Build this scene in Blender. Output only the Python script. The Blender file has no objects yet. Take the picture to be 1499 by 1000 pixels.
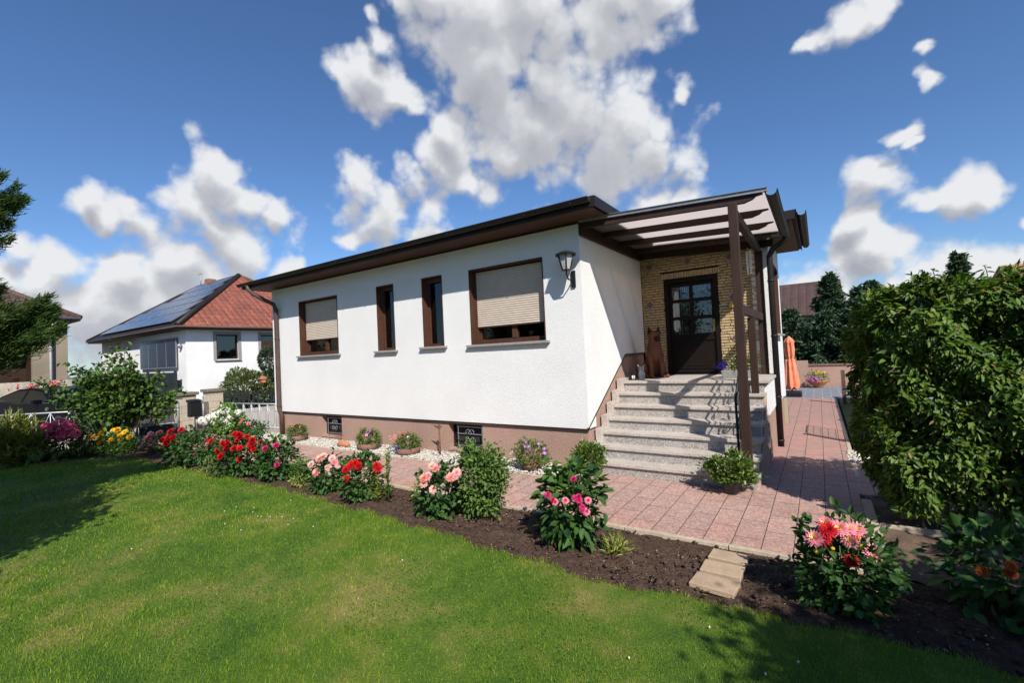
import bpy, math, random
import numpy as np
from mathutils import Vector, Matrix

S = bpy.context.scene
COL = S.collection

# ------------------------------------------------------------------ camera
cam_d = bpy.data.cameras.new('camera')
cam = bpy.data.objects.new('camera', cam_d)
COL.objects.link(cam)
S.camera = cam
cam_d.sensor_width = 36.0
cam_d.lens = 15.94
cam_d.clip_start = 0.05
cam_d.clip_end = 2000
cr = Vector((0.82684205, 0.56044324, -0.04728213))
cu = Vector((0.0542968, 0.0041344, 0.99851628))
cf = Vector((-0.55980718, 0.82818252, 0.02701177))
M = Matrix(((cr.x, cu.x, -cf.x), (cr.y, cu.y, -cf.y), (cr.z, cu.z, -cf.z))).to_4x4()
M.translation = (0, 0, 1.9)
cam.matrix_world = M

# ------------------------------------------------------------------ render look
S.view_settings.view_transform = 'Standard'
S.view_settings.look = 'None'
S.view_settings.gamma = 1
S.view_settings.exposure = 0.58
S.render.engine = 'CYCLES'
S.cycles.max_bounces = 8
S.cycles.transparent_max_bounces = 12

# ------------------------------------------------------------------ sun + sky
SUN = Vector((1.14, -1.0, 1.31)).normalized()
sun_d = bpy.data.lights.new('sun', 'SUN')
sun_d.energy = 4.5
sun_d.angle = math.radians(0.5)
sun_d.color = (1.0, 0.955, 0.89)
sun = bpy.data.objects.new('sun', sun_d)
COL.objects.link(sun)
sun.rotation_euler = SUN.to_track_quat('Z', 'Y').to_euler()
ELEV = math.asin(SUN.z)
AZ = math.atan2(SUN.x, SUN.y)

W = bpy.data.worlds.new('World')
S.world = W
W.use_nodes = True
wn = W.node_tree
wn.nodes.clear()

CLOUDS = [[-0.519, 0.585, 0.623, 0.069], [-0.479, 0.647, 0.593, 0.114], [-0.37, 0.707, 0.603, 0.142], [-0.263, 0.758, 0.596, 0.098], [-0.196, 0.773, 0.603, 0.056], [-0.486, 0.694, 0.531, 0.12], [-0.403, 0.756, 0.515, 0.127], [-0.449, 0.775, 0.445, 0.132], [-0.353, 0.823, 0.446, 0.111], [-0.315, 0.863, 0.395, 0.112], [-0.243, 0.892, 0.381, 0.071], [-0.203, 0.909, 0.364, 0.045], [-0.35, 0.871, 0.344, 0.065], [-0.509, 0.761, 0.402, 0.068], [-0.612, 0.519, 0.596, 0.023], [-0.623, 0.546, 0.561, 0.043], [-0.648, 0.553, 0.524, 0.055], [-0.676, 0.54, 0.501, 0.039], [-0.627, 0.598, 0.499, 0.035], [-0.585, 0.682, 0.438, 0.063], [-0.621, 0.679, 0.392, 0.061], [-0.669, 0.648, 0.364, 0.047], [-0.74, 0.585, 0.332, 0.056], [-0.73, 0.625, 0.277, 0.071], [-0.674, 0.686, 0.275, 0.063], [-0.781, 0.575, 0.241, 0.03], [-0.589, 0.724, 0.358, 0.038], [-0.221, 0.934, 0.281, 0.056], [-0.259, 0.924, 0.28, 0.051], [-0.868, 0.366, 0.337, 0.052], [-0.859, 0.418, 0.297, 0.055], [-0.844, 0.46, 0.278, 0.038], [-0.87, 0.388, 0.304, 0.06], [-0.902, 0.335, 0.272, 0.058], [-0.924, 0.275, 0.267, 0.046], [-0.936, 0.214, 0.28, 0.031], [-0.939, 0.235, 0.253, 0.042], [-0.897, 0.365, 0.249, 0.071], [-0.966, 0.199, 0.164, 0.057], [-0.951, 0.262, 0.164, 0.072], [-0.921, 0.34, 0.188, 0.076], [-0.886, 0.416, 0.206, 0.074], [-0.846, 0.492, 0.205, 0.049], [-0.976, 0.17, 0.136, 0.056], [-0.965, 0.239, 0.107, 0.087], [-0.941, 0.315, 0.122, 0.093], [-0.971, 0.139, 0.192, 0.037], [-0.981, 0.129, 0.142, 0.058], [-0.911, 0.39, 0.136, 0.098], [-0.836, 0.507, 0.208, 0.029], [0.05, 0.872, 0.487, 0.035], [0.088, 0.866, 0.493, 0.036], [0.021, 0.872, 0.489, 0.015], [0.161, 0.894, 0.419, 0.014], [0.156, 0.912, 0.379, 0.015], [0.095, 0.961, 0.26, 0.05], [0.132, 0.94, 0.314, 0.021], [0.146, 0.944, 0.295, 0.013], [0.186, 0.96, 0.207, 0.043], [0.215, 0.955, 0.207, 0.028], [0.148, 0.966, 0.212, 0.03], [0.079, 0.978, 0.192, 0.036], [0.096, 0.984, 0.15, 0.047], [0.048, 0.99, 0.135, 0.03], [0.115, 0.981, 0.158, 0.031], [-0.015, 0.996, 0.091, 0.044], [0.029, 0.995, 0.095, 0.05], [-0.047, 0.995, 0.089, 0.032], [0.145, 0.985, 0.094, 0.043], [0.198, 0.976, 0.093, 0.047], [0.237, 0.967, 0.089, 0.039], [0.252, 0.955, 0.155, 0.011], [0.111, 0.99, 0.087, 0.029], [-0.175, 0.867, 0.466, 0.024]]
CLOUDS = [(x, y, z, r * (0.84 if (z < 0.23 and x < -0.8) else (1.12 if z > 0.33 and x < -0.15 and r > 0.05 else 1.0))) for x, y, z, r in CLOUDS]


def nd(t, k, **kw):
    n = t.nodes.new(k)
    for a, v in kw.items():
        setattr(n, a, v)
    return n


def math_(t, op, a, b=None, clamp=False):
    n = t.nodes.new('ShaderNodeMath')
    n.operation = op
    n.use_clamp = clamp
    for i, v in enumerate((a, b)):
        if v is None:
            continue
        if isinstance(v, (int, float)):
            n.inputs[i].default_value = v
        else:
            t.links.new(v, n.inputs[i])
    return n.outputs[0]


def vmath(t, op, a, b=None, scale=None):
    n = t.nodes.new('ShaderNodeVectorMath')
    n.operation = op
    for i, v in enumerate((a, b)):
        if v is None:
            continue
        if isinstance(v, (tuple, list, Vector)):
            n.inputs[i].default_value = v
        else:
            t.links.new(v, n.inputs[i])
    if scale is not None:
        n.inputs['Scale'].default_value = scale
    return n


def cloud_group():
    g = bpy.data.node_groups.new('cloud_field', 'ShaderNodeTree')
    g.interface.new_socket('Dir', in_out='INPUT', socket_type='NodeSocketVector')
    g.interface.new_socket('Field', in_out='OUTPUT', socket_type='NodeSocketFloat')
    g.interface.new_socket('Soft', in_out='OUTPUT', socket_type='NodeSocketFloat')
    gi = g.nodes.new('NodeGroupInput')
    go = g.nodes.new('NodeGroupOutput')
    d = gi.outputs[0]
    wz = nd(g, 'ShaderNodeTexNoise')
    wz.inputs['Scale'].default_value = 9
    wz.inputs['Detail'].default_value = 6
    g.links.new(d, wz.inputs['Vector'])
    off = vmath(g, 'SUBTRACT', wz.outputs['Color'], (0.5, 0.5, 0.5)).outputs[0]
    off = vmath(g, 'SCALE', off, scale=0.105).outputs[0]
    dw = vmath(g, 'ADD', d, off).outputs[0]
    acc = None
    for (x, y, z, r) in CLOUDS:
        n = vmath(g, 'DISTANCE', dw, (x, y, z))
        q = math_(g, 'MULTIPLY', n.outputs['Value'], 1.0 / r)
        if acc is None:
            acc = q
        else:
            k = g.nodes.new('ShaderNodeMath')
            k.operation = 'SMOOTH_MIN'
            g.links.new(acc, k.inputs[0])
            g.links.new(q, k.inputs[1])
            k.inputs[2].default_value = 0.25
            acc = k.outputs[0]
    fld = math_(g, 'SUBTRACT', 1.0, acc)
    fld = math_(g, 'MAXIMUM', fld, -1.5)
    n1 = nd(g, 'ShaderNodeTexNoise')
    n1.inputs['Scale'].default_value = 13
    n1.inputs['Detail'].default_value = 9
    n1.inputs['Roughness'].default_value = 0.55
    g.links.new(d, n1.inputs['Vector'])
    t1 = math_(g, 'MULTIPLY', math_(g, 'SUBTRACT', n1.outputs['Fac'], 0.5), 2.1)
    vo = nd(g, 'ShaderNodeTexVoronoi', feature='F1')
    vo.inputs['Scale'].default_value = 15
    vo.inputs['Detail'].default_value = 2
    vo.inputs['Roughness'].default_value = 0.5
    dv = vmath(g, 'ADD', d, vmath(g, 'SCALE', off, scale=0.25).outputs[0]).outputs[0]
    g.links.new(dv, vo.inputs['Vector'])
    t3 = math_(g, 'MULTIPLY', math_(g, 'SUBTRACT', 0.90, vo.outputs['Distance']), 0.85)
    n2 = nd(g, 'ShaderNodeTexNoise')
    n2.inputs['Scale'].default_value = 4.5
    n2.inputs['Detail'].default_value = 2
    g.links.new(d, n2.inputs['Vector'])
    t2 = math_(g, 'MULTIPLY', math_(g, 'SUBTRACT', n2.outputs['Fac'], 0.5), 0.6)
    t1 = math_(g, 'ADD', math_(g, 'MULTIPLY', t1, 0.75), t3)
    r = math_(g, 'ADD', math_(g, 'ADD', fld, t1), t2)
    g.links.new(r, go.inputs[0])
    g.links.new(math_(g, 'ADD', math_(g, 'ADD', fld, t2), math_(g, 'MULTIPLY', t1, 0.28)), go.inputs[1])
    return g


G = cloud_group()
tc = nd(wn, 'ShaderNodeTexCoord')
dirv = vmath(wn, 'NORMALIZE', tc.outputs['Generated']).outputs[0]
ga = nd(wn, 'ShaderNodeGroup', node_tree=G)
wn.links.new(dirv, ga.inputs[0])
dl = vmath(wn, 'ADD', dirv, (0.014, -0.004, 0.034)).outputs[0]
gb = nd(wn, 'ShaderNodeGroup', node_tree=G)
wn.links.new(dl, gb.inputs[0])
mr = nd(wn, 'ShaderNodeMapRange', interpolation_type='SMOOTHSTEP')
mr.inputs['From Min'].default_value = -0.16
mr.inputs['From Max'].default_value = 0.56
wn.links.new(ga.outputs[0], mr.inputs['Value'])
alpha = mr.outputs['Result']
# lit tops, grey bases: how much more cloud stands between here and the light
grad = math_(wn, 'SUBTRACT', ga.outputs[1], gb.outputs[1])
thick = nd(wn, 'ShaderNodeMapRange')
thick.inputs['From Min'].default_value = 0.05
thick.inputs['From Max'].default_value = 1.1
wn.links.new(gb.outputs[1], thick.inputs['Value'])
lite = math_(wn, 'ADD', 0.85, math_(wn, 'MULTIPLY', grad, 0.55))
lite = math_(wn, 'SUBTRACT', lite, math_(wn, 'MULTIPLY', thick.outputs['Result'], 0.62), clamp=True)
ccol = nd(wn, 'ShaderNodeValToRGB')
cre = ccol.color_ramp.elements
cre[0].position = 0.05
cre[0].color = (0.46, 0.48, 0.54, 1)
cre[1].position = 0.9
cre[1].color = (0.95, 0.97, 1.0, 1)
e = cre.new(0.5)
e.color = (0.60, 0.62, 0.67, 1)
wn.links.new(lite, ccol.inputs['Fac'])
sky = nd(wn, 'ShaderNodeTexSky', sky_type='NISHITA')
sky.sun_disc = False
sky.sun_elevation = ELEV
sky.sun_rotation = AZ
sky.air_density = 1.0
sky.dust_density = 0.35
sky.ozone_density = 2.6
sky.altitude = 50
bg = nd(wn, 'ShaderNodeBackground')
bg.inputs['Strength'].default_value = 0.082
cb = nd(wn, 'ShaderNodeBackground')
cb.inputs['Strength'].default_value = 0.58
tint = nd(wn, 'ShaderNodeMix', data_type='RGBA', blend_type='MULTIPLY')
tint.inputs[0].default_value = 1
tint.inputs[7].default_value = (0.66, 0.86, 1.10, 1)
wn.links.new(sky.outputs[0], tint.inputs[6])
wn.links.new(tint.outputs[2], bg.inputs['Color'])
wn.links.new(ccol.outputs['Color'], cb.inputs['Color'])
mx = nd(wn, 'ShaderNodeMixShader')
wn.links.new(alpha, mx.inputs[0])
wn.links.new(bg.outputs[0], mx.inputs[1])
wn.links.new(cb.outputs[0], mx.inputs[2])
wo = nd(wn, 'ShaderNodeOutputWorld')
wn.links.new(mx.outputs[0], wo.inputs['Surface'])


# ================================================================== materials
def new_mat(name):
    m = bpy.data.materials.new(name)
    m.use_nodes = True
    t = m.node_tree
    t.nodes.clear()
    o = t.nodes.new('ShaderNodeOutputMaterial')
    b = t.nodes.new('ShaderNodeBsdfPrincipled')
    t.links.new(b.outputs[0], o.inputs['Surface'])
    return m, t, b, o


def pos(t, sc=(1, 1, 1), swap=None):
    g = t.nodes.new('ShaderNodeNewGeometry')
    m = t.nodes.new('ShaderNodeMapping')
    m.inputs['Scale'].default_value = sc
    t.links.new(g.outputs['Position'], m.inputs['Vector'])
    return m.outputs[0]


def ramp(t, fac, stops):
    r = t.nodes.new('ShaderNodeValToRGB')
    el = r.color_ramp.elements
    while len(el) < len(stops):
        el.new(0.5)
    for e_, (p, c) in zip(el, stops):
        e_.position = p
        e_.color = (c[0], c[1], c[2], 1)
    t.links.new(fac, r.inputs['Fac'])
    return r.outputs['Color']


def noise(t, vec, scale, detail=4, rough=0.55):
    n = t.nodes.new('ShaderNodeTexNoise')
    n.inputs['Scale'].default_value = scale
    n.inputs['Detail'].default_value = detail
    n.inputs['Roughness'].default_value = rough
    t.links.new(vec, n.inputs['Vector'])
    return n.outputs['Fac']


def bump(t, b, h, strength=0.5, dist=0.01):
    n = t.nodes.new('ShaderNodeBump')
    n.inputs['Strength'].default_value = strength
    n.inputs['Distance'].default_value = dist
    t.links.new(h, n.inputs['Height'])
    t.links.new(n.outputs[0], b.inputs['Normal'])


def mixc(t, fac, a, b, mode='MIX'):
    n = t.nodes.new('ShaderNodeMix')
    n.data_type = 'RGBA'
    n.blend_type = mode
    if isinstance(fac, (int, float)):
        n.inputs[0].default_value = fac
    else:
        t.links.new(fac, n.inputs[0])
    for i, v in ((6, a), (7, b)):
        if isinstance(v, tuple):
            n.inputs[i].default_value = (v[0], v[1], v[2], 1)
        else:
            t.links.new(v, n.inputs[i])
    return n.outputs[2]


def simple(name, c1, c2=None, scale=8, rough=0.6, bmp=0.0, bscale=60, metal=0.0, spec=0.5, bdist=0.01, sc=(1, 1, 1)):
    m, t, b, o = new_mat(name)
    c2 = c2 or tuple(v * 0.75 for v in c1)
    v = pos(t, sc)
    f = noise(t, v, scale, 5)
    t.links.new(ramp(t, f, [(0.3, c2), (0.7, c1)]), b.inputs['Base Color'])
    b.inputs['Roughness'].default_value = rough
    b.inputs['Metallic'].default_value = metal
    b.inputs['Specular IOR Level'].default_value = spec
    if bmp:
        bump(t, b, noise(t, v, bscale, 4), bmp, bdist)
    return m


def leafmat(name, dark, light, transl=0.25, rough=0.45, extra=None, patch=None, spec=0.4):
    m, t, b, o = new_mat(name)
    a = t.nodes.new('ShaderNodeAttribute')
    a.attribute_name = 'rnd'
    st = [(0.0, dark), (0.75, light)]
    if extra:
        st = [(0.0, dark), (0.7, light), (0.93, light), (0.97, extra)]
    c = ramp(t, a.outputs['Fac'], st)
    if patch:
        f = noise(t, pos(t), patch, 3)
        f = math_(t, 'MULTIPLY', math_(t, 'SUBTRACT', f, 0.42, ), 3.0, clamp=True)
        c = mixc(t, f, mixc(t, 1.0, c, (0.62, 0.7, 0.7), 'MULTIPLY'), c)
    t.links.new(c, b.inputs['Base Color'])
    b.inputs['Roughness'].default_value = rough
    b.inputs['Specular IOR Level'].default_value = spec
    tr = t.nodes.new('ShaderNodeBsdfTranslucent')
    c3 = mixc(t, 1.0, c, (1.25, 1.35, 0.6), 'MULTIPLY')
    t.links.new(c3, tr.inputs['Color'])
    mx_ = t.nodes.new('ShaderNodeMixShader')
    mx_.inputs[0].default_value = transl
    t.links.new(b.outputs[0], mx_.inputs[1])
    t.links.new(tr.outputs[0], mx_.inputs[2])
    t.links.new(mx_.outputs[0], o.inputs['Surface'])
    return m


def petal(name, c, c2, transl=0.3):
    m = leafmat(name, c2, c, transl, 0.6)
    # petals glow with their own colour when lit from behind
    t = m.node_tree
    for n in t.nodes:
        if n.type == 'MIX' and n.inputs[7].default_value[0] > 1.2:
            n.inputs[7].default_value = (1.1, 1.0, 1.0, 1)
    return m


def glassmat(name, tint=(0.03, 0.035, 0.04), transp=0.85):
    m, t, b, o = new_mat(name)
    g = t.nodes.new('ShaderNodeBsdfGlossy')
    g.inputs['Roughness'].default_value = 0.02
    g.inputs['Color'].default_value = (0.9, 0.95, 1, 1)
    tp = t.nodes.new('ShaderNodeBsdfTransparent')
    tp.inputs['Color'].default_value = (transp, transp, transp, 1)
    fr = t.nodes.new('ShaderNodeFresnel')
    fr.inputs['IOR'].default_value = 1.5
    k = math_(t, 'ADD', fr.outputs[0], 0.02, clamp=True)
    mm = t.nodes.new('ShaderNodeMixShader')
    t.links.new(k, mm.inputs[0])
    t.links.new(tp.outputs[0], mm.inputs[1])
    t.links.new(g.outputs[0], mm.inputs[2])
    t.links.new(mm.outputs[0], o.inputs['Surface'])
    return m


def stuccomat(name, c, c2, bscale=110, bdist=0.006, speck=0.35, dirt=0.0):
    m, t, b, o = new_mat(name)
    v = pos(t)
    f = noise(t, v, 1.1, 4)
    f2 = noise(t, v, bscale, 3, 0.7)
    base = ramp(t, f, [(0.3, c2), (0.65, c)])
    sp = ramp(t, f2, [(0.35, tuple(1 - speck for _ in range(3))), (0.6, (1, 1, 1))])
    col = mixc(t, 1.0, base, sp, 'MULTIPLY')
    t.links.new(col, b.inputs['Base Color'])
    b.inputs['Roughness'].default_value = 0.9
    b.inputs['Specular IOR Level'].default_value = 0.2
    bump(t, b, f2, 0.9, bdist)
    return m


def granite(name, c, speck, dark):
    m, t, b, o = new_mat(name)
    v = pos(t)
    vo = t.nodes.new('ShaderNodeTexVoronoi')
    vo.inputs['Scale'].default_value = 120
    t.links.new(v, vo.inputs['Vector'])
    sep = t.nodes.new('ShaderNodeSeparateColor')
    t.links.new(vo.outputs['Color'], sep.inputs[0])
    cc = ramp(t, sep.outputs[0], [(0.0, dark), (0.25, dark), (0.3, c), (0.7, c), (0.75, speck)])
    f = noise(t, v, 2.5, 4)
    cc = mixc(t, 1.0, cc, ramp(t, f, [(0.3, (0.78, 0.76, 0.74)), (0.7, (1, 1, 1))]), 'MULTIPLY')
    t.links.new(cc, b.inputs['Base Color'])
    b.inputs['Roughness'].default_value = 0.7
    bump(t, b, noise(t, v, 160, 2), 0.4, 0.003)
    return m


def pavemat(name, c1, c2, mortar, bw=0.5, rh=0.25, swap=True, ox=0.0, oy=0.0, speck=True, msize=0.0045, patchc=None):
    m, t, b, o = new_mat(name)
    g = t.nodes.new('ShaderNodeNewGeometry')
    s = t.nodes.new('ShaderNodeSeparateXYZ')
    t.links.new(g.outputs['Position'], s.inputs[0])
    cmb = t.nodes.new('ShaderNodeCombineXYZ')
    # long joints run away from the street, cross joints are staggered
    ax = math_(t, 'ADD', s.outputs[0], 30.0 + ox)
    ay = math_(t, 'ADD', s.outputs[1], 30.0 + oy)
    if swap == 'wall':
        t.links.new(math_(t, 'ADD', ax, ay), cmb.inputs[0]); t.links.new(math_(t, 'ADD', s.outputs[2], 10.0), cmb.inputs[1])
    elif swap:
        t.links.new(ay, cmb.inputs[0]); t.links.new(ax, cmb.inputs[1])
    else:
        t.links.new(ax, cmb.inputs[0]); t.links.new(ay, cmb.inputs[1])
    br = t.nodes.new('ShaderNodeTexBrick')
    br.inputs['Scale'].default_value = 1.0
    br.inputs['Brick Width'].default_value = bw
    br.inputs['Row Height'].default_value = rh
    br.inputs['Mortar Size'].default_value = msize
    br.inputs['Mortar Smooth'].default_value = 0.3
    br.inputs['Bias'].default_value = 0.0
    br.inputs['Color1'].default_value = (*c1, 1)
    br.inputs['Color2'].default_value = (*c2, 1)
    br.inputs['Mortar'].default_value = (*mortar, 1)
    t.links.new(cmb.outputs[0], br.inputs['Vector'])
    col = br.outputs['Color']
    v = g.outputs['Position']
    f = noise(t, v, 0.8, 5)
    if patchc:
        col = mixc(t, math_(t, 'MULTIPLY', math_(t, 'SUBTRACT', f, 0.45), 3.5, clamp=True), col,
                   mixc(t, 1.0, col, patchc, 'MULTIPLY'))
    f3 = noise(t, v, 9, 5, 0.7)
    col = mixc(t, 1.0, col, ramp(t, f3, [(0.3, (0.8, 0.8, 0.8)), (0.7, (1.05, 1.05, 1.05))]), 'MULTIPLY')
    hb = math_(t, 'MULTIPLY', math_(t, 'SUBTRACT', 1.0, br.outputs['Fac']), 1.0)
    if speck:
        vo = t.nodes.new('ShaderNodeTexVoronoi')
        vo.inputs['Scale'].default_value = 70
        t.links.new(v, vo.inputs['Vector'])
        sp = t.nodes.new('ShaderNodeSeparateColor')
        t.links.new(vo.outputs['Color'], sp.inputs[0])
        k = ramp(t, sp.outputs[0], [(0.0, (0.55, 0.5, 0.5)), (0.3, (0.85, 0.85, 0.85)), (0.7, (1, 1, 1)), (0.85, (1.3, 1.3, 1.3))])
        col = mixc(t, 0.8, col, k, 'MULTIPLY')
        hb = math_(t, 'ADD', hb, math_(t, 'MULTIPLY', sp.outputs[0], 0.12))
    t.links.new(col, b.inputs['Base Color'])
    b.inputs['Roughness'].default_value = 0.8
    b.inputs['Specular IOR Level'].default_value = 0.35
    bump(t, b, hb, 0.7, 0.008)
    return m


def tilemat(name, c1, c2, dark, bw=0.22, rh=0.30, lichen=None):
    # roof tiles laid on a UV map measured in metres (u along the eave, v up the slope)
    m, t, b, o = new_mat(name)
    uv = t.nodes.new('ShaderNodeUVMap')
    uv.uv_map = 'UVMap'
    br = t.nodes.new('ShaderNodeTexBrick')
    br.offset = 0.0
    br.inputs['Scale'].default_value = 1
    br.inputs['Brick Width'].default_value = bw
    br.inputs['Row Height'].default_value = rh
    br.inputs['Mortar Size'].default_value = 0.026
    br.inputs['Mortar Smooth'].default_value = 0.6
    br.inputs['Color1'].default_value = (*c1, 1)
    br.inputs['Color2'].default_value = (*c2, 1)
    br.inputs['Mortar'].default_value = (*dark, 1)
    t.links.new(uv.outputs[0], br.inputs['Vector'])
    s = t.nodes.new('ShaderNodeSeparateXYZ')
    t.links.new(uv.outputs[0], s.inputs[0])
    saw = math_(t, 'FRACT', math_(t, 'DIVIDE', s.outputs[1], rh))
    wv = math_(t, 'ABSOLUTE', math_(t, 'SINE', math_(t, 'MULTIPLY', s.outputs[0], math.pi / bw)))
    h = math_(t, 'ADD', math_(t, 'MULTIPLY', saw, -0.6), math_(t, 'MULTIPLY', wv, 0.5))
    f = noise(t, pos(t), 1.3, 5)
    col = mixc(t, 1.0, br.outputs['Color'], ramp(t, f, [(0.3, (0.7, 0.68, 0.66)), (0.7, (1.1, 1.1, 1.1))]), 'MULTIPLY')
    if lichen:
        f2 = noise(t, pos(t), 13, 3, 0.7)
        col = mixc(t, math_(t, 'MULTIPLY', math_(t, 'SUBTRACT', f2, 0.60), 14, clamp=True), col, lichen)
    t.links.new(col, b.inputs['Base Color'])
    b.inputs['Roughness'].default_value = 0.75
    bump(t, b, h, 1.0, 0.05)
    return m


def lawnmat(name, ground=False):
    m, t, b, o = new_mat(name)
    v = pos(t)
    f = noise(t, v, 0.75, 5, 0.6)       # dry and lush patches
    f2 = noise(t, v, 2.7, 4, 0.6)
    k = math_(t, 'ADD', math_(t, 'MULTIPLY', f, 0.6), math_(t, 'MULTIPLY', f2, 0.4))
    if ground:
        c = ramp(t, k, [(0.36, (0.03, 0.075, 0.010)), (0.5, (0.075, 0.125, 0.015)), (0.6, (0.17, 0.155, 0.045)), (0.72, (0.28, 0.21, 0.10))])
    else:
        c = ramp(t, k, [(0.32, (0.105, 0.215, 0.016)), (0.48, (0.155, 0.265, 0.019)), (0.60, (0.210, 0.290, 0.026)), (0.69, (0.29, 0.285, 0.065)), (0.80, (0.38, 0.32, 0.13))])
        a = t.nodes.new('ShaderNodeAttribute')
        a.attribute_name = 'rnd'
        c = mixc(t, 1.0, c, ramp(t, a.outputs['Fac'], [(0.0, (0.62, 0.7, 0.6)), (0.85, (1.15, 1.1, 1.0)), (0.93, (2.1, 1.5, 2.0))]), 'MULTIPLY')
    t.links.new(c, b.inputs['Base Color'])
    b.inputs['Roughness'].default_value = 0.6
    b.inputs['Specular IOR Level'].default_value = 0.25
    if not ground:
        tr = t.nodes.new('ShaderNodeBsdfTranslucent')
        t.links.new(mixc(t, 1.0, c, (1.1, 1.3, 0.5), 'MULTIPLY'), tr.inputs['Color'])
        mm = t.nodes.new('ShaderNodeMixShader')
        mm.inputs[0].default_value = 0.35
        t.links.new(b.outputs[0], mm.inputs[1])
        t.links.new(tr.outputs[0], mm.inputs[2])
        t.links.new(mm.outputs[0], o.inputs['Surface'])
    else:
        bump(t, b, noise(t, v, 60, 3), 0.7, 0.02)
    return m


MT = {}
MT['white'] = stuccomat('white_render', (0.81, 0.80, 0.77), (0.76, 0.75, 0.725), 70, 0.012, 0.20)
MT['white2'] = stuccomat('white_wall_paint', (0.78, 0.77, 0.75), (0.70, 0.69, 0.67), 40, 0.004, 0.08)
MT['plinth'] = stuccomat('pink_brown_roughcast', (0.48, 0.31, 0.24), (0.41, 0.26, 0.20), 60, 0.014, 0.45)
MT['tan'] = stuccomat('tan_roughcast', (0.32, 0.26, 0.19), (0.24, 0.20, 0.145), 60, 0.008, 0.25)
MT['brown'] = simple('dark_brown_paint', (0.045, 0.024, 0.018), (0.030, 0.016, 0.012), 12, 0.6, 0.3, 90, sc=(1, 1, 0.2), spec=0.2)
MT['reveal'] = simple('brown_window_lining', (0.085, 0.038, 0.023), (0.062, 0.027, 0.016), 10, 0.6, 0.2, 80, spec=0.2)
MT['soffit'] = simple('reddish_brown_boards', (0.095, 0.044, 0.030), (0.065, 0.030, 0.021), 6, 0.6, 0.3, 50, sc=(0.3, 1, 1), spec=0.2)
MT['gutter'] = simple('dark_brown_gutter_metal', (0.020, 0.015, 0.014), (0.014, 0.011, 0.010), 9, 0.5, spec=0.25)
MT['pipe'] = simple('brown_downpipe_metal', (0.085, 0.055, 0.045), (0.055, 0.035, 0.028), 6, 0.5, spec=0.35)
MT['roofing'] = simple('dark_roofing_felt', (0.05, 0.048, 0.046), None, 5, 0.9, 0.5, 80)
MT['shutter'] = simple('beige_shutter_slats', (0.56, 0.475, 0.385), (0.50, 0.42, 0.34), 5, 0.5)
MT['sill'] = simple('grey_stone_sill', (0.30, 0.28, 0.27), (0.22, 0.21, 0.2), 20, 0.7, 0.3, 120)
MT['glass'] = glassmat('window_glass')
MT['darkroom'] = simple('dark_interior', (0.02, 0.018, 0.016), None, 3, 0.9)
MT['lace'] = simple('white_lace_curtain', (0.85, 0.84, 0.82), (0.70, 0.70, 0.69), 40, 0.9, 0.5, 30)
MT['iron'] = simple('black_iron', (0.015, 0.015, 0.016), None, 20, 0.45, metal=0.3)
MT['grille'] = simple('grey_iron_grille', (0.30, 0.31, 0.32), None, 20, 0.5, metal=0.4)
MT['silver'] = simple('silver_painted_metal', (0.54, 0.56, 0.58), (0.40, 0.42, 0.44), 20, 0.4, metal=0.4)
MT['zinc'] = simple('zinc_metal', (0.33, 0.33, 0.34), None, 12, 0.5, metal=0.5)
MT['door'] = simple('dark_brown_door_wood', (0.011, 0.006, 0.005), (0.007, 0.004, 0.003), 14, 0.55, 0.3, 60, sc=(1, 1, 0.15), spec=0.15)
MT['brass'] = simple('aged_brass', (0.45, 0.33, 0.12), None, 20, 0.35, metal=0.9)
MT['tread'] = granite('pale_speckled_tread', (0.46, 0.405, 0.355), (0.56, 0.52, 0.47), (0.36, 0.30, 0.26))
MT['riser'] = granite('grey_speckled_riser', (0.35, 0.32, 0.295), (0.52, 0.485, 0.45), (0.19, 0.17, 0.155))
MT['slab'] = pavemat('pink_grey_concrete_slabs', (0.46, 0.29, 0.235), (0.395, 0.26, 0.22), (0.06, 0.05, 0.04), ox=0.04, oy=0.1, patchc=(1.0, 0.84, 0.78))
MT['slabred'] = pavemat('red_concrete_slabs', (0.40, 0.225, 0.18), (0.34, 0.215, 0.18), (0.05, 0.04, 0.035), ox=0.04, oy=0.1, speck=False)
MT['patio'] = pavemat('blue_grey_patio_slabs', (0.20, 0.21, 0.225), (0.18, 0.19, 0.205), (0.42, 0.42, 0.40), 0.5, 0.5, False, msize=0.012, speck=False)
MT['kerb'] = simple('pale_concrete_edging', (0.50, 0.41, 0.30), (0.36, 0.29, 0.21), 14, 0.85, 0.6, 90)
MT['pebble'] = simple('white_pebbles', (0.62, 0.58, 0.51), (0.38, 0.35, 0.30), 33, 0.7)
MT['yellowstone'] = simple('yellow_gravel_surface', (0.50, 0.40, 0.23), (0.26, 0.20, 0.12), 45, 0.8, 0.9, 60, bdist=0.02)
MT['soil'] = simple('dark_garden_soil', (0.110, 0.068, 0.048), (0.050, 0.031, 0.022), 22, 0.95, 1.0, 45, bdist=0.03, spec=0.15)
MT['asphalt'] = simple('asphalt', (0.055, 0.055, 0.056), (0.04, 0.04, 0.042), 30, 0.85, 0.4, 90)
MT['concrete'] = simple('pale_concrete', (0.44, 0.40, 0.34), (0.33, 0.30, 0.26), 3, 0.85, 0.4, 60)
MT['terrain'] = simple('meadow', (0.07, 0.11, 0.03), (0.05, 0.08, 0.02), 0.4, 0.95)
MT['lawnground'] = lawnmat('lawn_ground', True)
MT['blade'] = lawnmat('grass_blades')
MT['brick'] = simple('yellow_split_stone', (0.48, 0.36, 0.195), (0.33, 0.24, 0.125), 16, 0.85, 0.7, 50, bdist=0.012)
MT['mortar'] = simple('grey_brown_mortar', (0.06, 0.045, 0.03), None, 20, 0.9)
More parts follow.
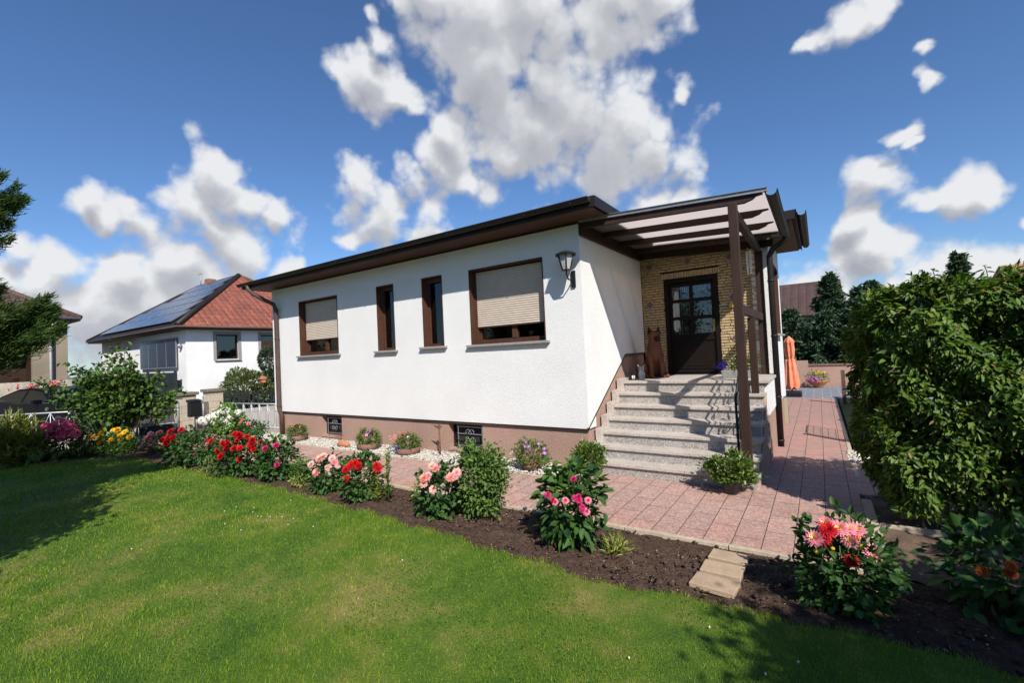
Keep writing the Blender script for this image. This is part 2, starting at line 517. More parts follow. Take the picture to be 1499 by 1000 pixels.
MT['diamond'] = simple('grey_diamond_tile', (0.10, 0.09, 0.085), None, 20, 0.5)
MT['diamondrim'] = simple('pink_tile_rim', (0.40, 0.25, 0.20), None, 20, 0.7)
MT['dogwood'] = simple('carved_red_brown_wood', (0.17, 0.050, 0.012), (0.07, 0.022, 0.008), 9, 0.7, 0.6, 45, sc=(1, 1, 0.35))
MT['dogdark'] = simple('dark_stained_wood', (0.045, 0.018, 0.010), None, 9, 0.85, 0.4, 45, spec=0.08)
MT['owl'] = simple('grey_white_plaster', (0.50, 0.48, 0.45), (0.16, 0.15, 0.14), 38, 0.8, 0.6, 60)
MT['potgrey'] = simple('dark_grey_plastic_pot', (0.055, 0.058, 0.062), None, 9, 0.55)
MT['terracotta'] = simple('terracotta', (0.48, 0.19, 0.09), (0.36, 0.14, 0.07), 8, 0.8, 0.2, 60)
MT['bowlbrown'] = simple('brown_stone_bowl', (0.24, 0.12, 0.09), (0.15, 0.08, 0.06), 15, 0.85, 0.4, 60)
MT['trough'] = simple('grey_trough', (0.28, 0.28, 0.27), (0.18, 0.18, 0.18), 16, 0.8, 0.4, 60)
MT['rust'] = simple('rusty_iron', (0.19, 0.075, 0.035), (0.11, 0.045, 0.02), 30, 0.85, 0.5, 90)
MT['bark'] = simple('bark', (0.13, 0.10, 0.075), (0.06, 0.045, 0.033), 18, 0.9, 0.8, 30, bdist=0.02, sc=(1, 1, 0.25))
MT['stem'] = simple('green_stem', (0.09, 0.12, 0.035), None, 15, 0.6)
MT['fencewood'] = simple('red_brown_fence_wood', (0.115, 0.055, 0.045), (0.07, 0.035, 0.028), 9, 0.7, 0.5, 50, sc=(1, 1, 0.2))
MT['darkfence'] = simple('black_green_picket_paint', (0.012, 0.016, 0.016), None, 9, 0.6)
MT['darkslat'] = simple('blue_black_corrugated_sheet', (0.022, 0.030, 0.040), None, 9, 0.45)
MT['block'] = pavemat('sand_lime_blocks', (0.50, 0.43, 0.34), (0.46, 0.38, 0.29), (0.22, 0.18, 0.13), 0.42, 0.22, 'wall', speck=False)
MT['palewall'] = stuccomat('pale_rough_render', (0.55, 0.48, 0.38), (0.38, 0.33, 0.26), 12, 0.02, 0.3)
MT['cap'] = simple('weathered_concrete_cap', (0.19, 0.165, 0.12), (0.11, 0.10, 0.07), 14, 0.9, 0.6, 60)
MT['solar'] = None
MT['parasol'] = simple('faded_orange_canvas', (0.74, 0.24, 0.13), (0.62, 0.17, 0.085), 7, 0.85, 0.2, 60)
MT['tilered'] = tilemat('red_clay_tiles', (0.29, 0.075, 0.040), (0.21, 0.055, 0.033), (0.10, 0.035, 0.025), 0.30, 0.38, (0.42, 0.30, 0.22))
MT['tilebrown'] = tilemat('lichen_brown_tiles', (0.085, 0.055, 0.034), (0.050, 0.034, 0.025), (0.02, 0.015, 0.012), 0.26, 0.34, (0.17, 0.13, 0.075))
MT['tiledark'] = tilemat('dark_red_brown_tiles', (0.085, 0.045, 0.036), (0.07, 0.038, 0.03), (0.03, 0.018, 0.015), 0.5, 0.4)
MT['chimney'] = simple('brick_red_chimney', (0.30, 0.13, 0.085), (0.2, 0.09, 0.06), 9, 0.9)
MT['carpaint'] = simple('blue_grey_car_paint', (0.004, 0.006, 0.011), None, 3, 0.3, spec=0.03)
MT['carglass'] = simple('dark_car_glass', (0.006, 0.010, 0.008), None, 3, 0.12, spec=0.2)
MT['chrome'] = simple('bright_trim', (0.7, 0.7, 0.72), None, 9, 0.15, metal=1.0)
MT['rubber'] = simple('black_rubber', (0.015, 0.015, 0.015), None, 9, 0.8)
MT['clay'] = simple('tan_clay_soil', (0.16, 0.10, 0.065), (0.07, 0.044, 0.030), 4, 0.95, 0.6, 40, bdist=0.02)
MT['flag'] = simple('sandstone_flag', (0.42, 0.31, 0.20), (0.32, 0.23, 0.15), 8, 0.85, 0.5, 50)
MT['shell'] = simple('white_shell', (0.75, 0.72, 0.66), None, 9, 0.4)
MT['bellyellow'] = simple('yellow_glazed_clay', (0.62, 0.36, 0.05), None, 9, 0.4)
MT['plate'] = simple('grey_number_plate', (0.22, 0.23, 0.25), None, 9, 0.5)
MT['plateink'] = simple('white_number_paint', (0.7, 0.7, 0.7), None, 9, 0.5)
MT['lampglass'] = simple('frosted_lantern_glass', (0.42, 0.43, 0.42), (0.30, 0.31, 0.30), 30, 0.3, 0.6, 50)

MT['whitepipe'] = simple('white_plastic_pipe', (0.68, 0.68, 0.68), None, 9, 0.5)
# polycarbonate: lets some light straight through, scatters the rest
m_, t_, b_, o_ = new_mat('milky_polycarbonate')
tpn = t_.nodes.new('ShaderNodeBsdfTransparent')
tpn.inputs['Color'].default_value = (0.96, 0.70, 0.50, 1)
trn = t_.nodes.new('ShaderNodeBsdfTranslucent')
trn.inputs['Color'].default_value = (0.74, 0.74, 0.75, 1)
dfn = t_.nodes.new('ShaderNodeBsdfDiffuse')
dfn.inputs['Color'].default_value = (0.5, 0.5, 0.5, 1)
q1 = t_.nodes.new('ShaderNodeMixShader'); q1.inputs[0].default_value = 0.2
q2 = t_.nodes.new('ShaderNodeMixShader'); q2.inputs[0].default_value = 0.25
t_.links.new(trn.outputs[0], q1.inputs[1]); t_.links.new(dfn.outputs[0], q1.inputs[2])
t_.links.new(q1.outputs[0], q2.inputs[1]); t_.links.new(tpn.outputs[0], q2.inputs[2])
t_.links.new(q2.outputs[0], o_.inputs['Surface'])
MT['poly'] = m_

# solar panels
m_, t_, b_, o_ = new_mat('solar_cells')
uvn = t_.nodes.new('ShaderNodeUVMap'); uvn.uv_map = 'UVMap'
brn = t_.nodes.new('ShaderNodeTexBrick')
brn.offset = 0
brn.inputs['Scale'].default_value = 1
brn.inputs['Brick Width'].default_value = 0.16
brn.inputs['Row Height'].default_value = 0.16
brn.inputs['Mortar Size'].default_value = 0.006
brn.inputs['Color1'].default_value = (0.030, 0.042, 0.075, 1)
brn.inputs['Color2'].default_value = (0.026, 0.036, 0.066, 1)
brn.inputs['Mortar'].default_value = (0.06, 0.07, 0.09, 1)
t_.links.new(uvn.outputs[0], brn.inputs['Vector'])
t_.links.new(brn.outputs['Color'], b_.inputs['Base Color'])
b_.inputs['Roughness'].default_value = 0.18
b_.inputs['Specular IOR Level'].default_value = 0.9
MT['solar'] = m_

# foliage
LF = {}
LF['hedge'] = leafmat('hedge_leaves', (0.045, 0.095, 0.012), (0.165, 0.25, 0.034), 0.28, 0.5, (0.26, 0.17, 0.05), patch=2.2, spec=0.3)
LF['dahlia'] = leafmat('dark_green_leaves', (0.016, 0.050, 0.012), (0.050, 0.110, 0.022), 0.2, 0.55, spec=0.25)
LF['bright'] = leafmat('bright_green_leaves', (0.05, 0.12, 0.018), (0.125, 0.24, 0.035), 0.3, 0.45)
LF['mint'] = leafmat('matt_green_leaves', (0.05, 0.10, 0.022), (0.13, 0.205, 0.045), 0.25, 0.6, spec=0.2)
LF['yellowgreen'] = leafmat('yellow_green_leaves', (0.13, 0.18, 0.03), (0.36, 0.38, 0.07), 0.35, 0.5)
LF['fern'] = leafmat('ochre_green_leaves', (0.08, 0.12, 0.02), (0.27, 0.27, 0.055), 0.35, 0.5)
LF['conifer'] = leafmat('blue_green_conifer', (0.018, 0.045, 0.022), (0.060, 0.105, 0.052), 0.1, 0.6)
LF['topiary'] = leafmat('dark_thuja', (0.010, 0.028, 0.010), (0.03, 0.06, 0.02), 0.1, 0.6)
LF['feather'] = leafmat('feathery_green', (0.025, 0.060, 0.014), (0.075, 0.13, 0.028), 0.3, 0.5)
LF['tree'] = leafmat('tree_leaves', (0.022, 0.055, 0.010), (0.085, 0.145, 0.025), 0.25, 0.5, spec=0.25)
LF['rhodo'] = leafmat('leathery_yellow_green_leaves', (0.04, 0.07, 0.02), (0.13, 0.155, 0.05), 0.2, 0.4)
LF['azalea'] = leafmat('glossy_pot_leaves', (0.035, 0.075, 0.012), (0.125, 0.185, 0.03), 0.25, 0.35)
LF['clover'] = leafmat('clover_leaves', (0.035, 0.10, 0.014), (0.075, 0.17, 0.024), 0.3, 0.6, spec=0.2)
LF['dry'] = simple('dry_leaf', (0.30, 0.2, 0.09), None, 9, 0.8)
PT = {}
PT['red'] = petal('scarlet_petals', (0.66, 0.012, 0.012), (0.42, 0.006, 0.008))
PT['crimson'] = petal('crimson_petals', (0.60, 0.015, 0.025), (0.40, 0.008, 0.015))
PT['pink'] = petal('pink_petals', (0.84, 0.36, 0.42), (0.76, 0.22, 0.28))
PT['salmon'] = petal('salmon_petals', (0.86, 0.40, 0.32), (0.80, 0.26, 0.20))
PT['cream'] = petal('cream_yellow_petals', (0.85, 0.62, 0.30), (0.8, 0.5, 0.18))
PT['magenta'] = petal('magenta_petals', (0.68, 0.045, 0.20), (0.50, 0.02, 0.12))
PT['palepink'] = petal('pale_pink_petals', (0.86, 0.58, 0.56), (0.82, 0.42, 0.42))
PT['yellow'] = petal('yellow_petals', (0.85, 0.52, 0.02), (0.72, 0.38, 0.01))
PT['white'] = petal('white_petals', (0.84, 0.84, 0.78), (0.70, 0.74, 0.60))
PT['rosered'] = petal('rose_red_hydrangea', (0.80, 0.13, 0.24), (0.62, 0.07, 0.15))
PT['violet'] = petal('violet_petals', (0.42, 0.16, 0.46), (0.28, 0.09, 0.34))
PT['blue'] = petal('blue_lobelia', (0.06, 0.04, 0.36), (0.035, 0.02, 0.24))
PT['orange'] = petal('orange_petals', (0.42, 0.09, 0.015), (0.28, 0.05, 0.01))

# ================================================================== helpers
ORG = {}


def org(o):
    return ORG.get(o.name, Vector((0, 0, 0))) if o else Vector((0, 0, 0))


def thing(name, label, cat, loc=(0, 0, 0), group=None, kind=None):
    o = bpy.data.objects.new(name, None)
    o.empty_display_size = 0.1
    COL.objects.link(o)
    o.location = loc
    ORG[o.name] = Vector(loc)
    tag(o, label, cat, group, kind)
    return o


def tag(o, label=None, cat=None, group=None, kind=None):
    if label:
        o['label'] = label
    if cat:
        o['category'] = cat
    if group:
        o['group'] = group
    if kind:
        o['kind'] = kind
    return o


def link_mesh(name, me, parent=None, origin=None):
    """mesh data is in world coordinates; moved so that the object's origin is its parent's"""
    o = bpy.data.objects.new(name, me)
    COL.objects.link(o)
    base = Vector(origin) if origin is not None else org(parent)
    if base.length:
        me.transform(Matrix.Translation(-base))
    if parent:
        o.parent = parent
        if origin is not None:
            o.location = base - org(parent)
    elif origin is not None:
        o.location = base
    ORG[o.name] = base
    return o


class MB:
    def __init__(s):
        s.v = []; s.f = []; s.mi = []; s.uv = {}; s.sm = []

    def add(s, vs, fs, mi=0, smooth=False, uvs=None):
        b = len(s.v)
        s.v += [tuple(v) for v in vs]
        for k, f in enumerate(fs):
            if uvs:
                s.uv[len(s.f)] = uvs[k]
            s.f.append(tuple(b + i for i in f)); s.mi.append(mi); s.sm.append(smooth)
        return s

    def box(s, x0, x1, y0, y1, z0, z1, mi=0):
        x0, x1 = min(x0, x1), max(x0, x1); y0, y1 = min(y0, y1), max(y0, y1); z0, z1 = min(z0, z1), max(z0, z1)
        vs = [(x0, y0, z0), (x1, y0, z0), (x1, y1, z0), (x0, y1, z0), (x0, y0, z1), (x1, y0, z1), (x1, y1, z1), (x0, y1, z1)]
        return s.add(vs, [(0, 3, 2, 1), (4, 5, 6, 7), (0, 1, 5, 4), (1, 2, 6, 5), (2, 3, 7, 6), (3, 0, 4, 7)], mi)

    def obox(s, c, ax, ay, az, hx, hy, hz, mi=0):
        c = Vector(c); ax = Vector(ax).normalized() * hx; ay = Vector(ay).normalized() * hy; az = Vector(az).normalized() * hz
        vs = [c + sx * ax + sy * ay + sz * az for sz in (-1, 1) for sx, sy in ((-1, -1), (1, -1), (1, 1), (-1, 1))]
        return s.add(vs, [(0, 3, 2, 1), (4, 5, 6, 7), (0, 1, 5, 4), (1, 2, 6, 5), (2, 3, 7, 6), (3, 0, 4, 7)], mi)

    def beam(s, a, b, w, h, mi=0, up=(0, 0, 1)):
        a = Vector(a); b = Vector(b); d = (b - a)
        z = Vector(up); x = d.normalized()
        y = z.cross(x).normalized(); z = x.cross(y)
        return s.obox((a + b) / 2, x, y, z, d.length / 2, w / 2, h / 2, mi)

    def prism(s, poly, d, mi=0):
        """poly: list of 3d points (flat), d: extrusion vector"""
        n = len(poly); d = Vector(d)
        vs = [Vector(p) for p in poly] + [Vector(p) + d for p in poly]
        fs = [tuple(range(n))[::-1], tuple(range(n, 2 * n))] + [(i, (i + 1) % n, n + (i + 1) % n, n + i) for i in range(n)]
        return s.add(vs, fs, mi)

    def tube(s, pts, r, n=8, mi=0, caps=True):
        pts = [Vector(p) for p in pts]
        if not isinstance(r, (list, tuple)):
            r = [r] * len(pts)
        b = []
        u = None
        for i, p in enumerate(pts):
            t = (pts[min(i + 1, len(pts) - 1)] - pts[max(i - 1, 0)]).normalized()
            if u is None:
                u = t.orthogonal().normalized()
            else:
                u = (u - t * u.dot(t))
                u = u.normalized() if u.length > 1e-6 else t.orthogonal().normalized()
            w = t.cross(u)
            for k in range(n):
                a = 2 * math.pi * k / n
                b.append(p + (u * math.cos(a) + w * math.sin(a)) * r[i])
        fs = []
        for i in range(len(pts) - 1):
            for k in range(n):
                fs.append((i * n + k, i * n + (k + 1) % n, (i + 1) * n + (k + 1) % n, (i + 1) * n + k))
        if caps:
            fs.append(tuple(range(n))[::-1]); fs.append(tuple((len(pts) - 1) * n + k for k in range(n)))
        return s.add(b, fs, mi, True)

    def lathe(s, c, prof, n=24, mi=0, jag=0):
        c = Vector(c); b = []; fs = []
        for r, z in prof:
            for k in range(n):
                a = 2 * math.pi * k / n
                b.append(c + Vector((r * math.cos(a), r * math.sin(a), z)))
        m = len(prof)
        for i in range(m - 1):
            for k in range(n):
                fs.append((i * n + k, i * n + (k + 1) % n, (i + 1) * n + (k + 1) % n, (i + 1) * n + k))
        fs.append(tuple(range(n))[::-1]); fs.append(tuple((m - 1) * n + k for k in range(n)))
        return s.add(b, fs, mi, True)

    def build(s, name, mats, parent=None, origin=None, bevel=0):
        me = bpy.data.meshes.new(name)
        me.from_pydata(s.v, [], s.f)
        if not isinstance(mats, (list, tuple)):
            mats = [mats]
        for m in mats:
            me.materials.append(m)
        me.polygons.foreach_set('material_index', s.mi)
        me.polygons.foreach_set('use_smooth', s.sm)
        if s.uv:
            ul = me.uv_layers.new(name='UVMap')
            for pi, uvs in s.uv.items():
                p = me.polygons[pi]
                for li, q in zip(p.loop_indices, uvs):
                    ul.data[li].uv = q
        me.update()
        o = link_mesh(name, me, parent, origin)
        if bevel:
            md = o.modifiers.new('bevel', 'BEVEL')
            md.width = bevel; md.segments = 2; md.limit_method = 'ANGLE'; md.angle_limit = math.radians(50)
        return o


def np_mesh(name, V, F, mat, rnd=None, smooth=False):
    """V (n,3), F (m,k) quads or tris, rnd per vertex"""
    me = bpy.data.meshes.new(name)
    n, m, k = len(V), len(F), F.shape[1]
    me.vertices.add(n); me.loops.add(m * k); me.polygons.add(m)
    me.vertices.foreach_set('co', np.ascontiguousarray(V, dtype=np.float32).ravel())
    me.loops.foreach_set('vertex_index', np.ascontiguousarray(F, dtype=np.int32).ravel())
    me.polygons.foreach_set('loop_start', np.arange(0, m * k, k, dtype=np.int32))
    me.polygons.foreach_set('loop_total', np.full(m, k, dtype=np.int32))
    if smooth:
        me.polygons.foreach_set('use_smooth', np.ones(m, dtype=bool))
    if rnd is not None:
        at = me.attributes.new('rnd', 'FLOAT', 'POINT')
        at.data.foreach_set('value', np.ascontiguousarray(rnd, dtype=np.float32))
    me.materials.append(mat)
    me.update()
    me.validate()
    return me


def nrm(a):
    return a / (np.linalg.norm(a, axis=1, keepdims=True) + 1e-9)


def leaf_arrays(P, A, N, L, Wd, rng, fold=0.18, curl=0.15):
    """one six-cornered folded leaf per point. P base, A axis, N rough normal, L length, Wd width"""
    n = len(P)
    A = nrm(A); B = nrm(np.cross(A, N)); N = np.cross(B, A)
    L = L[:, None]; Wd = Wd[:, None]
    k = curl * rng.uniform(-0.4, 1.6, (n, 1))
    c0 = P
    tip = P + A * L - N * L * k
    r1 = P + A * L * 0.28 + B * Wd * 0.5 + N * Wd * fold
    r2 = P + A * L * 0.66 + B * Wd * 0.42 + N * (Wd * fold - L * k * 0.4)
    l1 = P + A * L * 0.28 - B * Wd * 0.5 + N * Wd * fold
    l2 = P + A * L * 0.66 - B * Wd * 0.42 + N * (Wd * fold - L * k * 0.4)
    V = np.stack([c0, r1, r2, tip, l2, l1], 1).reshape(-1, 3)
    i = np.arange(n)[:, None] * 6
    F = np.concatenate([i + np.array([[0, 1, 2, 3]]), i + np.array([[0, 3, 4, 5]])], 0)
    rn = np.repeat(rng.random(n), 6)
    return V, F, rn


def leaves(name, P, A, N, L, Wd, mat, parent, seed=0, fold=0.18, curl=0.15, rnd=None):
    rng = np.random.default_rng(seed)
    V, F, r = leaf_arrays(P, A, N, L, Wd, rng, fold, curl)
    if rnd is not None:
        r = np.repeat(rnd, 6)
    return link_mesh(name, np_mesh(name, V, F, mat, r), parent)


def crown_pts(rng, n, c, rad, zlo=0.0, inner=0.45, lump=0.25, freq=3.0, clumps=0, cl_r=0.25):
    """points in the outer shell of a lumpy ellipsoid; returns points and outward directions"""
    D = nrm(rng.normal(size=(n, 3)))
    ph = rng.uniform(0, 6, 6)
    ss = 1 + lump * (np.sin(D[:, 0] * freq + ph[0]) * np.sin(D[:, 1] * freq * 1.3 + ph[1]) + 0.6 * np.sin(D[:, 2] * freq * 1.7 + ph[2] + D[:, 0] * freq * 2))
    r = rng.uniform(inner ** 2, 1, n) ** 0.5 * ss
    if clumps:
        cd = nrm(rng.normal(size=(clumps, 3)))
        j = rng.integers(0, clumps, n)
        cpos = cd[j] * rng.uniform(0.55, 0.95, clumps)[j][:, None]
        Q = cpos + rng.normal(size=(n, 3)) * cl_r * 0.55
        D = nrm(Q - cpos * 0.75)
        P = Q * ss[:, None] * np.array(rad)
    else:
        P = D * r[:, None] * np.array(rad)
    P = P + np.array(c)
    m = P[:, 2] > zlo
    return P[m], D[m]


def bush(name, label, cat, c, w, h, n, L, Wr, mat, seed, group=None, d=None, zc=0.5, inner=0.45, lump=0.22, stems=5, droop=0.1, clumps=0, cl_r=0.25, stemmat='stem', root=None, partname='foliage', zlo=0.02, up=0.25, stem_h=None):
    rng = np.random.default_rng(seed)
    t = root or thing(name, label, cat, (c[0], c[1], c[2] if len(c) > 2 else 0), group)
    z0 = c[2] if len(c) > 2 else 0
    d = d or w * 0.85
    P, D = crown_pts(rng, n, (c[0], c[1], z0 + h * zc), (w / 2, d / 2, h * (1 - zc)), z0 + zlo, inner, lump, clumps=clumps, cl_r=cl_r)
    m = len(P)
    A = D * 0.8 + rng.normal(size=(m, 3)) * 0.45 + np.array([0, 0, up - droop])
    N = D * 0.5 + np.array([0, 0, 0.9]) + rng.normal(size=(m, 3)) * 0.35
    leaves(partname, P, A, N, L * rng.uniform(0.6, 1.25, m), L * Wr * rng.uniform(0.7, 1.2, m), mat, t, seed)
    if stems:
        mb = MB()
        rr = random.Random(seed)
        for k in range(stems):
            a = rr.uniform(0, 6.28)
            x = c[0] + math.cos(a) * w * 0.08; y = c[1] + math.sin(a) * d * 0.08
            e_ = (c[0] + math.cos(a) * w * rr.uniform(0.1, 0.38), c[1] + math.sin(a) * d * rr.uniform(0.1, 0.38), z0 + h * rr.uniform(0.6, 0.92))
            mb.tube([(x, y, z0 - 0.02), ((x * 0.6 + e_[0] * 0.4), (y * 0.6 + e_[1] * 0.4), z0 + h * 0.4), e_], [0.008 + 0.006 * h, 0.007, 0.003], 6)
        mb.build('stem', MT[stemmat] if isinstance(stemmat, str) else stemmat, t)
    return t


def bloom_mesh(kind, m1, m2, seed=0):
    """flower head of radius 1 facing +z"""
    rng = np.random.default_rng(seed)
    P = []; A = []; N = []; L = []; Wd = []; mi = []
    if kind == 'dahlia':
        rings = [(18, 0.10, 1.00, 0.00), (16, 0.10, 0.93, 0.28), (14, 0.08, 0.80, 0.6), (11, 0.06, 0.62, 1.0), (8, 0.03, 0.42, 1.6)]
        wd = 0.26; cent = 1
    elif kind == 'rose':
        rings = [(8, 0.10, 0.85, 0.15), (8, 0.12, 0.85, 0.6), (7, 0.1, 0.75, 1.1), (6, 0.08, 0.62, 1.9), (5, 0.05, 0.5, 3.0)]
        wd = 0.62; cent = 0
    else:  # daisy
        rings = [(13, 0.15, 0.95, 0.02), (11, 0.12, 0.85, 0.2)]
        wd = 0.34; cent = 2
    for ri, (n, r0, l, el) in enumerate(rings):
        for k in range(n):
            a = 2 * math.pi * (k + 0.5 * (ri % 2)) / n + rng.uniform(-0.1, 0.1)
            d = np.array([math.cos(a), math.sin(a), el * rng.uniform(0.8, 1.2)])
            P.append([math.cos(a) * r0, math.sin(a) * r0, 0.05 * ri]); A.append(d)
            N.append([-math.cos(a) * el, -math.sin(a) * el, 1.0]); L.append(l * rng.uniform(0.88, 1.08)); Wd.append(wd * (0.8 + 0.4 * l))
            mi.append(1 if (cent == 1 and ri >= 3) else 0)
    P = np.array(P, float); A = np.array(A, float); N = np.array(N, float)
    V, F, r = leaf_arrays(P, A, N, np.array(L), np.array(Wd), rng, 0.12, -0.12 if kind != 'daisy' else 0.05)
    me = np_mesh('bloom', V, F, m1, r)
    me.materials.append(m2)
    q = len(P)
    me.polygons.foreach_set('material_index', np.array(mi + mi, dtype=np.int32))
    if cent == 2:
        import bmesh
        bm = bmesh.new(); bm.from_mesh(me)
        g_ = bmesh.ops.create_uvsphere(bm, u_segments=8, v_segments=5, radius=0.28, matrix=Matrix.Diagonal((1, 1, 0.5, 1)))
        for v in g_['verts']:
            v.co.z += 0.08
            for f in v.link_faces:
                f.material_index = 1
        bm.to_mesh(me); bm.free()
    return me


def mop_mesh(m1, seed=0):
    """hydrangea head of radius 1: a ball of many small four-petalled florets"""
    rng = np.random.default_rng(seed)
    D = nrm(rng.normal(size=(110, 3)))
    D = D[D[:, 2] > -0.45]
    Ps = []; As = []; Ns = []
    for d in D:
        u = np.cross(d, [0.3, 0.5, 0.8]); u /= np.linalg.norm(u); w = np.cross(d, u)
        for k in range(4):
            a = k * math.pi / 2 + rng.uniform(-0.2, 0.2)
            Ps.append(d * 0.85); As.append(u * math.cos(a) + w * math.sin(a) + d * 0.35); Ns.append(d)
    n = len(Ps)
    V, F, r = leaf_arrays(np.array(Ps), np.array(As), np.array(Ns), np.full(n, 0.30), np.full(n, 0.25), rng, 0.1, 0.1)
    return np_mesh('bloom', V, F, m1, r)


BM = {}


def bloom(kind, c1, c2=None):
    k = (kind, c1, c2)
    if k not in BM:
        BM[k] = mop_mesh(PT[c1], 5) if kind == 'mop' else bloom_mesh(kind, PT[c1], PT[c2 or c1], len(BM))
    return BM[k]


def put_blooms(root, lst, kinds, size, seed=0, center=None, stalk=True, name='bloom', tilt=(0.15, -0.75, 0.65)):
    """each flower head is a part of its plant; heads face outwards and to the light"""
    rr = random.Random(seed)
    mb = MB()
    c = Vector(center) if center else org(root) + Vector((0, 0, 0.2))
    for i, p in enumerate(lst):
        k = kinds[i % len(kinds)] if not (len(p) > 3) else kinds[p[3]]
        o = bpy.data.objects.new(name, bloom(*k))
        COL.objects.link(o)
        o.parent = root
        P = Vector(p[:3])
        o.location = P - org(root)
        d = (P - c).normalized() * 0.7 + Vector(tilt) + Vector((rr.uniform(-.3, .3), rr.uniform(-.3, .3), rr.uniform(-.2, .3)))
        q = d.to_track_quat('Z', 'Y')
        o.rotation_mode = 'QUATERNION'
        o.rotation_quaternion = q @ Matrix.Rotation(rr.uniform(0, 6), 4, 'Z').to_quaternion()
        s = size * rr.uniform(0.82, 1.15)
        o.scale = (s, s, s)
        mb.tube([P - d.normalized() * 0.004, P - d.normalized() * 0.05 - Vector((0, 0, 0.03)), (P * 0.55 + c * 0.45) - Vector((0, 0, 0.06))], 0.004, 5)
    if stalk:
        mb.build('flower_stalk', MT['stem'], root)


def hips(x0, x1, y0, y1, z, pitch, ov=0.0, ridge_axis='x', t=0.12, halfhip_lo=None, halfhip_hi=None):
    """hipped roof as list of (face verts, uvs)"""
    W_ = (y1 - y0) / 2 if ridge_axis == 'x' else (x1 - x0) / 2
    hgt = W_ * math.tan(pitch)
    if ridge_axis == 'x':
        a = (x0 + (W_ if halfhip_lo is None else halfhip_lo), (y0 + y1) / 2, z + hgt)
        b = (x1 - (W_ if halfhip_hi is None else halfhip_hi), (y0 + y1) / 2, z + hgt)
        c = [(x0, y0, z), (x1, y0, z), (x1, y1, z), (x0, y1, z)]
        fs = [[c[0], c[1], b, a], [c[1], c[2], b], [c[2], c[3], a, b], [c[3], c[0], a]]
    else:
        a = ((x0 + x1) / 2, y0 + W_, z + hgt); b = ((x0 + x1) / 2, y1 - W_, z + hgt)
        c = [(x0, y0, z), (x1, y0, z), (x1, y1, z), (x0, y1, z)]
        fs = [[c[0], c[1], a], [c[1], c[2], b, a], [c[2], c[3], b], [c[3], c[0], a, b]]
    out = []
    for f in fs:
        p0 = Vector(f[0]); u = (Vector(f[1]) - p0).normalized()
        n = u.cross(Vector(f[2]) - p0).normalized(); v = n.cross(u)
        out.append(([Vector(p) for p in f], [((Vector(p) - p0).dot(u), (Vector(p) - p0).dot(v)) for p in f]))
    return out


def blob_sdf(name, prims, mat, parent, voxel=0.012, smooth=6, origin=None):
    """one continuous surface from overlapping ellipsoids and capsules (remeshed)"""
    import bmesh
    bm = bmesh.new()
    for pr in prims:
        if pr[0] == 'e':
            _, c, r, rot = pr
            m = Matrix.Translation(c) @ (rot.to_4x4() if rot else Matrix.Identity(4)) @ Matrix.Diagonal((r[0], r[1], r[2], 1))
            bmesh.ops.create_uvsphere(bm, u_segments=20, v_segments=12, radius=1, matrix=m)
        else:
            _, a, b, ra, rb = pr
            a = Vector(a); b = Vector(b)
            d = b - a
            m = Matrix.Translation((a + b) / 2) @ d.to_track_quat('Z', 'Y').to_matrix().to_4x4()
            bmesh.ops.create_cone(bm, cap_ends=True, segments=18, radius1=ra, radius2=rb, depth=d.length, matrix=m)
            for p, r in ((a, ra), (b, rb)):
                bmesh.ops.create_uvsphere(bm, u_segments=16, v_segments=10, radius=r, matrix=Matrix.Translation(p))
    me = bpy.data.meshes.new(name + '_raw')
    bm.to_mesh(me); bm.free()
    tmp = bpy.data.objects.new(name + '_raw', me)
    COL.objects.link(tmp)
    md = tmp.modifiers.new('r', 'REMESH'); md.mode = 'VOXEL'; md.voxel_size = voxel; md.use_smooth_shade = True
    ms = tmp.modifiers.new('s', 'SMOOTH'); ms.iterations = smooth; ms.factor = 0.5
    dg = bpy.context.evaluated_depsgraph_get()
    ev = tmp.evaluated_get(dg)
    out = bpy.data.meshes.new_from_object(ev)
    out.name = name
    bpy.data.objects.remove(tmp)
    out.materials.clear(); out.materials.append(mat)
    for p in out.polygons:
        p.use_smooth = True
    return link_mesh(name, out, parent, origin)

# ================================================================== ground
def sheet(name, poly, z, mat, kind='structure', label=None, cat=None, t=0.02, sub=0):
    mb = MB()
    mb.prism([(x, y, z - t) for x, y in poly], (0, 0, t))
    o = mb.build(name, mat)
    tag(o, label, cat, None, kind)
    return o


def rect(x0, x1, y0, y1):
    return [(x0, y0), (x1, y0), (x1, y1), (x0, y1)]


sheet('terrain', rect(-400, 400, -300, 500), -0.14, MT['terrain'], label='flat green land around the gardens', cat='ground')

# garden soil: a gently lumpy sheet
def lumpy(name, x0, x1, y0, y1, step, z, amp, mat, seed, hold=None):
    nx = int((x1 - x0) / step) + 1; ny = int((y1 - y0) / step) + 1
    X, Y = np.meshgrid(np.linspace(x0, x1, nx), np.linspace(y0, y1, ny), indexing='ij')
    rng = np.random.default_rng(seed)
    Z = np.full_like(X, z)
    for k in range(26):
        f = rng.uniform(3, 45); a = rng.uniform(0, 6.28)
        Z += amp / (1 + f / 9) * np.sin(X * f * math.cos(a) + Y * f * math.sin(a) + rng.uniform(0, 6))
    Z += rng.normal(size=Z.shape) * amp * 0.22
    if hold:
        Z = hold(X, Y, Z)
    V = np.stack([X, Y, Z], -1).reshape(-1, 3)
    i, j = np.meshgrid(np.arange(nx - 1), np.arange(ny - 1), indexing='ij')
    a = (i * ny + j).ravel()
    F = np.stack([a, a + ny, a + ny + 1, a + 1], 1)
    return link_mesh(name, np_mesh(name, V, F, mat, None, True))


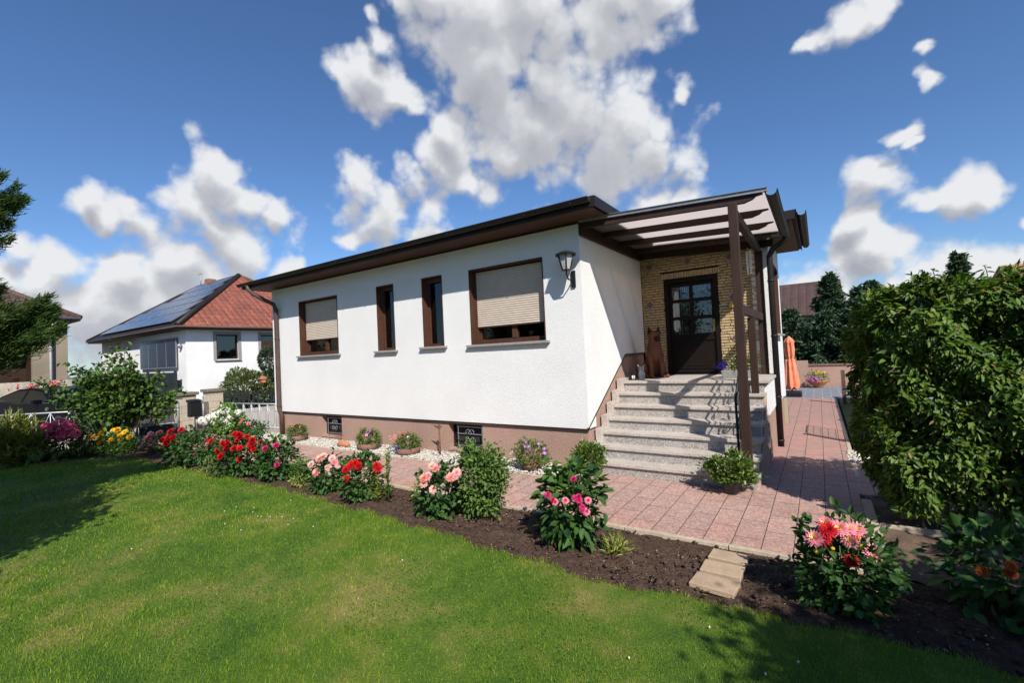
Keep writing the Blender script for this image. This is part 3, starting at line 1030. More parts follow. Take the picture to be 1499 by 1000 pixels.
# lawn edge against the bed (x, y), from the left end to the right
EDGE = [(-24, 1.0), (-16.2, 1.35), (-14.5, 2.0), (-13.46, 3.10), (-12.2, 3.55), (-9.5, 3.62), (-6.9, 3.72), (-4.5, 3.62), (-2.9, 3.52), (-1.7, 3.44), (-0.94, 3.5), (-0.29, 3.58), (0.1, 3.58), (0.6, 3.6), (3, 3.4), (7, 3.0)]
ex = np.array([p[0] for p in EDGE]); ey = np.array([p[1] for p in EDGE])


def edge_y(x):
    return np.interp(x, ex, ey) + 0.03 * np.sin(x * 5.1) + 0.025 * np.sin(x * 11.7 + 1) + 0.012 * np.sin(x * 31)


soil = lumpy('flower_bed_soil', -17.2, 6.0, 1.2, 4.62, 0.035, -0.01, 0.011, MT['soil'], 3,
             lambda X, Y, Z: np.where(Y > 4.5, np.minimum(Z, -0.01), np.where(Y < edge_y(X) - 0.06, -0.06, Z)))
tag(soil, 'dark brown bare soil of the long flower bed', 'soil', None, 'structure')
clay = lumpy('bare_earth_strip', 0.40, 6.0, 4.64, 12.0, 0.06, -0.012, 0.012, MT['clay'], 4)
tag(clay, 'light brown bare earth under the hedge', 'earth', None, 'structure')

# lawn base following the edge
mb = MB()
xs = np.linspace(-24, 7, 240)
for i in range(len(xs) - 1):
    x0, x1 = xs[i], xs[i + 1]
    y0, y1 = float(edge_y(x0)), float(edge_y(x1))
    mb.add([(x0, -12, 0.012), (x1, -12, 0.012), (x1, y1, 0.012), (x0, y0, 0.012), (x1, y1, -0.03), (x0, y0, -0.03)], [(0, 1, 2, 3), (3, 2, 4, 5)])
lawn = mb.build('lawn', MT['lawnground'])
tag(lawn, 'green lawn with dry straw coloured patches', 'lawn', None, 'structure')


def in_view(X, Y, marg=0.42):
    D = cf.x * X + cf.y * Y - 1.9 * cf.z
    Lt = cr.x * X + cr.y * Y
    up_ = cu.x * X + cu.y * Y - 1.9 * cu.z
    return (D > 0.5) & (np.abs(Lt / np.maximum(D, .1)) < 1.13 + marg) & (-up_ / np.maximum(D, .1) < 0.76 + marg)


rng = np.random.default_rng(11)


def grass_field():
    Vs = []; Fs = []; Rs = []; base = 0
    bands = [(0.0, 3.8, 11500, 0.025, 0.0028), (3.8, 6.0, 6800, 0.026, 0.0038), (6.0, 9.5, 3200, 0.029, 0.0058), (9.5, 20, 1300, 0.034, 0.010)]
    for d0, d1, dens, hh, ww in bands:
        x0, x1, y0, y1 = -19, 4, -3.5, 4.2
        n = int((x1 - x0) * (y1 - y0) * dens)
        X = rng.uniform(x0, x1, n); Y = rng.uniform(y0, y1, n)
        dist = np.hypot(X, Y)
        m = (dist >= d0) & (dist < d1) & in_view(X, Y)
        X = X[m]; Y = Y[m]
        e_ = edge_y(X)
        m = Y < e_ + rng.exponential(0.018, len(X)) + 0.01
        X = X[m]; Y = Y[m]
        n = len(X)
        pn = np.sin(X * 2.1 + 1) * np.sin(Y * 2.7 + X) * 0.5 + 0.5
        H = hh * rng.uniform(0.45, 1.25, n) * (0.75 + 0.5 * pn)
        H *= np.where(edge_y(X) - Y < 0.06, 1.4, 1.0)
        a = rng.uniform(0, 6.28, n)
        bx = np.cos(a) * ww * 0.5; by = np.sin(a) * ww * 0.5
        la = rng.uniform(0, 6.28, n); le = H * rng.uniform(0.1, 0.7, n)
        P = np.stack([X, Y, np.full(n, 0.006)], 1)
        v0 = P + np.stack([bx, by, np.zeros(n)], 1)
        v1 = P - np.stack([bx, by, np.zeros(n)], 1)
        mid = P + np.stack([np.cos(la) * le * 0.35, np.sin(la) * le * 0.35, H * 0.6], 1)
        v2 = mid - np.stack([bx, by, np.zeros(n)], 1) * 0.8
        v3 = mid + np.stack([bx, by, np.zeros(n)], 1) * 0.8
        tip = P + np.stack([np.cos(la) * le, np.sin(la) * le, H], 1)
        V = np.stack([v0, v1, v2, v3, tip + (v2 - v3) * 0.08, tip], 1).reshape(-1, 3)
        i = np.arange(n)[:, None] * 6 + base
        F = np.concatenate([i + np.array([[0, 1, 2, 3]]), i + np.array([[3, 2, 4, 5]])], 0)
        Vs.append(V); Fs.append(F); Rs.append(np.repeat(rng.random(n), 6)); base += n * 6
    return np.concatenate(Vs), np.concatenate(Fs), np.concatenate(Rs)


V, F, Rn = grass_field()
gr = link_mesh('grass', np_mesh('grass', V, F, MT['blade'], Rn))
tag(gr, 'short mown grass blades of the lawn', 'grass', None, 'stuff')

# clover leaves low in the grass
n = 60000
X = rng.uniform(-14, 2, n); Y = rng.uniform(-1.5, 3.6, n)
cl = np.sin(X * 1.7 + 2.2) * np.sin(Y * 2.3 + X * 0.7) + 0.5 * np.sin(X * 4 + Y * 3)
m = in_view(X, Y) & (Y < edge_y(X) - 0.03) & (cl > 0.1) & (np.hypot(X, Y) < 11)
X = X[m]; Y = Y[m]; n = len(X)
P = np.stack([X, Y, rng.uniform(0.012, 0.034, n)], 1)
A = np.stack([rng.normal(size=n), rng.normal(size=n), rng.uniform(-0.1, 0.3, n)], 1)
o = leaves('clover', P, A, np.tile([0, 0, 1.0], (n, 1)), rng.uniform(0.008, 0.015, n), rng.uniform(0.008, 0.014, n), LF['clover'], None, 5)
tag(o, 'low clover leaves growing through the lawn', 'clover', None, 'stuff')

# white clover flowers scattered in the lawn
mb = MB()
rr = random.Random(5)
spots = [(-5.9 + rr.gauss(0, .5), 3.0 + rr.gauss(0, .2)) for _ in range(14)] + [(-2.25, 1.25), (-2.2, 1.28), (-2.12, 1.3), (-0.7, 3.2), (-0.95, 2.4), (-0.6, 2.55), (-0.35, 2.9), (-0.2, 3.1), (-3.3, 2.9), (-6.1, 1.7), (-1.05, 2.65)]
for x, y in spots:
    r_ = 0.006 if y < 2.8 else 0.006
    mb.lathe((x, y, 0.034), [(0.002, -0.008), (r_, -0.002), (r_, 0.004), (0.002, 0.010)], 6)
o = mb.build('clover_flowers', PT['white'])
tag(o, 'tiny white clover flowers dotted over the lawn', 'flowers', None, 'stuff')

# paved path in front of the house and beside it, one sheet, slabs by joint pattern
sheet('paved_path', [(-15.8, 4.66), (0.30, 4.66), (0.30, 6.86), (0.75, 6.86), (0.75, 8.0), (-0.8, 8.0), (-0.8, 6.7), (-3.06, 6.7), (-3.06, 5.95), (-15.8, 5.95)], 0.012, MT['slab'], label='pink and grey concrete slab path along the house', cat='path', t=0.1)
sheet('side_path', [(-0.8, 8.002), (0.75, 8.002), (0.75, 8.6), (0.30, 8.6), (0.30, 17.45), (-0.95, 17.45), (-0.66, 12.2), (-0.8, 12.2)], 0.012, MT['slabred'], label='redder slab path running back beside the house', cat='path', t=0.1)
sheet('patio', [(-6, 17.47), (5, 17.47), (5, 21.9), (-6, 21.9)], 0.010, MT['patio'], label='blue grey slab patio at the end of the path', cat='patio', t=0.1)
mb = MB()
x = -15.8
while x < 0.3:
    mb.box(x + 0.004, min(x + 0.996, 0.3), 4.60, 4.655, -0.1, 0.022)
    x += 1.0
tag(mb.build('path_edging', MT['kerb'], bevel=0.004), 'pale concrete edging between path and flower bed', 'kerb', None, 'structure')
mb = MB()
y = 4.66
while y < 17.3:
    if y < 5.9 or y > 6.9:
        mb.box(0.305, 0.36 if y > 6 else 0.40, y + 0.004, min(y + 0.996, 17.45), -0.1, 0.018)
    y += 1.0
mb.box(0.405, 1.4, 5.82, 5.87, -0.1, 0.02)
tag(mb.build('side_edging', MT['kerb'], bevel=0.004), 'pale concrete edging on the garden side of the side path', 'kerb', None, 'structure')
mb = MB()
for x in np.arange(-12.3, -3.2, 1.0):
    mb.box(x + 0.003, min(x + 0.997, -3.16), 5.952, 5.99, -0.1, 0.02)
tag(mb.build('gravel_edging', MT['kerb'], bevel=0.003), 'narrow pale edging between path and white pebbles', 'kerb', None, 'structure')
sheet('gravel_bed', rect(-13.6, -3.0, 5.992, 6.72), -0.005, MT['yellowstone'], t=0.08, label='bed under the white pebbles along the plinth', cat='gravel bed')
sheet('side_gravel', [(-0.92, 12.2), (-0.66, 12.2), (-0.93, 17.45), (-2.2, 17.45), (-2.2, 12.2)], 0.004, MT['yellowstone'], t=0.08, label='yellow gravel behind the house corner', cat='gravel')
sheet('street', rect(-29, -19.5, -60, 80), -0.05, MT['asphalt'], t=0.05, label='grey street beyond the garden fence', cat='street')
sheet('pavement', rect(-19.5, -16.3, -60, 80), 0.0, MT['concrete'], t=0.1, label='pale concrete pavement outside the fence', cat='pavement')
sheet('front_yard', rect(-16.3, -12.6, 6.85, 40), -0.004, MT['concrete'], t=0.1, label='concrete yard behind the silver railing', cat='yard')
sheet('corner_soil', rect(-15.8, -12.4, 5.955, 6.83), -0.008, MT['clay'], t=0.1, label='bare soil patch beside the railing', cat='soil')
sheet('neighbour_yard', rect(-60, -29, -60, 80), -0.02, MT['concrete'], t=0.1, label='paved ground before the neighbouring houses', cat='yard')
sheet('side_grass', rect(0.41, 1.0, 9.2, 21.8), 0.004, MT['lawnground'], t=0.05, label='strip of grass beside the path', cat='grass')

# pebbles
def stones(name, X, Y, Z, R_, mat, seed, flat=0.6):
    rng = np.random.default_rng(seed)
    t_ = (1 + 5 ** 0.5) / 2
    iv = nrm(np.array([(-1, t_, 0), (1, t_, 0), (-1, -t_, 0), (1, -t_, 0), (0, -1, t_), (0, 1, t_), (0, -1, -t_), (0, 1, -t_), (t_, 0, -1), (t_, 0, 1), (-t_, 0, -1), (-t_, 0, 1)], float))
    fi = np.array([(0, 11, 5), (0, 5, 1), (0, 1, 7), (0, 7, 10), (0, 10, 11), (1, 5, 9), (5, 11, 4), (11, 10, 2), (10, 7, 6), (7, 1, 8), (3, 9, 4), (3, 4, 2), (3, 2, 6), (3, 6, 8), (3, 8, 9), (4, 9, 5), (2, 4, 11), (6, 2, 10), (8, 6, 7), (9, 8, 1)])
    n = len(X)
    sc = np.stack([R_ * rng.uniform(0.75, 1.3, n), R_ * rng.uniform(0.75, 1.3, n), R_ * flat * rng.uniform(0.7, 1.2, n)], 1)
    a = rng.uniform(0, 6.28, n)
    B = iv[None] * sc[:, None, :] * rng.uniform(0.85, 1.15, (n, 12, 1))
    Rx = B[..., 0] * np.cos(a)[:, None] - B[..., 1] * np.sin(a)[:, None]
    Ry = B[..., 0] * np.sin(a)[:, None] + B[..., 1] * np.cos(a)[:, None]
    V = np.stack([Rx + X[:, None], Ry + Y[:, None], B[..., 2] + Z[:, None]], -1).reshape(-1, 3)
    F = (np.arange(n)[:, None, None] * 12 + fi[None]).reshape(-1, 3)
    return link_mesh(name, np_mesh(name, V, F, mat, None, True))


n = 9500
X = rng.uniform(-13.0, -3.05, n); Y = rng.uniform(6.0, 6.70, n)
Y = np.where(rng.random(n) < 0.02, Y - 0.05, Y)
o = stones('white_pebbles', X, Y, rng.uniform(0.0, 0.035, n), rng.uniform(0.010, 0.022, n), MT['pebble'], 2)
tag(o, 'white pebble strip along the foot of the house', 'pebbles', None, 'stuff')
n = 9000
X = rng.uniform(-10, 2.5, n); Y = rng.uniform(3.4, 4.6, n)
m = Y > edge_y(X) + 0.03
o = stones('soil_clods', X[m], Y[m], rng.uniform(-0.012, 0.008, m.sum()), rng.exponential(0.0045, m.sum()) + 0.004, MT['soil'], 3, 0.8)
tag(o, 'crumbs and clods of dark soil in the bed', 'soil crumbs', None, 'stuff')
n = 260
X = rng.uniform(-9, 2, n); Y = rng.uniform(3.45, 4.6, n)
m = Y > edge_y(X) + 0.04
o = stones('small_stones', X[m], Y[m], np.full(m.sum(), 0.003), rng.uniform(0.002, 0.006, m.sum()), MT['pebble'], 4, 0.7)
tag(o, 'small pale stones scattered on the bed soil', 'stones', None, 'stuff')
n = 900
X = rng.uniform(0.28, 1.2, n); Y = rng.uniform(8.5, 9.4, n)
o = stones('side_pebbles', X, Y, rng.uniform(0.0, 0.03, n), rng.uniform(0.014, 0.028, n), MT['pebble'], 6)
tag(o, 'white pebbles at the foot of the brown fence', 'pebbles', None, 'stuff')
n = 240
P = np.stack([rng.uniform(-9, 3, n), rng.uniform(3.4, 4.6, n), np.full(n, 0.012)], 1)
P = P[P[:, 1] > edge_y(P[:, 0]) + 0.02]
n = len(P)
o = leaves('fallen_leaves', P, np.stack([rng.normal(size=n), rng.normal(size=n), np.full(n, .1)], 1), np.tile([0, 0, 1.], (n, 1)), rng.uniform(.015, .04, n), rng.uniform(.006, .018, n), LF['dry'], None, 9)
tag(o, 'dry leaf bits lying on the flower bed', 'litter', None, 'stuff')

# three sandstone flags across the bed
for i, (cx, cy, w, d, a) in enumerate([(-0.76, 4.36, 0.30, 0.20, -0.06), (-0.77, 4.10, 0.31, 0.22, -0.02), (-0.78, 3.83, 0.33, 0.22, -0.10)]):
    mb = MB()
    ca, sa = math.cos(a), math.sin(a)
    mb.obox((cx, cy, 0.012), (ca, sa, 0), (-sa, ca, 0), (0.01, 0.02 * (i - 1), 1), w / 2, d / 2, 0.022)
    o = mb.build('stepping_stone', MT['flag'], origin=(cx, cy, 0), bevel=0.006)
    tag(o, ['sandstone stepping slab nearest the path kerb', 'middle one of three sandstone stepping slabs in the bed', 'sandstone stepping slab touching the lawn'][i], 'stepping stone', 'stepping slabs across the bed')

# ================================================================== the white house
FY = 6.67       # front wall plane
XL, XR = -12.45, -3.11
BY = 9.70       # recessed entrance wall
RX = -0.70      # right side wall
house = thing('bungalow', 'white single storey house with dark flat roof, brown windows and pink plinth', 'house', (-7.7, 6.7, 0))


def cells(mb, x0, x1, z0, z1, holes, put):
    xs = sorted({x0, x1} | {h[0] for h in holes} | {h[1] for h in holes})
    zs = sorted({z0, z1} | {h[2] for h in holes} | {h[3] for h in holes})
    for a, b in zip(xs, xs[1:]):
        for c, d in zip(zs, zs[1:]):
            if not any(h[0] <= a and b <= h[1] and h[2] <= c and d <= h[3] for h in holes):
                put(a, b, c, d)


WIN = [(-11.15, -9.52, 2.10, 3.51), (-8.09, -7.53, 2.10, 3.53), (-6.68, -6.12, 2.12, 3.53), (-5.43, -3.81, 2.10, 3.52)]
mb = MB()
cells(mb, XL, XR, 0.64, 3.95, WIN, lambda a, b, c, d: mb.box(a, b, FY, FY + 0.30, c, d))
mb.build('front_wall', MT['white'], house)
# side wall facing the steps; its lower edge follows the stairs
mb = MB()
poly = [(6.971, 0.64 + 0.19), (8.50, 1.79), (9.68, 1.79), (9.68, 3.95), (6.971, 3.95)]
mb.prism([(XR - 0.30, y, z) for y, z in poly], (0.30, 0, 0))
mb.build('entrance_side_wall', MT['white'], house)
# plinth
PW = [(-10.38, -9.57, 0.10, 0.585), (-6.14, -5.30, 0.10, 0.585)]
mb = MB()
cells(mb, XL + 0.05, XR - 0.035, -0.1, 0.64, PW, lambda a, b, c, d: mb.box(a, b, FY + 0.045, FY + 0.33, c, d))
mb.build('plinth', MT['plinth'], house)
mb = MB()
mb.prism([(XR - 0.27, y, z) for y, z in [(7.001, -0.1), (9.70, -0.1), (9.70, 1.79), (8.50, 1.79), (7.001, 0.83)]], (0.235, 0, 0))
mb.prism([(XR - 0.27, y, z) for y, z in [(6.73, 0.60), (7.0, 0.60), (7.0, 0.84), (6.73, 0.64)]], (0.22, 0, 0))
mb.build('plinth', MT['plinth'], house)
# dark drip edge under the render
mb = MB()
mb.box(XL, XR + 0.004, FY - 0.006, FY + 0.04, 0.622, 0.639)
mb.beam((XR - 0.005, 6.66, 0.645), (XR - 0.005, 8.49, 1.785), 0.03, 0.018)
mb.box(XR - 0.03, XR + 0.008, 8.49, 9.70, 1.775, 1.793)
mb.build('drip_edge', MT['gutter'], house)

# other walls: left end, back, right flank, entrance wall core
mb = MB()
mb.box(XL, XL + 0.3, FY + 0.301, 14.0, 0.64, 3.95)
mb.box(XL, RX, 13.701 - 1.7, 14.0 - 1.7, 0.64, 3.95)
mb.build('rear_walls', MT['white'], house)
SW = [(10.35, 11.45, 2.05, 3.45)]
mb = MB()
cells(mb, BY + 0.001, 12.0, 0.70, 3.95, SW, lambda a, b, c, d: mb.box(RX - 0.3, RX, a, b, c, d))
mb.build('right_wall', MT['white'], house)
mb = MB()
mb.box(RX - 0.3, RX - 0.03, 8.1, 12.0, -0.1, 0.70)
mb.build('plinth', MT['plinth'], house)
mb = MB()
mb.box(XR, RX - 0.301, BY + 0.12, BY + 0.30, 0.0, 3.95)
core = mb.build('entrance_wall_core', MT['mortar'], house)
# white corner pilaster right of the split stone
mb = MB()
mb.box(-0.86, RX - 0.001, BY - 0.02, BY + 0.0, 1.31, 3.62)
mb.build('corner_pilaster', MT['white'], house)

# split stone cladding with soldier course over the door
DX0, DX1, DZ0, DZ1 = -2.64, -1.59, 1.30, 3.30
mb = MB()
rr = random.Random(4)
z = 1.31
row = 0
while z < 3.80:
    hh = rr.uniform(0.050, 0.056)
    row += 1
    x = XR + 0.005 - (0.10 if row % 2 else 0.0) - rr.uniform(0, 0.03)
    while x < -0.87:
        L_ = rr.uniform(0.17, 0.21)
        a, b = max(x, XR + 0.005), min(x + L_ - 0.010, -0.87)
        x += L_
        segs = [(a, b)]
        if z < DZ1 + 0.125:
            ml, mr_ = DX0 - (0.03 if z > DZ1 - .02 else 0), DX1 + (0.03 if z > DZ1 - .02 else 0)
            segs = []
            if a < ml: segs.append((a, min(b, ml)))
            if b > mr_: segs.append((max(a, mr_), b))
        for s0, s1 in segs:
            if s1 - s0 > 0.02:
                y0 = BY + rr.uniform(-0.008, 0.006)
                t0 = rr.uniform(-0.005, 0.005)
                mb.obox(((s0 + s1) / 2, (y0 + BY + 0.12) / 2, z + hh / 2), (1, rr.uniform(-.05, .05), rr.uniform(-.012, .012)), (0, 1, 0), (0, rr.uniform(-.12, .12), 1), (s1 - s0) / 2, (BY + 0.12 - y0) / 2, hh / 2 - 0.005)
    z += hh + 0.002
x = DX0 - 0.03
while x < DX1 + 0.02:
    w_ = rr.uniform(0.042, 0.055)
    y0 = BY - 0.014 + rr.uniform(-0.006, 0.006)
    mb.box(x, x + w_ - 0.007, y0, BY + 0.12, DZ1 + 0.006, DZ1 + 0.12)
    x += w_
mb.build('split_stone_cladding', MT['brick'], house, bevel=0.004)
for (x, z) in [(-2.91, 3.60), (-2.14, 3.62), (-1.36, 3.59), (-2.94, 2.80), (-1.33, 2.80), (-1.30, 2.02)]:
    for q, (s_, y_, mname) in enumerate(((0.115, BY - 0.022, 'diamondrim'), (0.072, BY - 0.034, 'diamond'))):
        mb = MB()
        mb.prism([(x - s_, y_, z), (x, y_, z - s_), (x + s_, y_, z), (x, y_, z + s_)], (0, 0.03 + 0.012 * q, 0))
        if q == 0:
            dt = mb.build('diamond_tile', MT[mname], house, origin=(x, BY, z))
        else:
            mb.build('tile_centre', MT[mname], dt, origin=(x, BY, z))

# roof
RP = [(-12.85, 6.10), (-2.58, 6.10), (-2.58, 9.12), (-0.22, 9.12), (-0.22, 12.55), (-12.85, 12.9)]
mb = MB()
mb.prism([(x, y, 4.02) for x, y in RP], (0, 0, 0.10))
roof = mb.build('roof', MT['roofing'], house)
mb = MB()
SP = [(-12.80, 6.15), (-2.63, 6.15), (-2.63, 9.17), (-0.27, 9.17), (-0.27, 12.5), (-12.80, 12.85)]
mb.prism([(x, y, 3.986) for x, y in SP], (0, 0, 0.033))
mb.build('soffit', MT['soffit'], roof)
mb = MB()
mb.box(-12.86, -2.575, 6.085, 6.099, 3.98, 4.135)
mb.box(-2.579, -2.565, 6.10, 9.0, 3.98, 4.135)
mb.box(-0.219, -0.205, 9.10, 12.55, 3.98, 4.135)
mb.box(-2.56, -0.2, 9.100, 9.118, 3.98, 4.135)
mb.box(-12.866, -12.852, 6.085, 12.9, 3.98, 4.135)
mb.build('fascia', MT['gutter'], roof)
# gutters: half round channels
def halfgutter(a, b, r=0.065, up=1):
    mb = MB()
    a = Vector(a); b = Vector(b)
    t = (b - a).normalized(); s_ = Vector((0, 0, 1)).cross(t).normalized()
    pts = []
    n = 9
    for i in range(n):
        an = math.pi * i / (n - 1)
        pts.append((math.cos(an) * r, -math.sin(an) * r))
    inner = [(x * 0.93, y * 0.93) for x, y in pts][::-1]
    poly = pts + inner
    mb.prism([a + s_ * x + Vector((0, 0, 1)) * y for x, y in poly], b - a)
    mb.tube([a + s_ * r, b + s_ * r], 0.010, 6)
    mb.tube([a - s_ * r, b - s_ * r], 0.008, 6)
    return mb


halfgutter((-12.9, 6.02, 4.095), (-2.62, 6.02, 4.095)).build('gutter', MT['gutter'], roof)
halfgutter((-0.13, 9.15, 4.09), (-0.13, 12.5, 4.09)).build('gutter', MT['gutter'], roof)
for x in np.arange(-12.5, -2.6, 0.8):
    mb = MB()
    mb.tube([(x, 6.09, 4.03), (x, 6.02, 4.022), (x, 5.955, 4.06)], 0.008, 5)
    mb.build('gutter_bracket', MT['gutter'], roof)

# ---------------------------------------------------------------- windows
def shutter_window(h, zb, pane_div, name='window'):
    x0, x1, z0, z1 = h
    yb = FY + (0.20 if zb else 0.15)
    lin = MB()
    e = 0.018
    lin.box(x0 - 0.002, x0 + e, FY - 0.006, FY + 0.295, z0, z1)
    lin.box(x1 - e, x1 + 0.002, FY - 0.006, FY + 0.295, z0, z1)
    lin.box(x0 + e, x1 - e, FY - 0.006, FY + 0.295, z1 - e, z1 + 0.002)
    w = lin.build(name, MT['reveal'], house, origin=((x0 + x1) / 2, FY, z0))
    # frame with centre mullion
    fr = MB()
    f = 0.07 if zb else 0.04
    fr.box(x0 + e, x1 - e, yb, yb + 0.07, z0 + 0.01, z0 + f + 0.02)
    fr.box(x0 + e, x1 - e, yb, yb + 0.07, z1 - f - e, z1 - e)
    fr.box(x0 + e, x0 + e + f, yb, yb + 0.07, z0 + f + 0.02, z1 - f - e)
    fr.box(x1 - e - f, x1 - e, yb, yb + 0.07, z0 + f + 0.02, z1 - f - e)
    if pane_div:
        xm = (x0 + x1) / 2 + 0.05
        fr.box(xm - 0.055, xm + 0.055, yb - 0.01, yb + 0.07, z0 + f + 0.02, z1 - f - e)
    fr.build('window_frame', MT['reveal'], w, bevel=0.004)
    gl = MB()
    gl.box(x0 + e + f, x1 - e - f, yb + 0.035, yb + 0.041, z0 + f + 0.02, z1 - f - e)
    gl.build('pane', MT['glass'], w)
    si = MB()
    si.box(x0 - 0.08, x1 + 0.08, FY - 0.075, FY + 0.2, z0 - 0.045, z0)
    si.build('sill', MT['sill'], w, bevel=0.006)
    dk = MB()
    dk.box(x0 + 0.02, x1 - 0.02, FY + 0.75, FY + 0.77, z0, z1)
    if zb:
        sh = MB()
        z = z1 - e - 0.02
        rnd_ = random.Random(int(x0 * 100))
        while z > zb:
            y_ = FY + 0.155 + rnd_.uniform(-0.0015, 0.0015)
            sh.prism([(x0 + 0.06, y_, z), (x0 + 0.06, y_ - 0.007, z - 0.010), (x0 + 0.06, y_ - 0.008, z - 0.028), (x0 + 0.06, y_, z - 0.038), (x0 + 0.06, y_ + 0.01, z - 0.038), (x0 + 0.06, y_ + 0.01, z)], (x1 - x0 - 0.12, 0, 0))
            z -= 0.0405
        s = sh.build('roller_shutter', MT['shutter'], w)
        for ga, gb_ in ((x0 + e, x0 + 0.058), (x1 - 0.058, x1 - e)):
            gd = MB(); gd.box(ga, gb_, FY + 0.13, FY + 0.19, z0 + 0.01, z1 - e)
            gd.build('shutter_rail', MT['reveal'], w)
        bb = MB()
        bb.box(x0 + 0.06, x1 - 0.06, FY + 0.142, FY + 0.17, z - 0.014, z + 0.002)
        bb.build('bottom_bar', MT['reveal'], w)
    return w


w1 = shutter_window(WIN[0], 2.50, True)
w4 = shutter_window(WIN[3], 2.46, True)
w2 = shutter_window(WIN[1], None, False)
w3 = shutter_window(WIN[2], None, False)
w1['label'] = 'wide window by the downpipe with its shutter most of the way down'
w4['label'] = 'wide window by the lantern with its shutter most of the way down'
w2['label'] = 'narrow window with curtain, nearer the left wide window'
w3['label'] = 'narrow window with curtain, nearer the right wide window'


def folds(x0, x1, y, z0, z1, amp=0.02, n=60, wl=0.06, edge=None):
    mb = MB()
    vs = []; fs = []
    for i in range(n + 1):
        u = i / n
        x = x0 + (x1 - x0) * u
        dy = amp * math.sin(2 * math.pi * (x - x0) / wl + 1.3 * math.sin(9 * u))
        zb = z0 if edge is None else edge(u)
        vs += [(x, y + dy, z1), (x, y + dy * 1.2, (z1 + zb) / 2), (x, y + dy * 1.5, zb)]
    for i in range(n):
        for k in range(2):
            a = i * 3 + k
            fs.append((a, a + 1, a + 4, a + 3))
    mb.add(vs, fs, 0, True)
    return mb


for w, h in ((w2, WIN[1]), (w3, WIN[2])):
    x0, x1, z0, z1 = h
    folds(x0 + 0.06, x1 - 0.06, FY + 0.207, z0 + 0.05, z0 + (0.66 if w is w3 else 0.55), 0.007, 50, 0.05).build('curtain', MT['lace'], w)
    if w is w2:
        folds(x0 + 0.06, x0 + 0.14, FY + 0.225, z0 + 0.05, z1 - 0.1, 0.01, 12, 0.05).build('curtain', MT['lace'], w)
    mb = MB()
    mb.box(x0 + 0.02, x1 - 0.02, FY + 0.11, FY + 0.145, z1 - 0.10, z1 - 0.02)
    mb.build('shaded_slats', MT['soffit'], w)  # shutter slats coloured dark brown to stand in for their shade
# small pots behind the right window
mb = MB()
mb.lathe((-4.32, FY + 0.36, 2.2), [(0.03, 0), (0.045, 0.06), (0.04, 0.10)], 12)
mb.build('flower_pot', MT['sill'], w4)

# cellar windows
def scroll(c, s, up=1, flip=1, n=22):
    """S-scroll points in the xz plane"""
    pts = []
    for i in range(n + 1):
        t = i / n
        a = t * 2.2 * math.pi
        r = s * (0.10 + 0.42 * (1 - t))
        pts.append(Vector(c) + Vector((flip * (s * 0.42 - r * math.cos(a)), 0, up * (s * 0.0 + r * math.sin(a) + s * 0.45 * (1)))))
    return pts


for i, (x0, x1, z0, z1) in enumerate(PW):
    mb = MB()
    mb.box(x0, x1, FY + 0.22, FY + 0.24, z0, z1)
    w = mb.build('cellar_window', MT['darkroom'], house, origin=((x0 + x1) / 2, FY, z0))
    w['label'] = ['barred cellar window by the downpipe', 'barred cellar window nearer the steps'][i]
    mb = MB()
    for a, b, c, d in ((x0, x0 + .04, z0, z1), (x1 - .04, x1, z0, z1), (x0 + .04, x1 - .04, z1 - .04, z1), (x0 + .04, x1 - .04, z0, z0 + .04), ((x0 + x1) / 2 - .02, (x0 + x1) / 2 + .02, z0 + .04, z1 - .04)):
        mb.box(a, b, FY + 0.175, FY + 0.215, c, d)
    mb.build('window_frame', MT['gutter'], w)
    mb = MB()
    yg = FY + 0.07
    xa, xb = x0 + 0.22, x1 - 0.03
    for zz in (z0 + 0.07, z0 + 0.16, z0 + 0.30, z1 - 0.05):
        if abs(zz - z0 - 0.16) > 0.01:
            mb.beam((xa - 0.03, yg, zz), (x1, yg, zz), 0.012, 0.014)
    for xx in (xa, xb):
        mb.beam((xx, yg, z0 + 0.03), (xx, yg, z1 - 0.02), 0.012, 0.012, up=(0, 1, 0))
    cx_ = (xa + xb) / 2
    for up in (1, -1):
        for fl in (1, -1):
            mb.tube(scroll((cx_, yg - 0.008, z0 + 0.27), 0.13, up, fl), 0.006, 5)
    mb.build('grille', MT['grille'], w)
    mb = MB()
    mb.prism([(x0, FY + 0.03, z0 - 0.04), (x0, FY + 0.03, z0 - 0.002), (x0, FY + 0.3, z0 + 0.012), (x0, FY + 0.3, z0 - 0.04)], (x1 - x0, 0, 0))
    mb.build('sill', MT['plinth'], w)

# right flank window
y0, y1, z0, z1 = SW[0]
mb = MB()
mb.box(RX - 0.29, RX + 0.03, y0 - 0.002, y0 + 0.03, z0, z1)
mb.box(RX - 0.29, RX + 0.03, y1 - 0.03, y1 + 0.002, z0, z1)
mb.box(RX - 0.29, RX + 0.03, y0 + 0.03, y1 - 0.03, z1 - 0.03, z1 + 0.002)
w = mb.build('window', MT['soffit'], house, origin=(RX, (y0 + y1) / 2, z0))
mb = MB(); mb.box(RX - 0.2, RX + 0.10, y0 - 0.06, y1 + 0.06, z0 - 0.04, z0); mb.build('sill', MT['sill'], w)
mb = MB(); mb.box(RX - 0.2, RX - 0.19, y0 + 0.03, y1 - 0.03, z0, z1 - 0.03); mb.build('pane', MT['glass'], w)

# dark floor/ceiling inside so daylight does not leak
mb = MB()
mb.box(XL + 0.31, RX - 0.31, 10.10, 10.12, 0.65, 3.94)
mb.box(XL + 0.31, -3.42, 6.98, 10.1, 0.66, 0.68)
mb.build('interior_partition', MT['darkroom'], house)

# downpipes
def pipe(pts, r, name, parent, mat):
    mb = MB()
    mb.tube(pts, r, 12)
    return mb


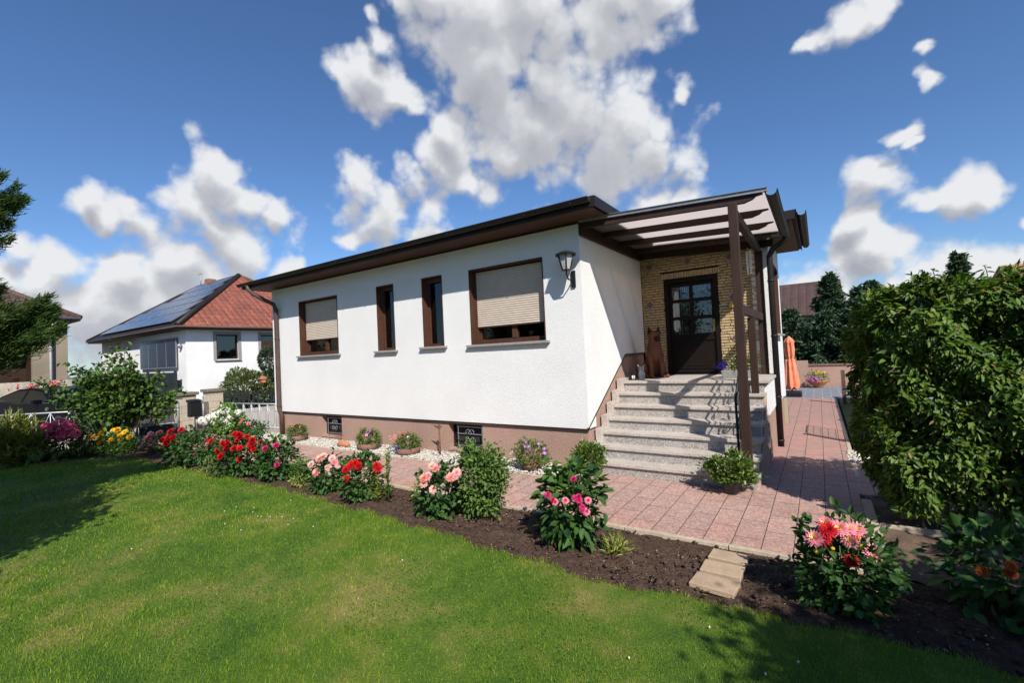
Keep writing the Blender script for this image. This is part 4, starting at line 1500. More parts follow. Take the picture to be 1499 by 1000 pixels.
dp = pipe([(-12.42, 6.02, 4.04), (-12.42, 6.03, 3.93), (-12.33, 6.12, 3.80), (-12.22, 6.32, 3.66), (-12.12, 6.53, 3.54), (-12.10, 6.58, 3.40), (-12.10, 6.58, 0.85), (-12.10, 6.58, 0.72), (-12.06, 6.62, 0.56), (-12.05, 6.62, 0.0)], 0.055, '', None, None)
for z in (2.6, 0.80, 3.38):
    dp.lathe((-12.10, 6.58, z), [(0.064, -0.02), (0.064, 0.02)], 12)
dp.build('downpipe', MT['pipe'], house)
dp = pipe([(-0.40, 9.42, 3.80), (-0.41, 9.44, 3.70), (-0.50, 9.46, 3.64), (-0.60, 9.46, 3.58), (-0.66, 9.44, 3.45), (-0.66, 9.44, 0.0)], 0.05, '', None, None)
for z in (3.0, 2.0, 0.9, 0.12):
    dp.lathe((-0.66, 9.44, z), [(0.058, -0.018), (0.058, 0.018)], 12)
dp.build('downpipe', MT['gutter'], house)

# ---------------------------------------------------------------- entrance door
mb = MB()
mb.box(DX0, DX0 + 0.085, BY - 0.012, BY + 0.11, DZ0 + 0.01, DZ1)
mb.box(DX1 - 0.085, DX1, BY - 0.012, BY + 0.11, DZ0 + 0.01, DZ1)
mb.box(DX0 + 0.085, DX1 - 0.085, BY - 0.012, BY + 0.11, DZ1 - 0.10, DZ1)
door = mb.build('front_door', MT['door'], house, origin=((DX0 + DX1) / 2, BY, DZ0), bevel=0.004)
door['label'] = 'dark brown front door with six curtained panes'
lx0, lx1 = DX0 + 0.09, DX1 - 0.09
cols_ = [(lx0 + 0.055, (lx0 + lx1) / 2 - 0.035), ((lx0 + lx1) / 2 + 0.035, lx1 - 0.055)]
rows_ = [(2.86, 3.12), (2.50, 2.79), (2.14, 2.43)]
holes = [(a, b, c, d) for a, b in cols_ for c, d in rows_]
mb = MB()
cells(mb, lx0, lx1, DZ0 + 0.02, DZ1 - 0.105, holes, lambda a, b, c, d: mb.box(a, b, BY + 0.03, BY + 0.085, c, d))
for q in ((1.42, 1.93), (1.48, 1.87)):
    k = 0.09 if q[0] == 1.42 else 0.15
    mb.box(lx0 + k, lx1 - k, BY + (0.018 if k < .1 else 0.008), BY + 0.03, q[0], q[1])
mb.box(lx0 + 0.02, lx1 - 0.02, BY + 0.012, BY + 0.03, 1.99, 2.05)
mb.box(lx0 + 0.02, lx1 - 0.02, BY + 0.012, BY + 0.03, 1.345, 1.39)
mb.build('door_leaf', MT['door'], door, bevel=0.005)
for (a, b, c, d) in holes:
    mb = MB(); mb.box(a, b, BY + 0.05, BY + 0.055, c, d)
    pn = mb.build('pane', MT['glass'], door)
mb = folds(lx0 + 0.04, lx0 + 0.22, BY + 0.13, 2.1, 3.12, 0.012, 24, 0.05)
mb.build('curtain', MT['lace'], door)
for a, b in ((lx0 + 0.04, (lx0 + lx1) / 2), ((lx0 + lx1) / 2, lx1 - 0.04)):
    mb = folds(a, b, BY + 0.125, 2.9, 3.13, 0.008, 40, 0.045, edge=lambda u: 2.84 + 0.18 * (1 - (2 * u - 1) ** 2))
    mb.build('curtain', MT['lace'], door)
mb = MB(); mb.box(lx0, lx1, BY + 0.30, BY + 0.31, DZ0, DZ1); mb.build('dark_hall', MT['darkroom'], door)
mb = MB()
mb.box(lx1 - 0.045, lx1 - 0.008, BY + 0.018, BY + 0.03, 2.16, 2.40)
mb.tube([(lx1 - 0.026, BY + 0.03, 2.32), (lx1 - 0.026, BY - 0.03, 2.32), (lx1 - 0.13, BY - 0.035, 2.315)], 0.009, 8)
mb.build('handle', MT['brass'], door)
mb = MB(); mb.box(DX0, DX1, BY - 0.02, BY + 0.1, DZ0 - 0.002, DZ0 + 0.018); mb.build('threshold', MT['darkslat'], door)

# number plate and yellow clay bell beside the door
mb = MB(); mb.box(-1.545, -1.43, BY - 0.03, BY - 0.012, 2.64, 2.685)
npl = mb.build('number_plate', MT['plate'], origin=(-1.49, BY, 2.66))
tag(npl, 'small grey number plate on the yellow stone right of the door', 'sign')
mb = MB()
for k, (x, ww) in enumerate([(-1.535, .012), (-1.515, .018), (-1.49, .018), (-1.465, .018)]):
    if k == 0:
        mb.box(x, x + 0.006, BY - 0.033, BY - 0.0301, 2.650, 2.676)
    elif k == 1:
        for z in (2.650, 2.661, 2.672):
            mb.box(x, x + 0.016, BY - 0.033, BY - 0.0301, z, z + 0.004)
    else:
        mb.box(x, x + 0.004, BY - 0.033, BY - 0.0301, 2.650, 2.676); mb.box(x + 0.012, x + 0.016, BY - 0.033, BY - 0.0301, 2.650, 2.676)
        mb.box(x + .004, x + 0.012, BY - 0.033, BY - 0.0301, 2.650, 2.654); mb.box(x + .004, x + 0.012, BY - 0.033, BY - 0.0301, 2.672, 2.676)
mb.build('digits', MT['plateink'], npl, origin=(-1.49, BY, 2.66))
mb = MB()
mb.lathe((-1.36, BY - 0.05, 2.60), [(0.045, 0.0), (0.050, 0.02), (0.046, 0.06), (0.030, 0.10), (0.012, 0.115)], 16)
o = mb.build('clay_bell', MT['bellyellow'], origin=(-1.36, BY, 2.60))
tag(o, 'small yellow clay bell hanging on the stone wall beside the number plate', 'ornament')

# ================================================================== steps
st = thing('entrance_steps', 'seven speckled granite steps with pale treads rising to the front door', 'steps', (-1.9, 6.46, 0))
NR = 7; RH = 1.30 / 7; TD = 0.262
SX0, SX1 = -3.005, -0.745
for i in range(NR):
    yf = 6.49 + i * TD
    z1 = RH * (i + 1)
    mb = MB()
    x0 = SX0 + (0.12 if i == 0 else 0)
    yend = yf + TD + 0.06 if i < NR - 1 else 9.66
    mb.box(x0, SX1, yf, yend, max(z1 - RH, 0) + (0 if i else 0) - (0.05 if i == 0 else 0.0), z1 - 0.045)
    r_ = mb.build('riser', MT['riser'], st)
    mb = MB()
    xe = SX1 + 0.03 if i < NR - 1 else RX + 0.03
    # two slabs per tread, with a joint
    xj = -1.62 + 0.02 * ((i * 7) % 3)
    ye = yf + TD + 0.05 if i < NR - 1 else 9.68
    xs0 = x0 - (0.0 if i else 0.02)
    mb.box(xs0, xj - 0.002, yf - 0.035, ye, z1 - 0.044, z1)
    mb.box(xj + 0.002, xe, yf - 0.035, ye, z1 - 0.044, z1)
    mb.build('tread', MT['tread'], st, bevel=0.004)
# stepped skirting on the house side
mb = MB()
for i in range(NR):
    yf = 6.49 + i * TD
    mb.box(XR - 0.005 + 0.005, SX0 - 0.001, yf - 0.10, yf + TD - 0.102 if i < NR - 1 else yf + 0.3, max(RH * i - 0.0, 0), RH * (i + 1) + 0.05)
sk = mb.build('stepped_skirting', MT['tread'], st, bevel=0.003)
# flank masonry on the path side
mb = MB()
mb.prism([(SX1 + 0.001 - 0.08, y, z) for y, z in [(6.50, -0.05), (8.099, -0.05), (8.099, 1.08), (6.70, 0.10)]], (0.10, 0, 0))
mb.build('flank', MT['plinth'], st)
mb = MB()
mb.box(SX1 - 0.2, RX + 0.0, 8.10, BY - 0.021, 0.74, 1.255)
mb.build('landing_flank', MT['white'], st)
mb = MB()
mb.box(SX1 - 0.2, RX - 0.012, 8.10, BY - 0.021, -0.05, 0.739)
mb.build('landing_plinth', MT['plinth'], st)

# ================================================================== canopy
ca = thing('porch_canopy', 'dark brown timber porch canopy with milky roof sheets over the steps', 'canopy', (-0.85, 6.62, 0))


def canz(x, off=0.0):   # underside line falls towards the path
    return 3.865 - (x - XR) * 0.050 + off


for k, y in enumerate((6.70, 7.55, 8.42, 9.30)):
    mb = MB()
    xa, xb = XR + 0.06, -0.50
    za, zb = canz(xa), canz(xb)
    hgt = 0.095
    # tapered, ogee-cut rafter end
    poly = [(xa, za), (-0.72, canz(-0.72)), (-0.68, canz(-0.68) + 0.015), (-0.62, canz(-0.62) + 0.035), (-0.58, canz(-0.58) + 0.07), (xb, canz(xb) + 0.085), (xb, zb + hgt), (xa, za + hgt)]
    mb.prism([(x, y - 0.035, z) for x, z in poly], (0, 0.07, 0))
    mb.build('rafter', MT['brown'], ca)
mb = MB()
mb.box(XR + 0.002, XR + 0.058, 6.66, 9.64, canz(XR) - 0.11, canz(XR) + 0.088)
mb.build('wall_plate', MT['brown'], ca)
mb = MB()
mb.beam((XR + 0.065, 9.62, canz(XR) - 0.02), (-0.60, 9.62, canz(-0.60) - 0.02), 0.06, 0.13)
mb.build('rear_plate', MT['brown'], ca)
mb = MB()
mb.beam((XR + 0.0, 8.16, canz(XR) + 0.104), (-0.46, 8.16, canz(-0.46) + 0.104), 3.0, 0.016)
mb.build('roof_sheet', MT['poly'], ca)
mb = MB()
mb.beam((XR + 0.02, 6.645, canz(XR) + 0.116), (-0.44, 6.645, canz(-0.44) + 0.116), 0.028, 0.045)
mb.beam((XR + 0.02, 6.638, canz(XR) + 0.142), (-0.44, 6.638, canz(-0.44) + 0.142), 0.05, 0.006)
mb.build('edge_trim', MT['zinc'], ca)
halfgutter((-0.40, 6.62, 3.825), (-0.40, 9.66, 3.80), 0.068).build('gutter', MT['gutter'], ca)
mb = MB()
mb.box(-0.905, -0.795, 6.565, 6.675, 0.19, canz(-0.85) + 0.0)
mb.build('post', MT['brown'], ca, bevel=0.006)
mb = MB()
mb.box(-0.912, -0.787, 9.53, 9.65, 1.302, 3.60)
mb.build('post', MT['brown'], ca, bevel=0.006)
mb = MB()
mb.box(-0.90, -0.80, 7.84, 7.94, 6 * RH + 0.001 - 0.0, 2.28)
mb.build('post', MT['brown'], ca, bevel=0.006)
mb = MB()
mb.box(-0.89, -0.81, 6.676, 9.60, 3.56, 3.70)
mb.build('purlin', MT['brown'], ca, bevel=0.005)
mb = MB()
mb.beam((-0.85, 6.676, 2.36), (-0.85, 9.529, 2.36), 0.055, 0.13)
mb.build('rail', MT['brown'], ca, bevel=0.005)

# wrought iron railing with scrolls up the right edge of the steps
ir = thing('stair_railing', 'black wrought iron stair railing with scrolls beside the porch posts', 'railing', (-1.0, 6.7, 0.19))
mb = MB()
s0 = Vector((-0.97, 6.72, 0.30)); s1 = Vector((-0.97, 7.95, 1.17))
top0 = s0 + Vector((0, 0, 0.85)); top1 = s1 + Vector((0, 0, 0.85))
mb.tube([s0 + Vector((0, 0.05, -0.3)), top0 + Vector((0, 0, 0.0)), top1], 0.016, 8)
mb.tube([top1, s1 - Vector((0, 0, 0.05))], 0.014, 8)
mb.build('handrail', MT['iron'], ir)
mb = MB()
mb.tube([s0 + Vector((0, 0, 0.05)), s1 + Vector((0, 0, 0.05))], 0.010, 6)
mb.tube([s0 + Vector((0, 0, 0.70)), s1 + Vector((0, 0, 0.70))], 0.010, 6)
mb.build('crossbar', MT['iron'], ir)
for k in range(7):
    t = (k + 0.5) / 7
    p = s0.lerp(s1, t)
    mb = MB()
    mb.tube([p + Vector((0, 0, 0.05)), p + Vector((0, 0, 0.70))], 0.008, 6)
    for up in (1, -1):
        pts = [Vector((p.x, p.y + (q.x), p.z + 0.375 + q.z)) for q in scroll((0, 0, 0), 0.16, up, 1 if up > 0 else -1)]
        mb.tube(pts, 0.009, 5)
    mb.build('scroll_baluster', MT['iron'], ir)

# ================================================================== wall lantern
ln = thing('wall_lantern', 'black hexagonal wall lantern on a curved arm at the house corner', 'lantern', (-3.25, FY, 3.0))
lc = Vector((-3.24, 6.42, 3.19))
mb = MB()
mb.lathe(lc, [(0.066, 0.0), (0.128, 0.23)], 6)
mb.f = mb.f  # glass body
for i in range(len(mb.sm)): mb.sm[i] = False
mb.build('lantern_glass', MT['lampglass'], ln)
mb = MB()
mb.lathe(lc, [(0.185, 0.226), (0.185, 0.238), (0.105, 0.275), (0.06, 0.29)], 6)
mb.lathe(lc, [(0.078, -0.014), (0.078, 0.0)], 6)
for i in range(len(mb.sm)): mb.sm[i] = False
for k in range(6):
    a = 2 * math.pi * k / 6
    d = Vector((math.cos(a), math.sin(a), 0))
    mb.tube([lc + d * 0.070, lc + d * 0.132 + Vector((0, 0, 0.23))], 0.011, 5)
mb.build('lantern_cage', MT['iron'], ln)
mb = MB()
mb.tube([lc + Vector((0, 0, -0.01)), lc + Vector((0, 0, -0.08)), lc + Vector((0.0, 0.06, -0.15)), lc + Vector((0, 0.16, -0.15)), Vector((-3.24, FY, 3.08))], 0.012, 8)
mb.build('bracket_arm', MT['iron'], ln)
mb = MB(); mb.box(-3.275, -3.205, FY - 0.03, FY + 0.001, 2.93, 3.20); mb.build('wall_plate', MT['iron'], ln)

# ================================================================== shell mobile
sm_ = thing('shell_mobile', 'white shell wind mobile hanging by the porch post', 'wind chime', (-0.99, 9.3, 3.6))
mb = MB()
rr = random.Random(2)
mb.tube([(-0.99, 9.3, 3.63), (-0.99, 9.3, 3.1)], 0.003, 4)
for k in range(26):
    z = 3.56 - 0.42 * k / 26
    a = k * 2.1
    c = Vector((-0.99 + 0.035 * math.cos(a), 9.3 + 0.035 * math.sin(a), z))
    mb.obox(c, (math.cos(a), math.sin(a), .3), (-math.sin(a), math.cos(a), .2), (0, -.3, 1), 0.022, 0.003, 0.019)
mb.build('shells', MT['shell'], sm_)

# ================================================================== carved dog (sits by the door)
dog = thing('dog_statue', 'carved red-brown wooden sitting dog with pricked ears left of the door', 'dog statue', (-2.70, 8.95, 1.30))
dx, dy, dz = -2.70, 8.95, 1.30
DS = 1.04


def dpnt(x, y, z):
    # local: +y towards the camera side; turned a little towards the steps
    a = math.radians(32)
    x, y = x * math.cos(a) - (-y) * math.sin(a), x * math.sin(a) + (-y) * math.cos(a)
    return Vector((dx + x * DS * 1.16, dy + y * DS * 1.1, dz + z * DS * 0.93))


pr_ = []
E3 = lambda c, r, rz=0: ('e', dpnt(*c), [q * DS * 1.1 for q in r], Matrix.Rotation(math.radians(32 + rz), 3, 'Z'))
C3 = lambda a, b, ra, rb: ('c', dpnt(*a), dpnt(*b), ra * DS * 1.1, rb * DS * 1.1)
pr_ += [E3((0, -0.14, 0.19), (0.155, 0.18, 0.18)), C3((0, -0.10, 0.22), (0, 0.045, 0.56), 0.15, 0.105), E3((0, 0.05, 0.50), (0.125, 0.12, 0.16))]
pr_ += [C3((0, 0.04, 0.56), (0, 0.075, 0.78), 0.125, 0.092)]
pr_ += [E3((0, 0.085, 0.835), (0.100, 0.105, 0.100)), C3((0, 0.13, 0.81), (0, 0.265, 0.765), 0.064, 0.036), E3((0, 0.275, 0.775), (0.028, 0.022, 0.022)), E3((0.05, 0.15, 0.87), (0.03, 0.03, 0.02)), E3((-0.05, 0.15, 0.87), (0.03, 0.03, 0.02))]
for s in (-1, 1):
    pr_ += [C3((s * 0.088, 0.06, 0.46), (s * 0.085, 0.115, 0.24), 0.06, 0.042), C3((s * 0.085, 0.115, 0.24), (s * 0.085, 0.115, 0.04), 0.042, 0.034), C3((s * 0.085, 0.115, 0.035), (s * 0.09, 0.19, 0.03), 0.036, 0.030)]
    pr_ += [E3((s * 0.13, -0.07, 0.15), (0.07, 0.15, 0.14), s * 10), C3((s * 0.16, 0.0, 0.05), (s * 0.165, 0.13, 0.035), 0.045, 0.035)]
pr_ += [C3((0, -0.28, 0.05), (0.16, -0.26, 0.03), 0.035, 0.02)]
blob_sdf('dog_body', pr_, MT['dogwood'], dog, 0.011, 3)
for s in (-1, 1):
    b0 = dpnt(s * 0.048, 0.065, 0.875); tp = dpnt(s * 0.084, 0.050, 1.055)
    mb = MB()
    pts = [dpnt(s * 0.014, 0.095, 0.900), dpnt(s * 0.112, 0.075, 0.872), dpnt(s * 0.060, 0.015, 0.880), tp]
    mb.add(pts, [(0, 1, 3), (1, 2, 3), (2, 0, 3), (0, 2, 1)])
    mb.build('ear', MT['dogdark'], dog)
    mb = MB()
    mb.lathe(dpnt(s * 0.045, 0.172, 0.862), [(0.003, -0.009), (0.009, 0), (0.003, 0.009)], 8)
    mb.build('eye', MT['iron'], dog)
mb = MB()
mb.lathe(dpnt(0, 0.305, 0.778), [(0.006, -0.014), (0.018, -0.004), (0.015, 0.010), (0.004, 0.014)], 10)
mb.build('nose', MT['iron'], dog)
blob_sdf('muzzle', [C3((0, 0.215, 0.784), (0, 0.285, 0.762), 0.049, 0.036)], MT['dogdark'], dog, 0.008, 2)

# owl and candle lantern beside it
ow = thing('owl_figurine', 'small grey white owl figurine beside the dog statue', 'owl figurine', (-2.76, 8.33, 1.30))
ox, oy, oz = -2.76, 8.33, 1.30
blob_sdf('owl_body', [('e', Vector((ox, oy, oz + 0.10)), [0.062, 0.055, 0.10], None), ('e', Vector((ox, oy, oz + 0.205)), [0.056, 0.05, 0.05], None),
                      ('c', Vector((ox - 0.03, oy - 0.01, oz + 0.23)), Vector((ox - 0.062, oy - 0.01, oz + 0.285)), 0.02, 0.007), ('c', Vector((ox + 0.03, oy - 0.01, oz + 0.23)), Vector((ox + 0.062, oy - 0.01, oz + 0.285)), 0.02, 0.007),
                      ('e', Vector((ox, oy, oz + 0.01)), [0.05, 0.05, 0.015], None), ('c', Vector((ox, oy - 0.045, oz + 0.20)), Vector((ox, oy - 0.062, oz + 0.185)), 0.012, 0.004)], MT['owl'], ow, 0.006, 3)
for s in (-1, 1):
    mb = MB(); mb.lathe((ox + s * 0.024, oy - 0.046, oz + 0.212), [(0.003, -0.013), (0.013, 0), (0.003, 0.013)], 8)
    mb.build('eye', MT['potgrey'], ow)
cl_ = thing('candle_lantern', 'small black square candle lantern at the left end of the landing', 'lantern', (-2.91, 8.30, 1.30))
mb = MB()
cx, cy, cz = -2.91, 8.30, 1.30
for sx in (-1, 1):
    for sy in (-1, 1):
        mb.box(cx + sx * 0.062 - 0.006, cx + sx * 0.062 + 0.006, cy + sy * 0.062 - 0.006, cy + sy * 0.062 + 0.006, cz + 0.01, cz + 0.17)
mb.box(cx - 0.07, cx + 0.07, cy - 0.07, cy + 0.07, cz, cz + 0.012)
mb.box(cx - 0.07, cx + 0.07, cy - 0.07, cy + 0.07, cz + 0.17, cz + 0.18)
mb.prism([(cx - 0.05, cy - 0.05, cz + 0.18), (cx + 0.05, cy - 0.05, cz + 0.18), (cx + 0.05, cy + 0.05, cz + 0.18), (cx - 0.05, cy + 0.05, cz + 0.18)], (0, 0, 0.02))
mb.build('lantern_frame', MT['iron'], cl_)
mb = MB(); mb.lathe((cx, cy, cz + 0.012), [(0.03, 0), (0.03, 0.07), (0.004, 0.072), (0.002, 0.085)], 12); mb.build('candle', MT['lace'], cl_)

# ================================================================== flower bed
BL = {"pinkhyd": [[-14.42, 2.56, 0.76], [-14.3, 2.65, 0.67], [-14.17, 2.73, 0.82], [-14.04, 2.82, 0.78], [-14.12, 2.77, 0.66], [-13.97, 2.87, 0.69], [-14.07, 2.81, 0.55], [-14.35, 2.62, 0.55], [-14.16, 2.75, 0.51], [-13.9, 2.92, 0.57]], "rud": [[-14.02, 3.15, 0.4], [-13.9, 3.23, 0.43], [-13.82, 3.28, 0.42], [-13.73, 3.35, 0.53], [-13.53, 3.48, 0.58], [-13.44, 3.54, 0.57], [-13.31, 3.63, 0.52], [-13.78, 3.32, 0.29], [-14.03, 3.15, 0.24], [-13.57, 3.46, 0.34], [-13.39, 3.58, 0.35], [-13.39, 3.58, 0.44], [-13.96, 3.19, 0.49], [-13.21, 3.7, 0.4]], "rosepink": [[-12.81, 3.97, 0.43], [-12.85, 3.94, 0.35], [-12.82, 3.97, 0.27], [-12.64, 4.09, 0.45], [-12.95, 3.88, 0.21], [-12.72, 4.04, 0.22], [-12.88, 3.93, 0.32]], "redE": [[-10.53, 3.59, 0.69], [-10.59, 3.55, 0.58], [-10.54, 3.59, 0.55], [-10.5, 3.61, 0.59], [-10.66, 3.51, 0.53], [-10.37, 3.7, 0.72], [-10.59, 3.56, 0.46], [-10.62, 3.54, 0.49], [-10.48, 3.63, 0.56]], "redF": [[-8.42, 3.63, 0.59], [-8.27, 3.73, 0.76], [-8.23, 3.75, 0.65], [-8.19, 3.78, 0.71], [-8.45, 3.61, 0.62], [-8.02, 3.89, 0.64], [-8.1, 3.84, 0.7], [-8.04, 3.89, 0.58], [-7.93, 3.96, 0.59], [-8.29, 3.72, 0.52], [-8.21, 3.77, 0.52], [-8.39, 3.65, 0.52], [-8.53, 3.56, 0.49], [-8.48, 3.59, 0.4], [-8.22, 3.77, 0.33], [-8.02, 3.9, 0.48], [-8.07, 3.87, 0.56], [-8.21, 3.76, 0.75], [-8.37, 3.66, 0.61], [-8.6, 3.5, 0.66]], "pinkG": [[-7.3, 3.91, 0.6], [-7.45, 3.81, 0.56], [-7.31, 3.92, 0.29]], "paleI": [[-6.16, 3.79, 0.44], [-6.04, 3.86, 0.52], [-6.01, 3.89, 0.54], [-5.9, 3.96, 0.51], [-5.88, 3.98, 0.46], [-5.95, 3.93, 0.38], [-5.84, 4.01, 0.41], [-6.1, 3.83, 0.32]], "redJ": [[-5.28, 3.74, 0.47], [-5.22, 3.78, 0.53], [-5.18, 3.81, 0.55], [-5.14, 3.83, 0.51], [-5.28, 3.74, 0.35], [-4.95, 3.97, 0.51], [-5.24, 3.77, 0.51], [-4.93, 3.98, 0.46]], "salM": [[-3.77, 3.75, 0.55], [-3.7, 3.79, 0.63], [-3.74, 3.78, 0.39], [-3.82, 3.72, 0.46], [-3.56, 3.89, 0.52], [-3.51, 3.92, 0.53], [-3.5, 3.93, 0.57], [-3.81, 3.72, 0.53], [-3.73, 3.77, 0.66]], "magO": [[-2.13, 3.62, 0.59], [-2.1, 3.65, 0.54], [-2.0, 3.71, 0.53], [-1.93, 3.76, 0.55], [-1.9, 3.78, 0.56], [-1.83, 3.83, 0.52], [-1.88, 3.8, 0.46], [-1.88, 3.8, 0.43], [-1.85, 3.82, 0.42], [-1.9, 3.78, 0.53], [-1.93, 3.76, 0.72], [-2.08, 3.66, 0.52]], "bigQ": [[-0.02, 3.6, 0.66], [-0.03, 3.6, 0.62], [0.05, 3.65, 0.66], [0.07, 3.67, 0.65], [0.1, 3.69, 0.57], [0.09, 3.69, 0.44], [0.22, 3.77, 0.48], [-0.08, 3.56, 0.61], [0.12, 3.7, 0.64], [-0.07, 3.57, 0.59]], "darkR": [[0.74, 3.85, 0.45], [0.88, 3.94, 0.48], [0.88, 3.95, 0.43], [0.81, 3.9, 0.59], [0.77, 3.88, 0.17]], "white": [[-14.38, 5.81, 0.49], [-14.24, 5.91, 0.54], [-14.14, 5.97, 0.5], [-14.09, 6.02, 0.41], [-14.01, 6.07, 0.37], [-13.95, 6.11, 0.23], [-13.97, 6.08, 0.66], [-14.11, 6.0, 0.63], [-13.71, 6.27, 0.59], [-14.28, 5.89, 0.35], [-14.49, 5.75, 0.4], [-14.55, 5.7, 0.42], [-13.86, 6.17, 0.5]], "rosT": [[-12.75, 6.1, 0.35], [-12.87, 6.01, 0.45], [-12.93, 5.97, 0.38]]}
GB = 'flowering plants in the long bed'

t = bush('dahlia', 'tall broad-leaved dahlia with magenta and white-edged blooms beside the path', 'dahlia', (-2.12, 4.02), 0.62, 0.78, 620, 0.115, 0.52, LF['dahlia'], 21, GB, zc=0.46, lump=0.2, stems=7, droop=0.35)
rngp = np.random.default_rng(77)
# top leaders of the magenta dahlia
m = 110
P = np.stack([rngp.normal(-2.14, 0.10, m), rngp.normal(4.0, 0.09, m), rngp.uniform(0.45, 0.80, m)], 1)
A = np.stack([rngp.normal(size=m), rngp.normal(size=m), rngp.uniform(-0.7, 0.6, m)], 1)
leaves('top_foliage', P, A, A * 0.2 + np.array([0, 0, 1.0]), rngp.uniform(0.07, 0.13, m), rngp.uniform(0.035, 0.065, m), LF['bright'], t, 3)
put_blooms(t, BL['magO'], [('dahlia', 'magenta', 'magenta'), ('rose', 'magenta', None), ('dahlia', 'pink', 'magenta')], 0.036, 1, (-2.12, 4.02, 0.4))

t = bush('dahlia', 'large dahlia with big spiky pink and scarlet blooms near the sandstone stepping slabs', 'dahlia', (0.06, 3.98), 0.66, 0.62, 1400, 0.070, 0.55, LF['dahlia'], 22, GB, zc=0.42, lump=0.22, stems=8, droop=0.15)
K = [('dahlia', 'crimson', 'red'), ('dahlia', 'pink', 'cream')]
lst = [[-0.02, 3.74, 0.60, 0], [-0.05, 3.73, 0.55, 0], [0.045, 3.79, 0.605, 1], [0.095, 3.83, 0.595, 1], [0.10, 3.82, 0.525, 1], [0.10, 3.80, 0.40, 0], [0.225, 3.90, 0.435, 1], [-0.095, 3.71, 0.54, 1], [0.14, 3.87, 0.58, 1], [-0.03, 3.80, 0.62, 1]]
put_blooms(t, lst, K, 0.056, 2, (0.06, 4.0, 0.3), tilt=(-0.15, -0.85, 0.6))
mb = MB()
for (x, y, z) in [(0.15, 3.83, 0.55), (0.16, 3.82, 0.50), (-0.10, 3.76, 0.44), (0.0, 3.75, 0.48)]:
    mb.lathe((x, y, z), [(0.003, -0.014), (0.014, -0.004), (0.013, 0.006), (0.003, 0.012)], 8)
mb.build('flower_bud', PT['yellow'], t)

t = bush('dahlia', 'shaded dark-leaved dahlia with dull orange blooms at the right edge of the bed', 'dahlia', (1.0, 4.35), 0.85, 0.62, 560, 0.10, 0.6, LF['dahlia'], 23, GB, zc=0.45, stems=6, droop=0.3)
put_blooms(t, BL['darkR'][:3], [('dahlia', 'orange', 'orange')], 0.036, 3, (1.0, 4.4, 0.3))

t = bush('dahlia', 'knee-high dahlia with full salmon pink blooms between path and lawn', 'dahlia', (-3.86, 4.02), 0.60, 0.60, 620, 0.085, 0.6, LF['dahlia'], 24, GB, zc=0.42, stems=6, droop=0.3)
put_blooms(t, BL['salM'], [('dahlia', 'palepink', 'salmon'), ('dahlia', 'salmon', 'salmon'), ('dahlia', 'palepink', 'cream')], 0.056, 4, (-3.85, 4.05, 0.3))
bush('bushy_plant', 'upright bushy green plant without flowers right of the salmon dahlia', 'bush', (-3.38, 4.22), 0.60, 0.84, 4200, 0.050, 0.62, LF['mint'], 25, GB, zc=0.52, lump=0.12, clumps=40, cl_r=0.30, stems=8, droop=0.2)
bush('spiky_perennial', 'small yellow-green spiky plant beside the magenta dahlia', 'plant', (-1.67, 4.02), 0.26, 0.17, 190, 0.085, 0.14, LF['yellowgreen'], 26, GB, zc=0.2, inner=0.1, stems=0, up=0.6)

# lily stalks
li = thing('lily_plant', 'tall whorled lily stalk beside yellowing leaves in the bed', 'lily', (-4.88, 4.02, 0), GB)
rg = np.random.default_rng(3)
for k, (x, y, hgt, lean) in enumerate([(-4.83, 4.05, 0.74, 0.04), (-5.02, 4.05, 0.52, -0.05), (-5.08, 3.98, 0.46, -0.02), (-4.95, 3.96, 0.38, 0.03), (-4.90, 4.1, 0.62, 0.0)]):
    mb = MB()
    mb.tube([(x, y, -0.02), (x + lean * .5, y, hgt * .5), (x + lean, y, hgt)], [0.008, 0.007, 0.003], 6)
    mb.build('stem', MT['stem'], li)
    n = 90 if k in (0, 4) else 55
    u = rg.uniform(0.12, 1, n); a = np.arange(n) * 2.4
    P = np.stack([x + lean * u, np.full(n, y), hgt * u], 1)
    A = np.stack([np.cos(a), np.sin(a), 0.55 + 0.5 * u], 1)
    leaves('leaf_whorl', P, A, np.stack([-np.cos(a) * .5, -np.sin(a) * .5, np.ones(n)], 1), rg.uniform(0.06, 0.095, n) * (1.15 - 0.5 * u), np.full(n, 0.016), LF['bright'] if k in (0,) else LF['yellowgreen'], li, k)

t = bush('dahlia', 'dahlia with bright scarlet blooms just left of the lily stalks', 'dahlia', (-5.30, 4.0), 0.60, 0.66, 650, 0.08, 0.6, LF['dahlia'], 27, GB, zc=0.42, stems=6, droop=0.2)
put_blooms(t, BL['redJ'], [('dahlia', 'red', 'red')], 0.055, 5, (-5.3, 4.05, 0.3))
bush('young_plant', 'tiny yellowing plant at the kerb right of the lily', 'plant', (-4.62, 4.33), 0.13, 0.24, 42, 0.055, 0.4, LF['yellowgreen'], 28, GB, zc=0.55, stems=3)
t = bush('dahlia', 'dahlia with pale pink and cream blooms left of the scarlet one', 'dahlia', (-6.15, 4.05), 0.64, 0.52, 560, 0.085, 0.6, LF['dahlia'], 29, GB, zc=0.42, stems=6, droop=0.3)
put_blooms(t, BL['paleI'], [('dahlia', 'palepink', 'palepink'), ('dahlia', 'pink', 'cream'), ('dahlia', 'palepink', 'cream')], 0.066, 6, (-6.15, 4.1, 0.3))
bush('low_perennial', 'low fresh green cushion without blooms between two dahlias', 'plant', (-7.05, 4.16), 0.46, 0.38, 520, 0.045, 0.55, LF['bright'], 30, GB, zc=0.4, stems=3)
t = bush('rose_bush', 'dark-leaved bush with only three magenta blooms', 'rose bush', (-7.62, 4.08), 0.78, 0.68, 800, 0.085, 0.6, LF['dahlia'], 31, GB, zc=0.42, stems=6, droop=0.3)
